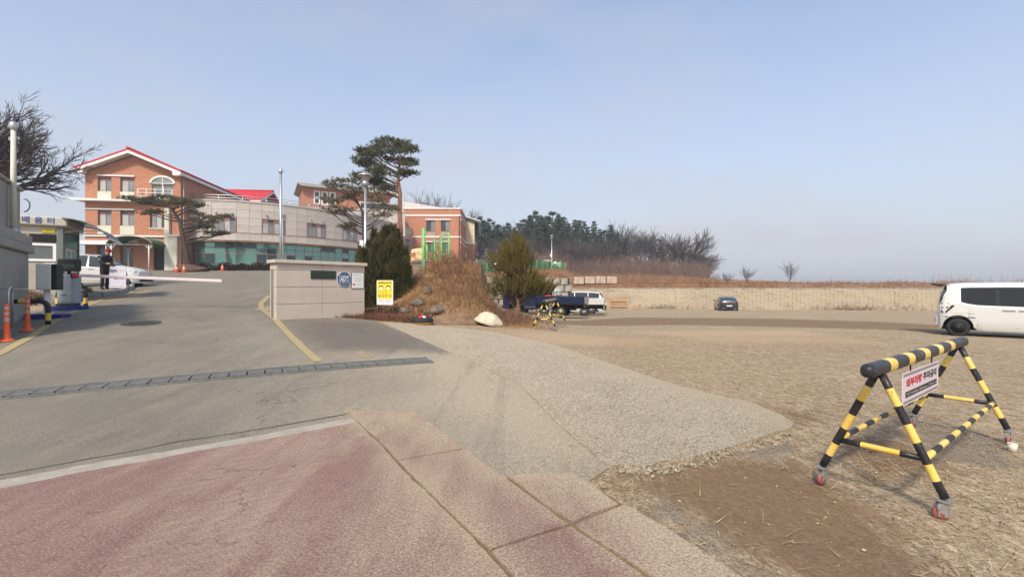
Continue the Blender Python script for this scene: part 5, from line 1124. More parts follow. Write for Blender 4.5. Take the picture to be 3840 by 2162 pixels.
# cars on the upper terrace behind the green fence
for (px, D, rz, pnt, lab) in ((1812, 53, 170, car_grey, 'dark car behind the green fence, left of the small pine'), (2012, 77, 168, car_grey, 'dark car behind the green fence, right of the small pine'), (2052, 79.5, 168, car_white, 'white car behind the green fence near the distant lamp')):
    x = (px-1920)/F*D; c_ = Car('terrace_car', lab, (x, D, float(U(x, D))), R(rz), SEDAN, pnt, group='cars parked on the upper terrace'); dress_sedan(c_)

# light trucks
def truck(name, label, loc, rz, pnt, cabx, bed_m, frame_m=None, guard=False, rear_in=False):
    r_ = empty(name, loc, rz, label, 'truck'); hw = .80
    cab = [(cabx, .42), (cabx, 1.95), (cabx+.12, 2.0), (1.75, 2.0), (1.92, 1.93), (2.32, 1.22), (2.40, .95), (2.40, .45), (2.02, .42), (1.98, .62), (1.82, .78), (1.55, .83), (1.28, .78), (1.12, .62), (1.08, .42)]
    b = MB(); b.prism(cab, -hw, hw); b.build('cab', pnt, r_, bevel=.05, seg=2)
    for s in (-1, 1):
        y = s*(hw+.003)
        def gl(nm, poly, m_, o=.0): bq = MB(); bq.prism(poly, min(y, y+s*(.008+o)), max(y, y+s*(.008+o))); bq.build(nm, m_, r_)
        gl('side_window', [(.98, 1.2), (.98, 1.85), (1.72, 1.85), (2.12, 1.2)], dark_glass)
        if cabx < .5: gl('side_window', [(cabx+.15, 1.25), (cabx+.15, 1.85), (.88, 1.85), (.88, 1.25)], dark_glass)
        gl('door_seam', [(.92, .5), (.935, .5), (.935, 1.9), (.92, 1.9)], seam_m, -.003); gl('door_handle', [(1.0, 1.02), (1.2, 1.02), (1.2, 1.06), (1.0, 1.06)], plastic_m, .02); gl('side_stripe', [(cabx, .56), (1.0, .56), (1.0, .60), (cabx, .60)], chrome_m, -.002)
        b = MB(); b.box((2.08, s*(hw+.16), 1.35), (.1, .16, .28)); b.bar((2.05, s*hw, 1.5), (2.08, s*(hw+.12), 1.45), .03, .03); b.build('mirror', plastic_m, r_, bevel=.02)
        b = MB(); b.box((2.37, s*.58, .78), (.1, .3, .2)); b.build('head_lamp', head_m, r_, bevel=.02)
    b = MB(); b.add([(1.94, -.7, 1.88), (1.94, .7, 1.88), (2.31, .72, 1.24), (2.31, -.72, 1.24)], [(0, 1, 2, 3)]); b.add([(1.96, -.7, 1.89), (1.96, .7, 1.89), (2.33, .72, 1.25), (2.33, -.72, 1.25)], [(3, 2, 1, 0)]); b.build('windscreen', dark_glass, r_)
    one('b2', (2.36, -.78, .38), (2.47, .78, .62), name='bumper', mats=plastic_m, parent=r_, bevel=.03)
    x0, x1 = -2.5, cabx-.06
    one('b2', (x0, -.8, .74), (x1, .8, .82), name='bed_floor', mats=frame_m or rust, parent=r_)
    for s in (-1, 1):
        b = MB(); y = s*.82; b.b2((x0+.02, y-.022, .80), (x1, y+.022, 1.18))
        for z in (.86, .99, 1.12): b.b2((x0+.05, y+s*.022 if s > 0 else y-.05, z-.035), (x1-.03, y+.05 if s > 0 else y-.022, z+.035))
        b.build('side_board', bed_m, r_, bevel=.008)
        b = MB(); b.b2((x0, y-.03, 1.185), (x1, y+.03, 1.21)); b.build('top_rail', rust if bed_m is not car_white else bed_m, r_)
        b = MB(); [b.b2((x, y-.03, .62), (x+.04, y+.02, .8)) for x in (-.75, -.1)]; b.build('bracket', rust, r_)
    one('b2', (x0-.05, -.82, .78), (x0, .82, 1.18), name='tailgate', mats=bed_m if not rear_in else zinc, parent=r_, bevel=.01)
    b = MB(); b.b2((-2.45, -.38, .5), (2.0, -.28, .7)); b.b2((-2.45, .28, .5), (2.0, .38, .7)); b.b2((-2.4, -.38, .5), (-2.3, .38, .7)); b.b2((-.6, -.62, .36), (.25, -.3, .7)); b.build('chassis', under_m, r_)
    one('b2', (-2.48, -.75, .42), (-2.40, .75, .52), name='rear_guard', mats=under_m, parent=r_)
    for s in (-1, 1): one('b2', (-2.53, s*.62-.13, .58), (-2.49, s*.62+.13, .70), name='tail_lamp', mats=tail_m, parent=r_)
    if guard:
        for y in (-.78, -.4, 0, .4, .78): one('tube', [(cabx-.14, y, .82), (cabx-.14, y, 2.05)], .025, 6, name='guard_bar', mats=pnt, parent=r_)
        for z in (1.3, 1.7, 2.05): one('tube', [(cabx-.14, -.8, z), (cabx-.14, .8, z)], .025, 6, name='guard_bar', mats=pnt, parent=r_)
        for y in (-.8, .8): one('tube', [(cabx-.14, y, 2.05), (cabx-.62, y, 1.22)], .025, 6, name='guard_bar', mats=pnt, parent=r_)
    else:
        for y in (-.7, -.23, .23, .7): one('tube', [(cabx-.1, y, .82), (cabx-.1, y, 1.78)], .02, 6, name='guard_bar', mats=rust, parent=r_)
        one('tube', [(cabx-.1, -.75, 1.78), (cabx-.1, .75, 1.78)], .02, 6, name='guard_bar', mats=rust, parent=r_)
    dummy = type('W', (), {})(); dummy.c = dict(r=.325, spokes=6); dummy.root = r_
    for xw, rr_ in ((1.55, .325), (-1.15, .30)):
        for s in (-1, 1): dummy.c['r'] = rr_; Car.wheel(dummy, xw, s, .82)
    return r_
ta = gx(2042, 28.2, -.01); bt = truck('blue_truck', 'navy blue flatbed light truck parked behind the small pine', ta, R(162), car_navy, .35, car_navy)
tb = gx(2128, 32.4, -.01); wt_ = truck('white_truck', 'white light truck with bed guard frame between blue truck and SUV', tb, R(170), car_white, .95, car_white, guard=True, rear_in=True)
tl = empty('bed_load', bt.matrix_basis @ Vector((-.9, 0, .82)), R(162), 'orange tool and dark tarp heap in the blue truck bed', 'tarp')
b = MB(); b.lathe([(.5, 0), (.46, .2), (.3, .36), (.1, .44), (.001, .45)], 9, Matrix.Diagonal((1.4, 1.0, 1, 1))); b.build('dark_tarp', rust, tl); one('b2', (.5, -.15, .36), (.85, .15, .46), name='orange_tool', mats=red_s, parent=tl, bevel=.03)
print('part4 ok')
# ------------------------------------------------------------------ guard booth and gate equipment
beige_m = pm('beige_panel', srgb(172, 164, 148), .6, var=.06); booth_grey = pm('booth_grey_green', srgb(110, 118, 112), .5, var=.06); fascia2_m = pm('booth_fascia', srgb(184, 178, 164), .5, var=.05); led_m = pm('led_panel_black', (.015, .013, .013), .35, var=.1); blue_pc = MATS['blue_polycarbonate']
letter_blue = pm('letter_blue', srgb(64, 76, 130), .5, var=.05); letter_yel = pm('letter_yellow', srgb(214, 186, 30), .5, var=.05); booth_glass = pm('booth_glass', (.12, .135, .13), .08, var=.2, scale=2, spec=.7)
bo0 = Vector((-15.2, 15.8, 0)); bo0.z = float(G(bo0.x, bo0.y)); BA = R(32.7)
BO = empty('guard_booth', bo0, BA, 'beige guard booth with blue awning behind the grey gate pier', 'booth')
XW, YD = -1.95, 2.2
b = MB(); b.b2((XW, .02, -.1), (-.02, YD, 2.6)); b.build('core', beige_m, BO)
one('b2', (XW-.01, -.02, .02), (.0, .018, 1.05), name='lower_panel', mats=beige_m, parent=BO); one('b2', (XW-.01, -.015, 1.06), (-.16, .018, 1.38), name='lower_panel', mats=beige_m, parent=BO)
one('b2', (-.15, -.06, -.1), (.02, .12, 2.58), name='corner_post', mats=booth_grey, parent=BO, bevel=.01); one('b2', (-.06, YD-.1, -.1), (.02, YD+.02, 2.58), name='corner_post', mats=booth_grey, parent=BO)
wf = MB(); [wf.b2(lo, hi) for lo, hi in (((-1.25, -.05, 1.40), (-.16, .0, 1.48)), ((-1.25, -.05, 1.92), (-.16, .0, 2.0)), ((-1.25, -.05, 1.48), (-1.17, .0, 1.92)), ((-.24, -.05, 1.48), (-.16, .0, 1.92)))]; w = wf.build('window', white_paint, BO); one('b2', (-1.17, -.02, 1.48), (-.24, .01, 1.92), name='pane', mats=booth_glass, parent=w)
one('b2', (XW, -.03, 2.04), (-.17, .01, 2.30), name='led_panel', mats=led_m, parent=BO); text('lettering', '안내', .24, T(-1.02, -.036, 2.16) @ FACE, letter_yel, BO, .008)
one('b2', (-.52, -.03, 2.36), (-.2, -.02, 2.48), name='yellow_sticker', mats=letter_yel, parent=BO); fine_print('sticker_mark', [(-.36, 2.42, .05, .14)], black_s, BO, y=-.034)
one('b2', (XW, .0, 2.31), (-.1, .03, 2.57), name='upper_panel', mats=fascia2_m, parent=BO)
b = MB(); b.b2((XW-.12, -.16, 2.58), (.14, YD+.1, 2.88)); b.build('roof_fascia', fascia2_m, BO, bevel=.05, seg=3)
for k, ch in enumerate('배움터'): text('roof_lettering', ch, .23, T(-.86+k*.30, -.166, 2.73) @ FACE, letter_blue, BO, .006)
# shaded right side: dark sheet painting the shade inside the opening, sliding window
one('b2', (-.018, .14, 1.0), (.004, YD-.12, 2.5), name='side_opening_shade', mats=dark_glass, parent=BO)
wf = MB(); [wf.b2(lo, hi) for lo, hi in (((-.01, .3, 1.25), (.03, 1.5, 1.31)), ((-.01, .3, 1.82), (.03, 1.5, 1.88)), ((-.01, .3, 1.31), (.03, .36, 1.82)), ((-.01, 1.44, 1.31), (.03, 1.5, 1.82)), ((-.01, .85, 1.31), (.03, .95, 1.82)))]; w = wf.build('window', white_paint, BO); one('b2', (.0, .36, 1.31), (.012, 1.44, 1.82), name='pane', mats=booth_glass, parent=w)
P = [[(.02+1.2*math.sin(k/10*1.25)/math.sin(1.25), v, 2.86-.62*(1-math.cos(k/10*1.25))/(1-math.cos(1.25))) for k in range(11)] for v in np.linspace(-.25, 2.5, 6)]
b = MB(); b.grid(P); aw2 = b.build('awning_sheet', blue_pc, BO); aw2.modifiers.new('s', 'SOLIDIFY').thickness = .02
for v in (-.26, 2.51): b = MB(); b.tube([(.02+1.2*math.sin(k/10*1.25)/math.sin(1.25), v, 2.85-.62*(1-math.cos(k/10*1.25))/(1-math.cos(1.25))) for k in range(11)], .025, 6); b.build('awning_rib', booth_grey, BO)
b = MB(); b.bar((1.22, -.26, 2.24), (1.22, 2.51, 2.24), .05, .06); b.build('awning_edge', white_paint, BO)
[one('bar', (.02, v, 2.5), (.9, v, 2.55), .03, .03, name='awning_bracket', mats=white_paint, parent=BO) for v in (.6, 1.8)]
ns_ = empty('round_notice', BO.matrix_basis @ Vector((-.33, -.03, 1.17)), BA, 'white notice with a red ring on the booth wall', 'notice'); one('b2', (-.14, 0, -.16), (.14, .008, .18), name='sheet', mats=white_s, parent=ns_)
b = MB()
for i in range(24): t0, t1 = 2*PI*i/24, 2*PI*(i+1)/24; b.prism([(.085*math.cos(t0), .085*math.sin(t0)), (.085*math.cos(t1), .085*math.sin(t1)), (.11*math.cos(t1), .11*math.sin(t1)), (.11*math.cos(t0), .11*math.sin(t0))], -.004, -.001)
b.bar((-.07, -.002, .07), (.07, -.002, -.07), .003, .02); b.build('red_ring', red_s, ns_)
# kerbed island where the guard stands
isl = pix([(305, 1117), (380, 1113), (440, 1104), (482, 1090), (497, 1077), (480, 1071)])+[(-19.5, 22.4), (-20.5, 20), (-18.5, 17.5), (-15.6, 15.2), (-14.2, 14.6)]
sheet('traffic_island', ragged(isl, .2, .008), .13, pm('island_paving', srgb(124, 100, 78), .9, c2=srgb(112, 108, 102), var=.2, scale=1.2), .3, None, .2, label='kerbed island beside the guard booth')
def kerb(pts, label):
    pts = [Vector((*p, 0)) for p in pts]; root = empty('kerb'); tag(root, label, kind='structure')
    for a, c_ in zip(pts[:-1], pts[1:]):
        n_ = max(1, int((c_-a).length/.8))
        for k in range(n_): p_, q_ = a.lerp(c_, (k+.02)/n_), a.lerp(c_, (k+.98)/n_); b = MB(); b.bar(gq(p_, .08), gq(q_, .08), .16, .2); b.build('kerb_stone', concrete_kerb_m, root, bevel=.015)
kerb(isl[:6], 'grey kerb stones round the island'); kerb([(-14.2, 14.6)]+isl[:1], 'kerb stones behind the barrier cabinet')
blue_base = pm('blue_base_paint', srgb(26, 42, 120), .5, var=.15, scale=4)
# barrier cabinet and arm
cb = gx(259, 13.9); CB = empty('barrier_gate', cb, R(4), 'grey barrier gate cabinet with long white arm and black display', 'barrier gate')
one('b2', (-.37, -.22, -.1), (.37, .25, .12), name='plinth', mats=blue_base, parent=CB, bevel=.01)
cab_m = pm('cabinet_grey', srgb(158, 166, 170), .45, var=.08, scale=2); one('b2', (-.23, -.16, .18), (.23, .18, 1.06), name='cabinet', mats=cab_m, parent=CB, bevel=.035); one('b2', (-.2, -.14, .12), (.2, .16, .18), name='foot', mats=rust, parent=CB)
one('b2', (-.2, -.172, .24), (.2, -.161, .92), name='door', mats=cab_m, parent=CB, bevel=.01); one('b2', (-.07, -.18, .44), (.07, -.172, .46), name='maker_plate', mats=black_s, parent=CB); one('lathe', [(.012, 0), (.012, .01)], 10, T(-.02, -.162, .98) @ Matrix.Rotation(PI/2, 4, 'X'), name='lock', mats=rust, parent=CB)
one('tube', [(0, 0, 1.05), (0, 0, 1.2)], .05, 10, name='display_neck', mats=led_m, parent=CB)
one('b2', (-.25, -.12, 1.15), (.27, .12, 1.52), name='display_housing', mats=led_m, parent=CB, bevel=.03); one('b2', (-.13, -.128, 1.25), (.25, -.121, 1.36), name='display_screen', mats=pm('dim_green_display', srgb(60, 84, 60), .3, var=.2, scale=20), parent=CB)
one('b2', (.2, -.22, .95), (.36, -.10, 1.10), name='arm_hub', mats=rust, parent=CB, bevel=.02)
pink_white = pm('faded_arm_white', srgb(222, 204, 204), .5, var=.05); pA = Vector((.28, -.2, 1.03)); pB = CB.matrix_basis.inverted() @ at(833, 1053, 14.2)
b = MB(); b.bar(pA, pB, .05, .09); b.build('arm', pink_white, CB, bevel=.01)
b = MB(); b.bar(pA.lerp(pB, .0)+Vector((0, -.028, 0)), pA.lerp(pB, .04)+Vector((0, -.028, 0)), .004, .085); b.build('arm_red_tape', red_s, CB)
# electric box on a post
eb = gx(176, 12.2); EB = empty('control_box', eb, R(14), 'cream control box with dark side on a white post', 'control box')
one('b2', (-.38, -.2, -.1), (.42, .2, .11), name='plinth', mats=blue_base, parent=EB, bevel=.01); one('lathe', [(.14, .11), (.14, .13), (.07, .16), (.065, .74)], 16, name='post', mats=white_paint, parent=EB); one('b2', (-.16, -.14, .74), (.16, .14, 1.42), name='box', mats=white_paint, parent=EB, bevel=.012)
one('b2', (.165, -.13, .74), (.29, .13, 1.41), name='side_unit', mats=pm('dark_green_metal', srgb(28, 44, 38), .5), parent=EB, bevel=.01); one('b2', (-.14, -.148, .78), (.14, -.141, 1.38), name='door', mats=white_paint, parent=EB, bevel=.004)
# black and yellow hoop guards
def hoop(px, D, w, h, rz, label):
    r_ = empty('hoop_guard', gx(px, D), rz, label, 'hoop guard', 'hoop guards by the barrier'); rr_ = .055; k_ = .16
    pts = [(-w/2, 0, -.05), (-w/2, 0, .12), (-w/2, 0, .30), (-w/2, 0, h-k_)]+[(-w/2+k_*(1-math.cos(PI/2*i/5)), 0, h-k_+k_*math.sin(PI/2*i/5)) for i in range(1, 6)]+[(-.14, 0, h), (.0, 0, h)]+[(w/2-k_*(1-math.cos(PI/2*i/5)), 0, h-k_+k_*math.sin(PI/2*i/5)) for i in range(5, 0, -1)]+[(w/2, 0, h-k_), (w/2, 0, .30), (w/2, 0, .12), (w/2, 0, -.05)]
    mi = [0]*(len(pts)-1); mi[1] = 1; mi[-2] = 1; mi[9] = 1
    b = MB(); b.tube(pts, rr_, 12, mi); b.build('hoop', [black_paint, yellow_paint], r_)
    for s in (-1, 1): one('lathe', [(.09, 0), (.09, .015), (.06, .02)], 12, T(s*w/2, 0, 0), name='foot_plate', mats=black_paint, parent=r_)
hoop(100, 11.0, .82, .58, R(16), 'black and yellow hoop guard in front of the control box'); hoop(269, 14.55, .80, .55, R(6), 'black and yellow hoop guard behind the barrier cabinet')
# flexible orange delineator posts
orange_m = pm('orange_plastic', srgb(226, 92, 40), .45, var=.06); refl_m = pm('grey_reflective_band', srgb(170, 164, 158), .4, var=.08)
for px, D, lab in ((26, 9.35, 'nearest orange delineator post with grey bands at the left edge'), (103, 10.35, 'orange delineator post with grey bands beside the hoop guard')):
    r_ = empty('delineator_post', gx(px, D), random.random(), lab, 'delineator', 'orange delineator posts')
    b = MB(); b.lathe([(.13, 0), (.13, .02), (.10, .035), (.055, .06), (.048, .2), (.044, .4), (.0435, .47), (.043, .53), (.0425, .58), (.042, .64), (.0415, .69), (.04, .74), (.03, .75)], 18, mi=[0, 0, 0, 0, 0, 1, 0, 1, 0, 1, 0, 0]); b.build('post', [orange_m, refl_m], r_)
    for k in range(3): one('lathe', [(.012, 0), (.01, .008)], 8, T(.105*math.cos(k*2.09), .105*math.sin(k*2.09), .025), name='bolt', mats=zinc, parent=r_)
# traffic cones up by the school
for px, D, lab in ((662, 41.6, 'left one of the two orange cones below the leaning pine'), (690, 41.6, 'right one of the two orange cones below the leaning pine'), (834, 45.5, 'single orange cone in front of the teal glazing')):
    x = (px-1920)/F*D; r_ = empty('traffic_cone', gx(px, D), 0, lab, 'traffic cone', 'orange traffic cones')
    b = MB(); b.lathe([(.17, .03), (.13, .2), (.105, .34), (.085, .45), (.065, .56), (.03, .72), (.022, .74)], 16, mi=[0, 0, 1, 0, 0, 0]); b.build('cone', [orange_m, white_s], r_); one('box', (0, 0, .015), (.4, .4, .03), name='base', mats=orange_m, parent=r_)
# white sign board beside the guard
sb = gx(441, 20.4, .13); SB = empty('white_sign_board', sb, R(8), 'white standing sign board with pink and dark print beside the guard', 'sign board')
one('b2', (-.33, 0, .06), (.33, .03, .98), name='panel', mats=pm('sign_pale', srgb(206, 206, 218), .5, var=.04), parent=SB); b = MB(); b.bar((-.3, .3, 0), (-.3, .02, .9), .03, .03); b.bar((.3, .3, 0), (.3, .02, .9), .03, .03); b.bar((-.3, 0, 0), (-.3, .015, .1), .03, .03); b.bar((.3, 0, 0), (.3, .015, .1), .03, .03); b.build('stand', zinc, SB)
pink_s = pm('sign_pink', srgb(196, 120, 150), .5, var=.05); fine_print('pink_print', [(.0, .80, .10, .5), (0, .30, .03, .56)], pink_s, SB, seed=9); fine_print('dark_print', [(.05, .46, .09, .36), (0, .14, .035, .5)], pm('sign_ink', srgb(70, 66, 90), .5, var=0), SB, seed=11)

# ------------------------------------------------------------------ the guard
def skin_mesh(name, V, E, Rd, root=0, sub=2):
    me_ = bpy.data.meshes.new(name); me_.from_pydata(V, E, []); ob = bpy.data.objects.new(name, me_); _TS.collection.objects.link(ob)
    sk = ob.modifiers.new('skin', 'SKIN'); ss = ob.modifiers.new('sub', 'SUBSURF'); ss.levels = sub; ss.render_levels = sub
    for i, r_ in enumerate(Rd):
        d = me_.skin_vertices[0].data[i]; d.radius = r_ if hasattr(r_, '__len__') else (r_, r_); d.use_root = i == root
    _TS.view_layers[0].update(); out = bpy.data.meshes.new_from_object(ob.evaluated_get(_TS.view_layers[0].depsgraph)); bpy.data.objects.remove(ob); return out
jacket_m = pm('black_jacket', (.014, .015, .019), .8, var=.3, scale=6); skin_m = pm('skin', srgb(190, 140, 112), .6, var=.08); cap_m = pm('dark_red_cap', srgb(128, 26, 32), .7, var=.15); hair_m = pm('dark_hair', (.03, .026, .024), .7)
# x forward, y left; standing, bent a little forward, forearms raised in front
V = [(0, 0, .95), (.02, 0, 1.10), (.05, 0, 1.27), (.08, 0, 1.42), (.10, 0, 1.49), (.15, 0, 1.56), (.17, 0, 1.64), (.16, 0, 1.70)]; Rd = [(.175, .14), (.18, .14), (.205, .15), (.15, .115), (.064, .064), (.07, .075), (.085, .095), (.06, .075)]
E = [(0, 1), (1, 2), (2, 3), (3, 4), (4, 5), (5, 6), (6, 7)]
for s in (1, -1):
    o = len(V); V += [(-.01, s*.10, .90), (.02, s*.105, .50), (-.03, s*.11, .10), (-.03, s*.11, .045), (.12, s*.125, .035)]; Rd += [(.105, .11), (.075, .08), (.055, .06), (.055, .05), (.045, .035)]; E += [(0, o), (o, o+1), (o+1, o+2), (o+2, o+3), (o+3, o+4)]
    o = len(V); V += [(.07, s*.19, 1.40), (.06, s*.25, 1.14), (.27, s*.17, 1.10), (.33, s*.14, 1.11)]; Rd += [(.088, .088), (.072, .072), (.052, .052), (.038, .025)]; E += [(3, o), (o, o+1), (o+1, o+2), (o+2, o+3)]
    for k in range(4): q = len(V); V += [(.385, s*(.115+.018*k), 1.115-.004*k), (.42-.006*abs(k-1), s*(.11+.018*k), 1.095)]; Rd += [(.0095, .0095), (.008, .008)]; E += [(o+3, q), (q, q+1)]
    q = len(V); V += [(.35, s*.10, 1.135), (.375, s*.085, 1.135)]; Rd += [(.011, .011), (.009, .009)]; E += [(o+3, q), (q, q+1)]
pme_ = skin_mesh('body', V, E, Rd)
pme_.materials.clear(); [pme_.materials.append(m_) for m_ in (jacket_m, skin_m, hair_m)]
for f in pme_.polygons:
    c_ = f.center; f.use_smooth = True
    f.material_index = 1 if (c_.z > 1.50 and c_.x > .13) or (c_.x > .30) else (2 if c_.z > 1.55 else 0)
PZ = gx(393, 20.3, .125); PE = empty('person', PZ, R(-8), 'person in black jacket and dark red cap standing beside the sign board', 'person')
o = bpy.data.objects.new('body', pme_); C.objects.link(o); o.parent = PE
b = MB(); b.lathe([(.108, -.01), (.112, .02), (.105, .06), (.08, .095), (.04, .112), (.001, .115)], 18, T(.165, 0, 1.665) @ Matrix.Rotation(R(10), 4, 'Y') @ Matrix.Diagonal((1.08, .95, 1, 1))); b.add([T(.165, 0, 1.665) @ Matrix.Rotation(R(14), 4, 'Y') @ Vector((.08+.14*math.cos(t_)*k, .095*math.sin(t_), -.005-.012*k)) for k in (0, 1) for t_ in np.linspace(-1.35, 1.35, 9)], [(i, i+1, 10+i, 9+i) for i in range(8)]); cp_ = b.build('cap', cap_m, PE); cp_.modifiers.new('s', 'SOLIDIFY').thickness = .006
b = MB(); b.prism([(.12, 1.575), (.145, 1.60), (.145, 1.635), (.12, 1.645), (.105, 1.61)], -.095, -.083); b.prism([(.12, 1.575), (.145, 1.60), (.145, 1.635), (.12, 1.645), (.105, 1.61)], .083, .095); b.build('ears', skin_m, PE)
b = MB(); b.lathe([(.018, -.02), (.02, 0), (.008, .022)], 8, T(.265, 0, 1.605)); b.build('nose', skin_m, PE)
for s in (1, -1): one('lathe', [(.012, -.004), (.012, .004)], 8, T(.248, s*.035, 1.635) @ Matrix.Rotation(PI/2, 4, 'Y'), name='eye', mats=hair_m, parent=PE)
one('b2', (.244, -.025, 1.567), (.254, .025, 1.574), name='mouth', mats=pm('lips', srgb(150, 90, 80), .6), parent=PE)
for s in (1, -1):
    for (x, z) in ((.055, 1.28), (.06, 1.21)): b = MB(); b.lathe([(.071, -.016), (.071, .016)], 12, T(x, s*.225, z) @ Matrix.Rotation(R(12)*s, 4, 'X')); b.build('reflective_band', refl_m, PE)
print('part5 ok')
# ------------------------------------------------------------------ rolling barricades
def worn(name, c, fade, dirt, rough):
    t_ = NT(name, rough, .4); a_ = t_.noise(3.5, 5, .65); b_ = t_.noise(22, 6, .75); d_ = t_.noise(9, 5, .7); c_ = t_.mix(t_.rng(a_, .35, .7), c, fade); c_ = t_.mix(t_.rng(b_, .62, .67, 0, .85), c_, dirt); c_ = t_.mix(t_.rng(d_, .58, .75, 0, .45), c_, srgb(150, 128, 100)); t_.color(c_); t_.bump(b_, .12, .004); return t_.m
black_w = worn('scuffed_black_tape', (.014, .014, .016), (.030, .030, .034), srgb(96, 88, 78), .42); yellow_w = worn('faded_yellow_tape', (.70, .46, .07), (.78, .60, .20), srgb(120, 92, 50), .45)
cast_red = pm('worn_red_polyurethane', srgb(150, 84, 76), .6, var=.15, scale=12)
def barricade(name, label, P0, P1, spread, group):
    P0, P1 = Vector(P0), Vector(P1); L = (P1-P0).length; r_ = empty(name, P0, math.atan2(P1.y-P0.y, P1.x-P0.x), label, 'barricade', group)
    zt = .925; rr_ = .027
    # rounded top rail in alternating bands
    x0, x1 = -.22, L+.22; cuts = [x0]; x = x0+.33; yl = True; cols = [0]
    while x < x1-.2: cuts.append(x); cols.append(1 if yl else 0); x += .17 if yl else .30; yl = not yl
    cuts.append(x1); cols = cols[:len(cuts)-1]; cols[-1] = 0
    b = MB(); n_ = 20
    def ring(x, k=1.0): return [(x, .047*k*math.copysign(abs(math.cos(t_))**.8, math.cos(t_)), zt+.048+.050*k*math.copysign(abs(math.sin(t_))**.8, math.sin(t_))) for t_ in [2*PI*i/n_ for i in range(n_)]]
    for i in range(len(cuts)-1): b.grid([ring(cuts[i]), ring(cuts[i+1])], cols[i], True, True)
    for xe, s in ((x0, -1), (x1, 1)):
        for k0, k1, d0, d1 in ((1, .93, 0, .02), (.93, .75, .02, .036), (.75, .4, .036, .046), (.4, .02, .046, .048)): b.grid([ring(xe+s*d0, k0), ring(xe+s*d1, k1)], 0, True, True)
    b.build('top_rail', [black_w, yellow_w], r_)
    for xe in (0, L):
        for s in (1, -1):
            a, e = Vector((xe, s*.02, zt)), Vector((xe, s*spread/2, .15)); fr = [0, .12, .27, .42, .57, .74, .87, 1.0]
            b = MB(); b.tube([a.lerp(e, t_) for t_ in fr], rr_, 12, [0, 1, 0, 1, 0, 1, 0]); b.build('leg', [black_w, yellow_w], r_)
            # caster
            cs_ = MB(); cs_.box((0, 0, .135), (.075, .06, .012)); cs_.lathe([(.03, .115), (.03, .13)], 12); M_ = rotz(random.uniform(-1.5, 1.5))
            cs_.b2((-.045, -.024, .03), (.02, -.019, .118), M_); cs_.b2((-.045, .019, .03), (.02, .024, .118), M_); cs_.b2((-.05, -.03, .075), (-.035, .03, .1), M_)
            ct = cs_.build('caster', zinc, r_, M=T(e.x, e.y, 0))
            wm = MB(); wm.lathe([(.02, -.015), (.045, -.014), (.048, -.008), (.048, .008), (.045, .014), (.02, .015)], 18, M_ @ T(-.02, 0, .048) @ Matrix.Rotation(PI/2, 4, 'X')); wm.lathe([(.012, -.026), (.012, .026)], 10, M_ @ T(-.02, 0, .048) @ Matrix.Rotation(PI/2, 4, 'X')); wm.build('caster_wheel', [cast_red], ct)
        tb_ = .70; y_ = .02+(spread/2-.02)*tb_; z_ = zt+(.15-zt)*tb_
        b = MB(); b.tube([(xe, -y_, z_), (xe, -y_*.48, z_), (xe, y_*.42, z_), (xe, y_, z_)], .021, 10, [0, 1, 0]); b.build('end_brace', [black_w, yellow_w], r_)
        ey = MB(); ey.tube([(xe+(-.14 if xe == 0 else .14)+.0, .0, zt-.005-.028+.028*math.cos(t_)) if False else (xe+(-.14 if xe == 0 else .14)+.024*math.sin(t_), 0, zt-.045+.024*math.cos(t_)) for t_ in [2*PI*i/12 for i in range(13)]], .006, 6); ey.build('eye_ring', black_paint, r_)
    for s in (1, -1):
        n2 = 13; b = MB(); b.tube([(L*k/n2, s*y_, z_+.002) for k in range(n2+1)], .022, 10, [1 if k % 2 == 0 else 0 for k in range(n2)]); b.build('side_rail', [black_w, yellow_w], r_)
    return r_, L
def midp(a, c_): return Vector(((a[0]+c_[0])/2, (a[1]+c_[1])/2, 0))
Ap, Bp, Cp, Dp = gp(3092, 1818), gp(3530, 1932), gp(3415, 1603), gp(3786, 1650)
Q0, Q1 = midp(Ap, Bp), midp(Cp, Dp); spr = .5*(math.hypot(Ap[0]-Bp[0], Ap[1]-Bp[1])+math.hypot(Cp[0]-Dp[0], Cp[1]-Dp[1]))
Q0.z = Q1.z = -.012
bar1, L1 = barricade('rolling_barricade', 'large black and yellow rolling barricade in the right foreground', Q0, Q1, spr, 'black and yellow barricades')
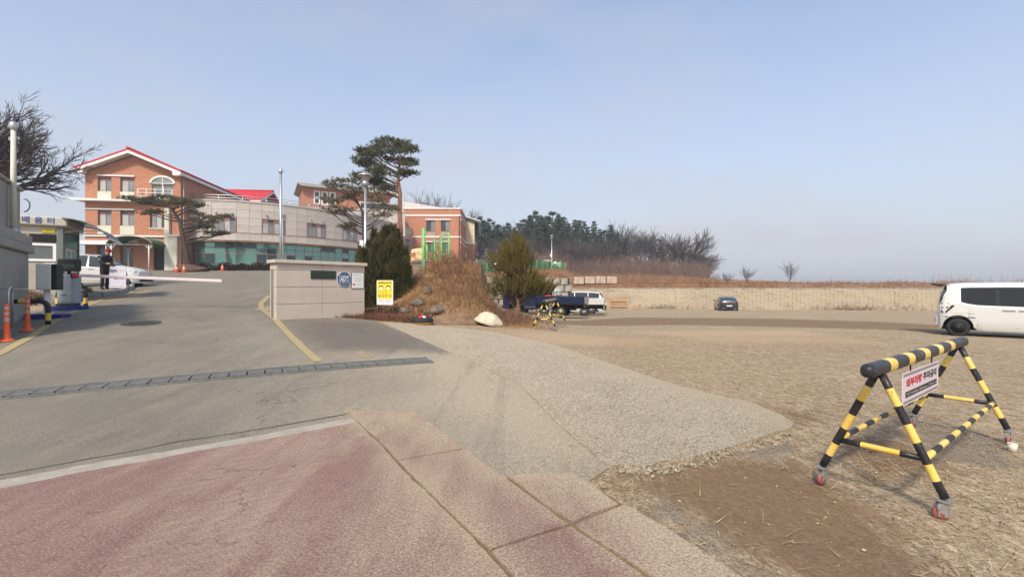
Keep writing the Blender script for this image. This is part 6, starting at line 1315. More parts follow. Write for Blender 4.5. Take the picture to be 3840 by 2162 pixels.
def hung_sign(root, s0, s1, z0, z1, label, detail=True):
    Mx = root.matrix_basis; w = s1-s0; h = z1-z0
    sg_ = empty('hanging_sign', Mx @ Vector(((s0+s1)/2, .0, (z0+z1)/2)), root.rotation_euler[2], label, 'sign')
    one('b2', (-w/2, -.003, -h/2), (w/2, .003, h/2), name='board', mats=pm('sign_pinkish_white', srgb(214, 198, 204), .5, var=.04) if 'sign_pinkish_white' not in MATS else MATS['sign_pinkish_white'], parent=sg_)
    for zz in (h/2-.022, -h/2+.022):
        b = MB(); n_ = int(w/.024)
        for k in range(n_): x = -w/2+.012+k*(w-.03)/n_; b.add([(x, -.0045, zz-.011), (x+.009, -.0045, zz-.011), (x+.018, -.0045, zz+.011), (x+.009, -.0045, zz+.011)], [(0, 1, 2, 3)])
        o_s = b.build('hazard_stripes', black_s, sg_); o_s['kind'] = 'stuff'
    text('red_lettering', '외부차량', h*.27, T(-w*.215, -.0048, h*.14) @ FACE, red_s, sg_, .0035, w*.42); text('black_lettering', '주차금지', h*.27, T(w*.235, -.0048, h*.14) @ FACE, black_s, sg_, .003, w*.40)
    one('b2', (-w*.44, -.0046, -h*.28), (w*.44, -.0036, -h*.10), name='black_bar', mats=black_s, parent=sg_); fine_print('small_print', [(0, -h*.19, h*.11, w*.82)], pm('print_grey', srgb(176, 170, 170), .5, var=0) if 'print_grey' not in MATS else MATS['print_grey'], sg_, y=-.0056, seed=13)
    for x in (-w*.3, w*.3): b = MB(); b.tube([(x, 0, h/2-.01), (x-.012, 0, h/2+.03), (x, 0, h/2+.07), (x+.012, 0, h/2+.03), (x, 0, h/2-.012)], .004, 6); b.tube([(x, 0, h/2+.065), (x, 0, h/2+.11)], .007, 6); b.build('snap_hook', black_paint, sg_)
    return sg_
def along(root, px):                          # where along the barricade axis a photo column falls
    k = (px-1920)/F; c_, s_ = math.cos(root.rotation_euler[2]), math.sin(root.rotation_euler[2]); return (k*root.location.y-root.location.x)/(c_-k*s_)
sA, sB = along(bar1, 3384), along(bar1, 3517); hung_sign(bar1, sA, sB, .60, .865, 'white no-parking sign hanging under the near barricade rail')
F0, F1 = gx(2041, 15.4, -.01), gx(2084, 17.9, -.01)
bar2, L2 = barricade('rolling_barricade', 'small distant black and yellow barricade in front of the blue truck', F0, F1, spr, 'black and yellow barricades')
hung_sign(bar2, L2*.36, L2*.62, .60, .865, 'small sign hanging under the distant barricade rail')

# ------------------------------------------------------------------ green fences
green_f = pm('green_fence_paint', srgb(118, 180, 104), .5, var=.08); green_w = pm('green_fence_wire', srgb(104, 156, 98), .5, var=.08)
def fence(name, label, pts, h, cols=12, rowz=8, r=.03, wr=.008, zf=None, rows_only=False):
    root = empty(name, (0, 0, 0), 0, label, 'fence'); pts = [Vector(p) for p in pts]
    for p in pts: b = MB(); b.tube([p+Vector((0, 0, -.4)), p+Vector((0, 0, h+.05))], r, 8); b.build('post', green_f, root)
    for a, c_ in zip(pts[:-1], pts[1:]):
        b = MB(); n_ = max(2, int((c_-a).length/.1))
        for k in range(1, n_): p = a.lerp(c_, k/n_); b.tube([p+Vector((0, 0, .05)), p+Vector((0, 0, h))], wr, 3, caps=False)
        for k in range(rowz+1): z = .06+(h-.08)*k/rowz; b.tube([a+Vector((0, 0, z)), c_+Vector((0, 0, z))], wr*1.4, 3, caps=False)
        o_ = b.build('wire_panel', green_w, root); o_['kind'] = 'stuff'
    return root
ft = [(1787, 48), (1826, 50), (1864, 52.5), (1905, 55.5), (1945, 59), (1985, 63), (2012, 66.5), (2034, 69.5), (2053, 72), (2070, 74.5), (2085, 75.5), (2102, 76.5), (2120, 78)]
fence('green_terrace_fence', 'low green wire fence along the upper terrace behind the small pine', [((px-1920)/F*D, D, float(U((px-1920)/F*D, D))) for px, D in ft], 1.45, wr=.014, r=.05)
up = [(1536, 24.6, 948), (1556, 24.0, 938), (1601, 23.2, 915), (1630, 22.6, 897), (1655, 22.0, 879), (1683, 21.3, 872)]
fence('green_mound_fence', 'bright green fence climbing over the straw mound', [at(px, y, D)-Vector((0, 0, 1.8)) for px, D, y in up], 1.75, wr=.010, r=.036, rowz=9)
tp = at(1588, 857, 20.6); b = MB(); b.tube([(tp.x, tp.y, float(GM(tp.x, tp.y))-.3), (tp.x, tp.y, tp.z)], .075, 12); b.lathe([(.078, 0), (.06, .03), (.001, .04)], 12, T(tp.x, tp.y, tp.z)); o = b.build('green_net_post', green_f); tag(o, 'thick bright green post standing in the straw mound', 'post')
bn = empty('fabric_banner', at(1562, 957, 22.5), R(-24), 'pale yellow banner with reddish print tied to the green fence', 'banner')
P = [[(x, .03*math.sin(x*9)+.02*math.sin(z*7), z+.10*x+.03*math.cos(x*4)) for x in np.linspace(-.32, .32, 13)] for z in np.linspace(-.3, .3, 7)]
b = MB(); b.grid(P); o = b.build('cloth', pm('banner_cloth', srgb(226, 208, 150), .8, c2=srgb(214, 170, 130), var=.05, scale=4), bn); o.modifiers.new('s', 'SOLIDIFY').thickness = .004
fine_print('red_print', [(-.18, .05, .3, .2), (.05, -.14, .12, .5)], pm('banner_red', srgb(168, 60, 40), .6), bn, y=-.06, seed=21); fine_print('violet_print', [(.08, .12, .15, .45)], pm('banner_violet', srgb(130, 104, 150), .6), bn, y=-.06, seed=22)
tm = empty('wire_gate', at(1560, 1066, 19.6), R(-30), 'grey wire mesh gate in shade below the green fence', 'gate')
b = MB()
for k in range(14): b.tube([(-.42+k*.065, 0, 0), (-.42+k*.065, 0, 1.0)], .007, 3, caps=False)
for k in range(7): b.tube([(-.42, 0, .05+k*.15), (.43, 0, .05+k*.15)], .009, 3, caps=False)
o = b.build('wire_mesh', grey_metal, tm); o['kind'] = 'stuff'; [one('bar', (x, 0, -.1), (x, 0, 1.05), .04, .04, name='gate_post', mats=grey_metal, parent=tm) for x in (-.44, .45)]
sgp = gx(1338, 17.0); b = MB(); b.tube([(sgp.x, sgp.y, sgp.z-.1), (sgp.x, sgp.y, 2.40)], .04, 10); o = b.build('short_green_post', green_f); tag(o, 'short pale green post end showing above the stone gate wall', 'post')
print('part6 ok')
# ------------------------------------------------------------------ vegetation toolkit (numpy)
def nrm(a): return a/np.maximum(np.linalg.norm(a, axis=-1, keepdims=True), 1e-9)
def leafmat(name, c1, c2, rough=.75, scale=2.5, dark=None):
    t_ = NT(name, rough, .25); n1_ = t_.noise(scale, 3, .6); oi_ = t_.n.new('ShaderNodeObjectInfo'); n2_ = t_.noise(23, 2, .6)
    c_ = t_.mix(t_.rng(n1_, .32, .68), c1, c2); c_ = t_.mix(t_.rng(n2_, .35, .65, 0, .5), c_, dark or tuple(x*.55 for x in c1)); t_.color(c_); return t_.m
def blades(P, L, W, rng, lean=.5, seg=2, up=None, dirs=None, curl=.6):
    """curved grass blades: P (N,3) roots, L and W lengths and widths per blade -> vertices and triangles"""
    N = len(P); a = rng.uniform(0, 2*PI, N); side = np.stack([np.cos(a), np.sin(a), np.zeros(N)], -1)
    if dirs is None:
        la = rng.uniform(0, 2*PI, N); le = np.abs(rng.normal(0, lean, N)); dirs = nrm(np.stack([np.cos(la)*le, np.sin(la)*le, np.ones(N)], -1))
    droop = np.stack([dirs[:, 0], dirs[:, 1], -np.ones(N)*.55], -1)
    vs_ = []
    for k in range(seg+1):
        t_ = k/seg; c_ = P+dirs*(L*t_)[:, None]+droop*(curl*L*t_*t_*.5)[:, None]; w_ = (W*(1-t_)*.5+W*.06)[:, None]*side
        vs_ += [c_-w_, c_+w_]
    V_ = np.stack(vs_, 1).reshape(-1, 3); base = (np.arange(N)*2*(seg+1))[:, None, None]
    f_ = np.array([[2*k, 2*k+1, 2*k+3] for k in range(seg)]+[[2*k, 2*k+3, 2*k+2] for k in range(seg)])[None]
    return V_, (base+f_).reshape(-1, 3)
def needles(P, D_, n, L, W, rng, spread=.9, along=.0):
    """tufts: around each point P with axis D_, n thin triangles of length L and width W"""
    N = len(P); P_ = np.repeat(P, n, 0); A = np.repeat(nrm(D_), n, 0); M_ = N*n
    r_ = nrm(rng.normal(0, 1, (M_, 3))); d_ = nrm(A+r_*spread); P_ = P_+A*(rng.uniform(0, 1, M_)*along)[:, None]
    s_ = nrm(np.cross(d_, nrm(rng.normal(0, 1, (M_, 3))))); l_ = L*rng.uniform(.65, 1.2, M_)[:, None]; w_ = W*rng.uniform(.7, 1.3, M_)[:, None]
    V_ = np.stack([P_-s_*w_*.5, P_+s_*w_*.5, P_+d_*l_], 1).reshape(-1, 3); return V_, np.arange(M_*3).reshape(-1, 3)
def vobj(name, V_, F_, mat, parent=None, kind=None, label=None, smooth=False):
    o_ = bpy.data.objects.new(name, np_mesh(name, V_, F_, mat, smooth=smooth)); C.objects.link(o_)
    if parent is not None: o_.parent = parent
    if kind: o_['kind'] = kind
    if label: o_['label'] = label
    return o_
def branch(b, p, d, L, r, lev, rg, cfg):
    """recursive bare branching into mesh builder b"""
    n_ = 3 if lev > 1 else 5; pts = [Vector(p)]; dd_ = Vector(d).normalized(); rs = [r]
    for k in range(n_):
        dd_ = (dd_+Vector((rg.uniform(-1, 1), rg.uniform(-1, 1), rg.uniform(-1, 1)))*cfg['wig']+Vector((0, 0, cfg['up']))).normalized(); pts.append(pts[-1]+dd_*(L/n_)); rs.append(r*(1-(k+1)/n_*cfg.get('tap', .62)))
    b.tube(pts, rs, 6 if lev == 0 else (4 if lev == 1 else 3), caps=False)
    if lev >= cfg['lev']: return
    kids = cfg['kids'][min(lev, len(cfg['kids'])-1)]
    for q in range(kids):
        t_ = cfg.get('t0', .3)+(1-cfg.get('t0', .3))*(q+rg.random()*.8)/kids; i = min(n_-1, int(t_*n_)); f_ = t_*n_-i; bp = pts[i].lerp(pts[i+1], min(1, f_)); rr_ = rs[i]*.62
        ax = (pts[i+1]-pts[i]).normalized(); ph = rg.uniform(0, 2*PI); o_ = ax.orthogonal().normalized(); o2 = ax.cross(o_); an = rg.uniform(*cfg['ang'])
        nd = ax*math.cos(an)+(o_*math.cos(ph)+o2*math.sin(ph))*math.sin(an)
        branch(b, bp, nd, L*rg.uniform(*cfg['len']), max(rr_, cfg['rmin']), lev+1, rg, cfg)
bark_m = pm('grey_brown_bark', srgb(92, 80, 72), .9, c2=srgb(122, 106, 96), var=.15, scale=8, stretch=(1, 1, .3), bump=.5, bscale=25); twig_m = pm('dark_twig', srgb(70, 64, 64), .9, c2=srgb(96, 86, 84), var=.15, scale=3); red_twig_m = pm('red_brown_twig', srgb(104, 82, 74), .9, c2=srgb(134, 108, 98), var=.15, scale=1.2)
pine_bark = pm('red_pine_bark', srgb(118, 82, 64), .9, c2=srgb(150, 110, 86), var=.2, scale=6, stretch=(1, 1, .35), bump=.6, bscale=22); pine_dark_bark = pm('dark_pine_bark', srgb(64, 52, 46), .9, var=.25, scale=6)
pine_leaf = leafmat('pine_needles', srgb(84, 92, 70), srgb(112, 114, 86)); pine_brown = leafmat('dusty_pine_needles', srgb(90, 88, 62), srgb(124, 112, 80)); olive_leaf = leafmat('olive_pine_needles', srgb(92, 88, 44), srgb(134, 116, 56), scale=1.6); cyp_leaf = leafmat('cypress_sprays', srgb(60, 62, 36), srgb(98, 88, 48), scale=2.2); far_leaf = leafmat('far_conifer_needles', srgb(64, 78, 66), srgb(92, 102, 84), scale=.5)
straw_leaf = leafmat('dry_straw', srgb(172, 134, 88), srgb(208, 170, 116), scale=1.1, dark=srgb(112, 82, 56)); straw_red = leafmat('rusty_straw', srgb(134, 94, 66), srgb(176, 130, 88), scale=.7, dark=srgb(92, 62, 46)); weed_m = leafmat('dry_weed', srgb(118, 92, 74), srgb(156, 124, 96), scale=1.5)

# ------------------------------------------------------------------ pines near the school, laid out branch by branch
def pad_pine(name, label, base, trunk, pads, D, mat, bark, rt, n_t=46, needle=(.20, .035), nn=9, depth=1.1, zx=1.0, seed=1, rise=.5):
    """trunk: list of photo points (px,py); pads: (px,py,half width px,half height px) foliage pads, each on its own bough"""
    rg = random.Random(seed); rng = np.random.default_rng(seed); root = empty(name, base, 0, label, 'tree'); inv = Vector(base)
    tp_ = [Vector(base)-Vector((0, 0, .2))]+[at(x, y, D+(.15*k)) for k, (x, y) in enumerate(trunk)]; tp_ = [p-inv for p in tp_]
    b = MB(); fine = []
    for a, c_ in zip(tp_[:-1], tp_[1:]): fine += [a.lerp(c_, k/4) for k in range(4)]
    fine.append(tp_[-1]); b.tube(fine, [rt*(1-.72*k/(len(fine)-1)) for k in range(len(fine))], 10); b.build('trunk', bark, root)
    bb = MB(); PP, DD = [], []
    for (px, py, hw_, hh_) in pads:
        dep = rg.uniform(-depth, depth); c_ = at(px, py, D+dep)-inv; k_ = (D+dep)/F
        cand = [f_ for f_ in fine[3:] if f_.z < c_.z+.1] or [fine[3]]
        st_ = min(cand, key=lambda f_: (f_-c_).length+abs((c_.z-f_.z)-rise*(Vector((f_.x-c_.x, f_.y-c_.y, 0)).length))*1.2)
        m1 = st_.lerp(c_, .35)+Vector((rg.uniform(-.15, .15), rg.uniform(-.2, .2), -.12*rise*(c_-st_).length*.6)); m2 = st_.lerp(c_, .72)+Vector((rg.uniform(-.12, .12), rg.uniform(-.15, .15), rg.uniform(-.12, .12)))
        r0 = max(.022, rt*.32*min(1, (c_-st_).length/3)); bb.tube([st_, m1, m2, c_], [r0, r0*.7, r0*.45, r0*.2], 5, caps=False)
        for q in range(5):
            e_ = c_+Vector((rg.uniform(-1, 1)*hw_*k_, rg.uniform(-.6, .6)*hw_*k_, rg.uniform(-.3, .9)*hh_*k_)); bb.tube([m2.lerp(c_, rg.uniform(0, 1)), e_], [r0*.3, r0*.12], 3, caps=False)
        n_ = int(n_t*max(.4, hw_*hh_/(26*11)));  u_ = rng.normal(0, .42, (n_, 3)); u_ = np.clip(u_, -1, 1)
        Pq = np.array(c_)+u_*np.array([hw_*k_, hw_*k_*.75, hh_*k_]); PP.append(Pq); dq = u_*np.array([1, 1, .4])+np.array([0, 0, .75]); DD.append(dq)
    bb.build('boughs', bark, root); P_, D__ = np.concatenate(PP), np.concatenate(DD)
    V_, F_ = needles(P_, D__, nn, needle[0], needle[1], rng, .85, .1); vobj('crown', V_, F_, mat, root); return root
def Z4(l): return [(950+x*.3586, 480+y*.3586) for x, y in l]
def Z3(l): return [(250+x*.3586, 530+y*.3586) for x, y in l]
pads = [(px, py, 27, 11) for px, py in Z4([(1310, 150), (1390, 125), (1450, 140), (1520, 165), (1590, 165), (1640, 205), (1670, 240), (1560, 215), (1470, 200), (1380, 190), (1300, 205), (1260, 220), (1340, 255), (1430, 260), (1500, 255), (1600, 250), (1130, 235), (1165, 260), (1200, 240), (1230, 280), (1150, 290), (1280, 290), (1095, 335), (1130, 370), (1180, 350), (1230, 365), (1160, 400), (1270, 400), (1330, 420), (1300, 450), (1390, 330), (1450, 340), (1590, 350), (1640, 355), (1650, 375), (1560, 340), (1600, 385), (1570, 465), (1610, 475), (1660, 475), (1560, 500), (1080, 500), (1110, 530), (1150, 520), (1200, 565), (1260, 580), (1300, 560), (1340, 600), (1400, 625), (1440, 640), (1360, 640), (1290, 520), (1240, 545), (1220, 470), (1350, 480)])]
pad_pine('tall_pine', 'tall red pine with layered crown towering over the curved wing', gx(1502, 35), Z4([(1540, 1080), (1530, 900), (1535, 680), (1515, 560), (1515, 470), (1545, 300), (1500, 170)]), pads, 35, pine_leaf, pine_bark, .21, 62, (.21, .034), 10, seed=3)
pads = [(px, py, 24, 9) for px, py in Z4([(790, 575), (850, 560), (920, 560), (970, 555), (1040, 560), (1100, 590), (890, 610), (960, 620), (1030, 640), (1090, 640), (830, 635), (770, 600), (740, 745), (790, 770), (850, 760), (900, 775), (960, 740), (1000, 720), (1060, 690), (1120, 680), (770, 850), (830, 880), (900, 895), (950, 870), (1010, 860), (860, 830), (1250, 640), (1300, 690), (1330, 750), (1280, 780), (1350, 800), (1280, 860), (1390, 860), (1450, 840), (1480, 870), (1340, 920), (1260, 930), (1400, 915), (970, 1030), (1020, 1010), (930, 1040), (1050, 1035), (1180, 650), (1220, 720)])]
pad_pine('umbrella_pine', 'spreading umbrella pine with open boughs beside the lamp post', gx(1368, 33), Z4([(1160, 1120), (1150, 980), (1140, 870), (1090, 780), (1040, 700)]), pads, 33, pine_brown, pine_dark_bark, .17, 46, (.19, .028), 8, seed=5, rise=.7)
pads = [(px, py, 25, 7) for px, py in Z3([(620, 600), (680, 598), (740, 622), (800, 620), (860, 610), (920, 595), (980, 585), (1040, 585), (1100, 600), (1170, 610), (1240, 625), (1300, 650), (1360, 670), (1410, 675), (780, 640), (850, 655), (920, 650), (990, 640), (1060, 650), (1130, 645), (820, 760), (880, 745), (950, 735), (1210, 660), (1320, 750), (1390, 770), (1430, 800), (1500, 800), (1560, 810), (1620, 795), (1670, 790), (1350, 830), (1400, 860), (1470, 860), (1530, 850), (1420, 905), (1360, 900), (1480, 955), (1540, 970), (1600, 970), (1660, 965), (1500, 900)])]
pad_pine('leaning_pine', 'leaning flat-topped pine in front of the gabled wing', gx(712, 44), Z3([(1248, 1150), (1215, 1000), (1185, 840), (1110, 720), (1060, 680)]), pads, 44, pine_brown, pine_dark_bark, .30, 60, (.26, .045), 9, seed=8, rise=.25)

# ------------------------------------------------------------------ big bare tree behind the grey pier
def bare(name, label, base, h, r, cfg, seed, d=(0, 0, 1), group=None, mat=None, first=None, trunk_h=.25):
    rg = random.Random(seed); root = empty(name, base, 0, label, 'tree', group); b = MB(); tr = Vector(d).normalized()*h*trunk_h
    b.tube([(0, 0, -.2), tr*.5+Vector((.03, 0, 0)), tr], [r*1.25, r, r*.85], 8); b.build('trunk', bark_m if mat is None else mat, root)
    b = MB(); k = cfg.get('limbs', 5)
    for q in range(k):
        ph = 2*PI*q/k+rg.uniform(-.4, .4); an = rg.uniform(*cfg.get('la', (.3, .8))); dv_ = Vector((math.cos(ph)*math.sin(an), math.sin(ph)*math.sin(an), math.cos(an)))+Vector(d)*.2
        branch(b, tr*(1-.12*rg.random()), dv_, h*(1-trunk_h)*rg.uniform(.5, .68), r*.6, 0, rg, cfg)
    b.build('crown', twig_m if mat is None else mat, root); return root
tcfg = dict(lev=4, kids=[7, 6, 5, 4], ang=(.3, .65), len=(.42, .62), wig=.12, up=.015, rmin=.010, limbs=11, la=(.25, 1.25), t0=.22)
tb0 = at(-25, 1000, 20.5); tb0.z = float(G(tb0.x, tb0.y)); bare('bare_tree', 'large leafless tree with spreading limbs rising behind the grey pier', tb0, 8.6, .24, tcfg, 12, (.03, -.05, 1), trunk_h=.50)

# ------------------------------------------------------------------ cypress clump and young pine
rng = np.random.default_rng(21)
cyb = gx(1440, 17.6); CY = empty('cypress_bush', cyb, 0, 'dense dark green cypress clump behind the yellow board', 'bush')
rc = random.Random(23); cols_ = []
for k in range(60):
    q = math.sqrt(rc.random()); a_ = rc.uniform(0, 2*PI); x = q*math.cos(a_)*.92; y = q*math.sin(a_)*.6; cols_.append((x, y, 1, (3.2-1.1*q**1.6)*rc.uniform(.68, 1.06), rc.uniform(.12, .22)))
PP, DD = [], []
for (x, y, z0, h, r_) in cols_:
    n_ = int(330*h/2.5); t_ = rng.uniform(0, 1, n_)**.9; z = -.1+t_*(h+.1); rr_ = r_*1.12*np.sqrt(np.clip(1-(np.clip(t_-.25, 0, 1)/.75)**1.7, 0.02, 1))*(.55+.45*np.clip(t_*4, 0, 1)); a = rng.uniform(0, 2*PI, n_); q = np.sqrt(rng.uniform(.25, 1, n_))
    PP.append(np.stack([x+rr_*q*np.cos(a), y+rr_*q*np.sin(a), z], -1)); DD.append(np.stack([np.cos(a)*.35, np.sin(a)*.35, np.ones(n_)], -1))
P_ = np.concatenate(PP); D__ = np.concatenate(DD); keep = rng.uniform(0, 1, len(P_)) < .95; V_, F_ = needles(P_[keep], D__[keep], 8, .19, .026, rng, .42, .18); vobj('sprays', V_, F_, cyp_leaf, CY)
b = MB(); [b.tube([(x*.3, y*.3, -.2), (x*.7, y*.7, h*.4), (x, y, h*.85)], [.05, .035, .01], 6) for (x, y, z0, h, r_) in cols_]; b.build('stems', pine_dark_bark, CY)
ypb = gx(1940, 18.6); YP = empty('young_pine', ypb, 0, 'young bushy olive-green pine in front of the blue truck', 'tree')
kk = 18.6/F; rg = random.Random(4); b = MB(); b.tube([(0, 0, -.15), (.03, 0, .5), (-.02, 0, 1.2), (.02, 0, 2.2), (.02, 0, 3.1)], [.10, .085, .06, .04, .015], 8); b.build('trunk', pine_bark, YP)
sh = []; bb = MB()
def z6(x, y): return Vector((((1500+x*.331)-1920)*kk-ypb.x, 0, EYE-((780+y*.331)-H0)*kk-ypb.z))
for (x, y, hw_, hh_, n_) in ((1300, 420, 130, 120, 130), (1250, 560, 200, 120, 170), (1400, 560, 110, 120, 90), (1270, 660, 170, 80, 110), (1330, 340, 60, 60, 30), (1200, 850, 150, 90, 110), (1380, 860, 190, 110, 160), (1540, 880, 150, 90, 120), (1300, 950, 180, 60, 80), (1480, 780, 120, 70, 70), (1620, 910, 80, 50, 40), (1130, 950, 80, 60, 40), (1290, 280, 25, 40, 8)):
    c_ = z6(x, y); rx, rz_ = hw_*.331*kk, hh_*.331*kk
    for k in range(n_):
        u_ = Vector((rg.gauss(0, .5), rg.gauss(0, .5), rg.gauss(0, .5))); 
        if u_.length > 1: u_.normalize()
        p_ = c_+Vector((u_.x*rx*1.15, u_.y*rx*1.0, u_.z*rz_)); p_.x *= 1.06; p_.z *= .90; d_ = Vector((p_.x*.55, p_.y*.55, .8+.25*rg.random())).normalized(); sh.append((p_, d_, rg.uniform(.14, .26)))
        if k % 7 == 0: bb.tube([(0, 0, max(.5, p_.z-.45*math.hypot(p_.x, p_.y)-.15)), p_.lerp(Vector((0, 0, p_.z-.1)), .4), p_], [.028, .018, .008], 4, caps=False)
bb.build('boughs', pine_dark_bark, YP); PP = np.array([s_[0] for s_ in sh]); DD = np.array([s_[1] for s_ in sh])
V_, F_ = [], []; o_ = 0
for k in range(8): v_, f_ = needles(PP+DD*.045*k, DD, 9, .085, .011, rng, .6, .04); V_.append(v_); F_.append(f_+o_); o_ += len(v_)
vobj('needles', np.concatenate(V_), np.concatenate(F_), olive_leaf, YP)

# ------------------------------------------------------------------ dry grass, brush and weeds
def scatter(n, fx, x0, x1, y0, y1, zf, keep=None, seed=0):
    rng_ = np.random.default_rng(seed); x = rng_.uniform(x0, x1, n); y = rng_.uniform(y0, y1, n)
    if keep is not None: m_ = keep(x, y, rng_); x, y = x[m_], y[m_]
    return np.stack([x, y, zf(x, y)], -1), rng_
P_, rg_ = scatter(60000, None, -6.2, .2, 14.3, 24.5, GM, lambda x, y, r_: (MND(x, y) > .1) & (inpoly(x, y, gpts)) & (r_.uniform(0, 1, len(x)) < np.clip(MND(x, y)*1.6, .25, 1)) & ~((x < -4.0) & (y > 16.6) & (y < 18.8)), 31)
n_ = len(P_); cl = .55+.55*np.sin(P_[:, 0]*5.3+P_[:, 1]*2.1)*np.sin(P_[:, 1]*4.7-P_[:, 0]*1.7)+rg_.uniform(0, .4, n_); msk = rg_.uniform(0, 1, n_) < np.clip(cl+.25, .12, 1); P_ = P_[msk]; n_ = len(P_); cl = cl[msk]; hf = rg_.uniform(0, 1, n_) < .74
V_, F_ = blades(P_[hf], rg_.uniform(.14, .42, hf.sum())*(.7+.4*np.clip(cl[hf], 0, 1)), rg_.uniform(.007, .017, hf.sum()), rg_, 1.05, 2, curl=1.1); vobj('dry_straw', V_, F_, straw_leaf, None, 'stuff', 'dry golden straw covering the mound')
hf = ~hf; V_, F_ = blades(P_[hf], rg_.uniform(.12, .4, hf.sum()), rg_.uniform(.007, .018, hf.sum()), rg_, 1.2, 2, curl=.8); vobj('rusty_mound_straw', V_, F_, straw_red, None, 'stuff', 'rusty brown weeds mixed into the straw of the mound')
P_, rg_ = scatter(9000, None, -5.4, -2.6, 14.3, 16.6, GM, lambda x, y, r_: r_.uniform(0, 1, len(x)) < .8*np.clip(1.2-(y-14.3)/2.6, 0, 1), 32)
n_ = len(P_); V_, F_ = blades(P_, rg_.uniform(.08, .24, n_), rg_.uniform(.008, .018, n_), rg_, .9, 2); vobj('rusty_groundcover', V_, F_, leafmat('rusty_groundcover_leaf', srgb(96, 64, 48), srgb(138, 92, 64), dark=srgb(64, 44, 36)), None, 'stuff', 'low rusty groundcover at the foot of the gate wall')
# bramble and twigs round the young pine
def brush(name, label, roots, hmin, hmax, mat, seed, sides=3, r0=.008, forks=3, lean=.55):
    rg__ = random.Random(seed); b = MB()
    for (x, y, z) in roots:
        h = rg__.uniform(hmin, hmax); d_ = Vector((rg__.gauss(0, lean), rg__.gauss(0, lean), 1)).normalized(); p0 = Vector((x, y, z-.03)); p1 = p0+d_*h*.5+Vector((rg__.uniform(-.1, .1)*h, rg__.uniform(-.1, .1)*h, 0)); d2 = (d_+Vector((rg__.uniform(-.5, .5), rg__.uniform(-.5, .5), rg__.uniform(-.4, .3)))).normalized(); p2 = p1+d2*h*.5
        b.tube([p0, p1, p2], [r0, r0*.8, r0*.4], sides, caps=False)
        for q in range(forks): s_ = p0.lerp(p1, rg__.uniform(.4, 1)) if q % 2 else p1.lerp(p2, rg__.random()); e_ = s_+(d_+Vector((rg__.uniform(-.9, .9), rg__.uniform(-.9, .9), rg__.uniform(-.3, .5)))).normalized()*h*rg__.uniform(.2, .45); b.tube([s_, e_], [r0*.6, r0*.3], sides, caps=False)
    o_ = b.build(name, mat); tag(o_, label, kind='stuff'); return o_
rr = random.Random(9); roots = []
for k in range(900):
    px = rr.gauss(1905, 55); D = rr.uniform(15.6, 20.5); px = px+(18-D)*8; x = (px-1920)/F*D
    if -1.2 < x < 1.0: roots.append((x, D, float(GM(x, D))))
brush('bramble_tangle', 'tangle of dead brown bramble round the young pine', roots, .15, .62, pm('bramble_brown', srgb(104, 74, 60), .9, c2=srgb(140, 104, 82), var=.15, scale=3), 10, lean=.8)
P_, rg_ = scatter(7000, None, -1.3, 2.0, 15.2, 20.0, GM, lambda x, y, r_: r_.uniform(0, 1, len(x)) < np.exp(-((x-.2-(y-17)*.05)/.8)**2), 33); n_ = len(P_); V_, F_ = blades(P_, rg_.uniform(.08, .3, n_), rg_.uniform(.005, .011, n_), rg_, .7, 2, curl=.9); vobj('dry_grass_fringe', V_, F_, straw_leaf, None, 'stuff', 'thin dry grass round the boulder and young pine')
# straw litter and pebbles over the bare lot
P_, rg_ = scatter(42000, None, .4, 12, 2.4, 15, lambda x, y: G(x, y)+.003, lambda x, y, r_: (x > .25*y-.6) & (r_.uniform(0, 1, len(x)) < .85) & (mask(x, y, [slabp], .2) < .3) & (r_.uniform(0, 1, len(x)) < 1-.9*mask(x, y, [DARK[0]], .3)) , 34)
n_ = len(P_); a_ = rg_.uniform(0, 2*PI, n_); dirs_ = np.stack([np.cos(a_), np.sin(a_), rg_.uniform(.02, .22, n_)], -1); V_, F_ = blades(P_, rg_.uniform(.05, .2, n_), rg_.uniform(.004, .010, n_), rg_, seg=1, dirs=nrm(dirs_), curl=.05); vobj('straw_litter', V_, F_, leafmat('straw_litter_leaf', srgb(160, 130, 92), srgb(204, 178, 138), scale=9, dark=srgb(84, 62, 44)), None, 'stuff', 'scattered straw litter on the bare lot')
P_, rg_ = scatter(2600, None, .3, 11, 2.3, 13, lambda x, y: G(x, y)-.003, lambda x, y, r_: (x > .25*y-.9) & (mask(x, y, [slabp], .15) < .35), 35)
ico = np.array([(1, 0, 0), (-1, 0, 0), (0, 1, 0), (0, -1, 0), (0, 0, 1), (0, 0, -1)], float); icf = np.array([(0, 2, 4), (2, 1, 4), (1, 3, 4), (3, 0, 4), (2, 0, 5), (1, 2, 5), (3, 1, 5), (0, 3, 5)])
n_ = len(P_); s_ = (rg_.gamma(1.6, .0028, n_)+.002)[:, None, None]*rg_.uniform(.6, 1.3, (n_, 6, 1)); V_ = (P_[:, None, :]+ico[None]*s_*np.array([1, 1, .6])).reshape(-1, 3); F_ = (np.arange(n_)[:, None, None]*6+icf[None]).reshape(-1, 3); vobj('pebbles', V_, F_, pm('pebble_stone', srgb(150, 132, 110), .9, c2=srgb(192, 176, 152), var=.25, scale=6), None, 'stuff', 'small pebbles strewn over the bare lot')
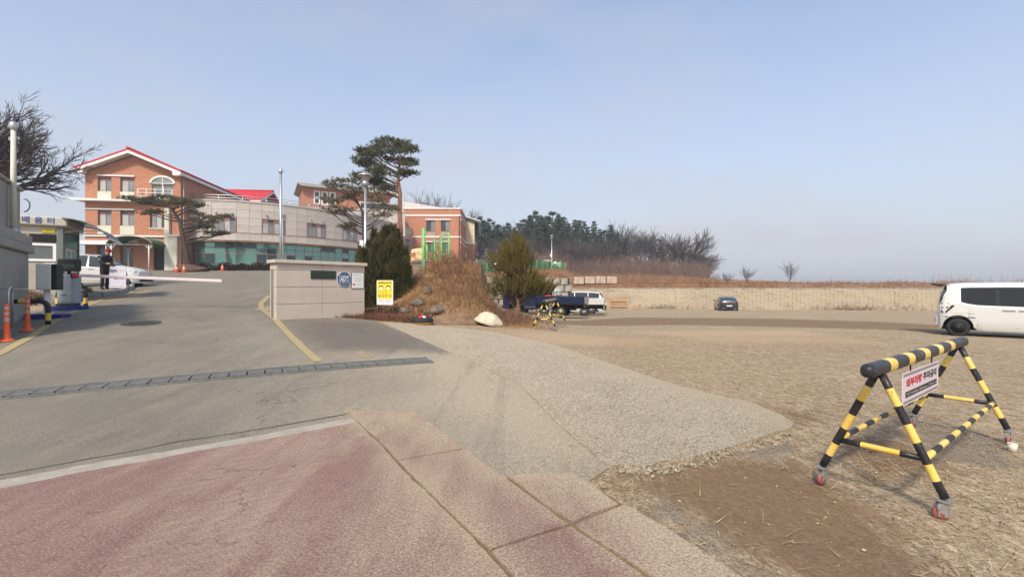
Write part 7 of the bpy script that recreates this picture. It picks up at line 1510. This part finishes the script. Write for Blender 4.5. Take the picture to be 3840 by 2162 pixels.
# broken concrete crumbs along the slab edge
rr = random.Random(15); b = MB(); edge = pix([(2290, 1762), (2420, 1764), (2480, 1748), (2600, 1732), (2760, 1682), (2950, 1622)])
for k in range(150):
    i = rr.randrange(len(edge)-1); t_ = rr.random(); x = edge[i][0]*(1-t_)+edge[i+1][0]*t_+rr.gauss(0, .03); y = edge[i][1]*(1-t_)+edge[i+1][1]*t_-abs(rr.gauss(0, .07)); s_ = rr.uniform(.008, .03); b.box((0, 0, 0), (s_*rr.uniform(.8, 1.8), s_, s_*.7), T(x, y, float(G(x, y))+s_*.1) @ Matrix.Rotation(rr.uniform(0, 6), 4, Vector((rr.random(), rr.random(), 1)).normalized()))
o = b.build('concrete_crumbs', slab_m); tag(o, 'crumbled concrete bits along the broken slab edge', kind='stuff')
# bank above the long wall: straw and reeds
def wall_y(x): return 57-(x-6.9)*.238
P_, rg_ = scatter(90000, None, 5, 74, 40, 72, U, lambda x, y, r_: (y > wall_y(x)+.25) & (r_.uniform(0, 1, len(x)) < np.exp(-(y-wall_y(x))/5.5)), 36); n_ = len(P_); V_, F_ = blades(P_, rg_.uniform(.25, .8, n_)*(.75+.5*np.sin(P_[:, 0]*1.3)*np.sin(P_[:, 0]*.47+P_[:, 1]*.8)+.25*np.sin(P_[:, 0]*4.1)), rg_.uniform(.02, .045, n_), rg_, .6, 2, curl=.9)
mixsel = rg_.uniform(0, 1, n_) < .5; vobj('bank_straw', V_, F_, straw_red, None, 'stuff', 'rusty dry grass on the bank above the long wall')
P_, rg_ = scatter(9000, None, 9, 74, 40, 66, U, lambda x, y, r_: (y > wall_y(x)+.8) & (y < wall_y(x)+7) & (r_.uniform(0, 1, len(x)) < (.15+.6*sst(x, 30, 46))*np.clip(.5+1.1*np.sin(x*.9)*np.sin(x*.37+y*.5)+.4*np.sin(x*2.9), 0.03, 1)), 37); n_ = len(P_); V_, F_ = blades(P_, rg_.uniform(.45, 1.25, n_)*(1+.35*sst(P_[:, 0], 38, 50)), rg_.uniform(.02, .04, n_), rg_, .5, 3, curl=.5); vobj('bank_reeds', V_, F_, leafmat('reed_leaf', srgb(134, 108, 90), srgb(168, 138, 112), scale=.6), None, 'stuff', 'taller dry reeds along the top of the bank')
P_, rg_ = scatter(60000, None, -4, 30, 34, 100, U, lambda x, y, r_: inpoly(x, y, near_up) & (x > -2+(y-34)*.02) & (r_.uniform(0, 1, len(x)) < np.clip(1.2-y/110, .2, 1)), 38); n_ = len(P_); V_, F_ = blades(P_, rg_.uniform(.25, .6, n_), rg_.uniform(.025, .05, n_), rg_, .6, 2, curl=.9); vobj('hillside_straw', V_, F_, straw_red, None, 'stuff', 'dry grass over the hillside and terrace edge')
# weeds at the foot of the long wall
rr = random.Random(41); roots = []
for k in range(300):
    x = rr.choice([rr.gauss(17, 1.2), rr.gauss(34.5, 1.5), rr.gauss(36, 1), rr.gauss(40, 2), rr.uniform(8, 46)]); y = wall_y(x)-rr.uniform(.4, 1.2); roots.append((x, y, float(G(x, y))))
brush('wall_foot_weeds', 'dead weeds at the foot of the long wall', roots, .2, 1.0, weed_m, 42, r0=.014, lean=.9)
# leafless saplings standing on the bank
scfg = dict(lev=2, kids=[6, 4, 3], ang=(.3, .6), len=(.5, .7), wig=.1, up=.06, rmin=.012, limbs=6, la=(.15, .75), t0=.2)
for px, D, h, lab, sd_ in ((2962, 56, 3.0, 'small leafless sapling alone on the bank above the wall', 51), (2800, 57, 2.2, 'thin leafless shrub left of the sapling on the bank', 52), (2725, 58, 1.6, 'low twiggy shrub on the bank above the black sedan', 53)):
    x = (px-1920)/F*D; bare('sapling', lab, (x, D, float(U(x, D))-.1), h, .045, scfg, sd_, trunk_h=.15)
# dark hedge in front of the teal glazing, and the soil heap under the leaning pine
rng = np.random.default_rng(61)
for k, (px, D, w_, h_) in enumerate(((760, 46.2, 1.6, .75), (840, 46.3, 1.5, .8), (905, 46.4, 1.5, .7), (965, 46.6, 1.3, .8), (1020, 46.8, 1.3, .7))):
    root = empty('hedge_shrub', gx(px, D), 0, ['first', 'second', 'third', 'fourth', 'fifth'][k]+' from the left of the low brown shrubs before the teal glazing', 'shrub', 'low shrubs along the curved wing'); n_ = 420; u_ = nrm(rng.normal(0, 1, (n_, 3)))*rng.uniform(.5, 1, (n_, 1)); u_[:, 2] = np.abs(u_[:, 2]); V_, F_ = needles(u_*np.array([w_*.75, .6, h_]), u_+np.array([0, 0, .3]), 7, .16, .05, rng, .8, .05); vobj('foliage', V_, F_, leafmat('shrub_leaf', srgb(58, 48, 36), srgb(84, 66, 48)) if 'shrub_leaf' not in MATS else MATS['shrub_leaf'], root)
    b = MB(); [b.tube([(0, 0, -.1), (rr.uniform(-.6, .6), rr.uniform(-.3, .3), h_*.7)], [.03, .012], 4) for q in range(5)]; b.build('stems', pine_dark_bark, root)
hp_ = rock('soil_heap', 712, 0, 43.2, 1.5, 1.0, .55, pm('dark_soil', srgb(88, 66, 54), .95, var=.2, scale=2, bump=.8, bscale=6), 'dark soil heap round the foot of the leaning pine', 3.3, zf=G); hp_['category'] = 'soil heap'
# brown shrubs beside the booth
for k, (px, D) in enumerate(((110, 15.2), (150, 15.6), (300, 18.6))):
    root = empty('booth_shrub', gx(px, D, .0), 0, ['dry shrub left of the control box below the booth window', 'dry shrub behind the control box', 'dark shrub behind the barrier cabinet'][k], 'shrub'); n_ = 260; u_ = nrm(rng.normal(0, 1, (n_, 3)))*rng.uniform(.4, 1, (n_, 1)); u_[:, 2] = np.abs(u_[:, 2]); V_, F_ = needles(u_*np.array([.45, .4, .45]), u_+np.array([0, 0, .3]), 6, .1, .02, rng, .8, .05); vobj('foliage', V_, F_, MATS['shrub_leaf'] if k == 2 else weed_m, root); b = MB(); [b.tube([(0, 0, -.05), (rr.uniform(-.3, .3), rr.uniform(-.3, .3), .4)], [.015, .006], 4) for q in range(6)]; b.build('stems', pine_dark_bark, root)
print('part7 ok')
# ------------------------------------------------------------------ wood on the hill: every tree an individual, meshes shared per kind
def conifer_mesh(seed, h, w, lay, dens, top=1.3, start=.18):
    rng_ = np.random.default_rng(seed); rg__ = random.Random(seed); PP, DD = [], []; b = MB(); b.tube([(0, 0, -1), (rg__.uniform(-.2, .2), 0, h*.5), (0, 0, h)], [.17, .11, .03], 6)
    for k in range(lay):
        t_ = k/(lay-1); z = h*(start+(1-start)*t_); r_ = w*(1-t_**top)*rg__.uniform(.75, 1.15)+.2; nb = max(3, int(6*(1-t_)+3))
        for q in range(nb):
            a = 2*PI*(q+rg__.random())/nb; rr_ = r_*rg__.uniform(.55, 1.1); e_ = Vector((math.cos(a)*rr_, math.sin(a)*rr_, z+rr_*rg__.uniform(.1, .4))); b.tube([(0, 0, z), e_], [.05, .015], 3, caps=False)
            m_ = int(dens*(.5+rr_/w)); s_ = rng_.uniform(.35, 1.05, m_)[:, None]; p_ = np.array((0, 0, z))*(1-s_)+np.array(e_)*s_+rng_.normal(0, .20, (m_, 3))*np.array([1, 1, .55]); PP.append(p_); DD.append(np.tile(np.array([math.cos(a)*.6, math.sin(a)*.6, .8]), (m_, 1)))
    P_, D__ = np.concatenate(PP), np.concatenate(DD); V_, F_ = needles(P_, D__, 7, .42, .13, rng_, .8, .1)
    return b.mesh('trunk', [pine_dark_bark]), np_mesh('crown', V_, F_, far_leaf, smooth=False)
CON = [conifer_mesh(71, 9.0, 2.3, 12, 16), conifer_mesh(72, 10.0, 2.0, 13, 15, 1.0, .25), conifer_mesh(73, 8.0, 3.0, 8, 26, 2.4, .35), conifer_mesh(74, 9.5, 1.6, 13, 14, .9, .2)]
def bare_mesh(seed, h, r, cfg, th):
    rg__ = random.Random(seed); t_ = MB(); t_.tube([(0, 0, -1), (0, 0, h*th*.5), (0, 0, h*th)], [r*1.2, r, r*.85], 6); b = MB(); k = cfg['limbs']
    for q in range(k):
        ph = 2*PI*q/k+rg__.uniform(-.4, .4); an = rg__.uniform(*cfg['la']); branch(b, (0, 0, h*th*rg__.uniform(.75, 1)), (math.cos(ph)*math.sin(an), math.sin(ph)*math.sin(an), math.cos(an)), h*(1-th)*rg__.uniform(.5, .66), r*.55, 0, rg__, cfg)
    return t_.mesh('trunk', [bark_m]), b.mesh('crown', [twig_m])
fcfg = dict(lev=3, kids=[6, 5, 4], ang=(.3, .65), len=(.48, .68), wig=.11, up=.05, rmin=.02, limbs=7, la=(.15, .85), t0=.2)
rcfg = dict(lev=3, kids=[8, 6, 5], ang=(.3, .7), len=(.48, .66), wig=.1, up=.02, rmin=.026, limbs=11, la=(.2, 1.3), t0=.2)
BAR = [bare_mesh(81, 8.5, .16, fcfg, .25), bare_mesh(82, 9.5, .15, fcfg, .3), bare_mesh(83, 9, .2, rcfg, .18), bare_mesh(84, 7.5, .13, fcfg, .2)]
def plant(kind, mesh, px, D, top_py, label, group, href, rz, sxy=1.0, name=None):
    x = (px-1920)/F*D; z = float(U(x, D)); h = EYE-(top_py-H0)/F*D-z; s_ = max(.3, h/href)
    root = empty(name or kind, (x, D, z), rz, label, 'tree', group); root.scale = (s_*sxy, s_*sxy, s_)
    for nm, me_ in zip(('trunk', 'crown'), mesh): o_ = bpy.data.objects.new(nm, me_); C.objects.link(o_); o_.parent = root
    return root
rg = random.Random(91); HC = (9.0, 10.0, 8.0, 9.5); HB = (8.0, 9.0, 6.4, 7.3)
G1 = 'conifers of the wood on the hillside'; L1 = 'dark conifer standing in the wood on the hillside'
con = [(1800, 104, 822, 2), (1835, 106, 830, 2), (1868, 108, 850, 2), (1760, 112, 830, 2), (1905, 112, 845, 2), (1930, 108, 860, 0), (1965, 112, 832, 2), (1988, 108, 815, 1), (2008, 110, 803, 2), (2030, 106, 822, 2), (2050, 112, 830, 0), (2072, 110, 806, 2), (2095, 106, 828, 2), (2112, 109, 822, 3), (2130, 106, 845, 0), (2155, 108, 832, 1), (2170, 111, 834, 3), (2190, 107, 838, 1), (2205, 109, 858, 0), (2228, 108, 837, 1), (2250, 106, 866, 0), (2268, 110, 872, 2), (2290, 107, 850, 3), (2312, 108, 880, 0), (2345, 106, 905, 0), (2452, 104, 925, 0), (2478, 105, 902, 3), (2015, 102, 860, 2), (2080, 101, 870, 0), (2150, 100, 880, 0), (2300, 101, 900, 2), (2120, 103, 866, 2)]
special = {2008: 'tallest conifer crown in the middle of the wood', 2072: 'tall conifer just right of the tallest one in the wood', 2478: 'lone dark conifer between leafless trees near the right of the wood', 2452: 'short dark conifer left of the lone one between leafless trees', 1800: 'rounded conifer just right of the end wing roof', 2228: 'tall narrow conifer with open sky on both sides', 2290: 'pointed conifer at the right edge of the dark conifers'}
for (px, D, ty_, k) in con: plant('conifer', CON[k], px, D, ty_, special.get(px, L1), G1, HC[k], rg.uniform(0, 6), rg.uniform(.9, 1.25))
G2 = 'leafless trees of the wood on the hillside'; L2 = 'leafless tree standing in the wood on the hillside'
for i in range(46):
    px = rg.uniform(1790, 2420); D = rg.uniform(92, 103); base_t = np.interp(px, [1790, 1950, 2150, 2300, 2420], [885, 880, 890, 905, 925]); plant('leafless_tree', BAR[rg.randrange(4)], px, D, base_t+rg.uniform(-12, 45), L2, G2, 8.5, rg.uniform(0, 6), rg.uniform(.8, 1.15))
for (px, D, ty_, k) in ((1945, 110, 830, 1), (2330, 108, 852, 1), (2310, 112, 850, 0), (2380, 106, 890, 0), (2405, 104, 872, 1), (2440, 106, 868, 0), (2420, 109, 880, 1), (2360, 109, 885, 1), (2500, 105, 930, 3), (2530, 106, 925, 0)): plant('leafless_tree', BAR[k], px, D, ty_, L2, G2, HB[k], rg.uniform(0, 6))
plant('round_leafless_tree', BAR[2], 2562, 102, 897, 'rounded leafless tree at the right end of the wood', None, HB[2], .4, 1.15); plant('round_leafless_tree', BAR[2], 2618, 103, 962, 'small leafless tree at the far right foot of the wood', None, HB[2], 2.0, 1.2)
for i, (px, ty_) in enumerate(((1575, 752), (1612, 748), (1650, 746), (1685, 752))): plant('roofline_tree', BAR[i % 4], px, 128+i, ty_, 'leafless tree top showing above the brick block roof', 'trees behind the brick block', 8.5, i*1.3)
# red-brown thicket on the slope
rr = random.Random(95); roots = []
for k in range(3600):
    px = rr.uniform(1775, 2660); D = rr.uniform(80, 102); x = (px-1920)/F*D
    if x < 2 and D < 90: continue
    roots.append((x, D, float(U(x, D))))
brush('thicket', 'red-brown leafless thicket on the slope below the wood', roots, .9, 3.4, red_twig_m, 96, r0=.02, forks=6, lean=.35)
roots = [((px-1920)/F*D, D, float(U((px-1920)/F*D, D))) for px, D in ((rr.uniform(2150, 2700), rr.uniform(64, 92)) for k in range(700))]
brush('slope_weeds', 'dead weeds over the lower slope', roots, .4, 1.3, weed_m, 97, r0=.018, forks=4, lean=.5)
roots = []
for k in range(420): px = rr.gauss(1700, 70); D = rr.uniform(16.5, 24); x = (px-1920)/F*D; roots.append((x, D, float(GM(x, D))))
brush('mound_twigs', 'bare twigs growing on top of the mound', roots, .3, 1.1, pm('mound_twig', srgb(110, 80, 62), .9, var=.2), 98, r0=.007, forks=4, lean=.4)
# ------------------------------------------------------------------ winter haze: even, pale air round the whole place
hm = bpy.data.materials.new('pale_haze'); hm.use_nodes = True; hn, hl = hm.node_tree.nodes, hm.node_tree.links; hn.remove(hn['Principled BSDF'])
pv = hn.new('ShaderNodeVolumePrincipled'); pv.inputs['Color'].default_value = (.96, .97, .99, 1); pv.inputs['Density'].default_value = .0010; pv.inputs['Anisotropy'].default_value = .2; hl.new(pv.outputs[0], hn['Material Output'].inputs['Volume'])
o = one('b2', (-1700, -260, -2.2), (1700, 2700, 26), name='haze', mats=hm); tag(o, 'thin pale winter haze over the whole place', kind='stuff')
print('part8 ok')
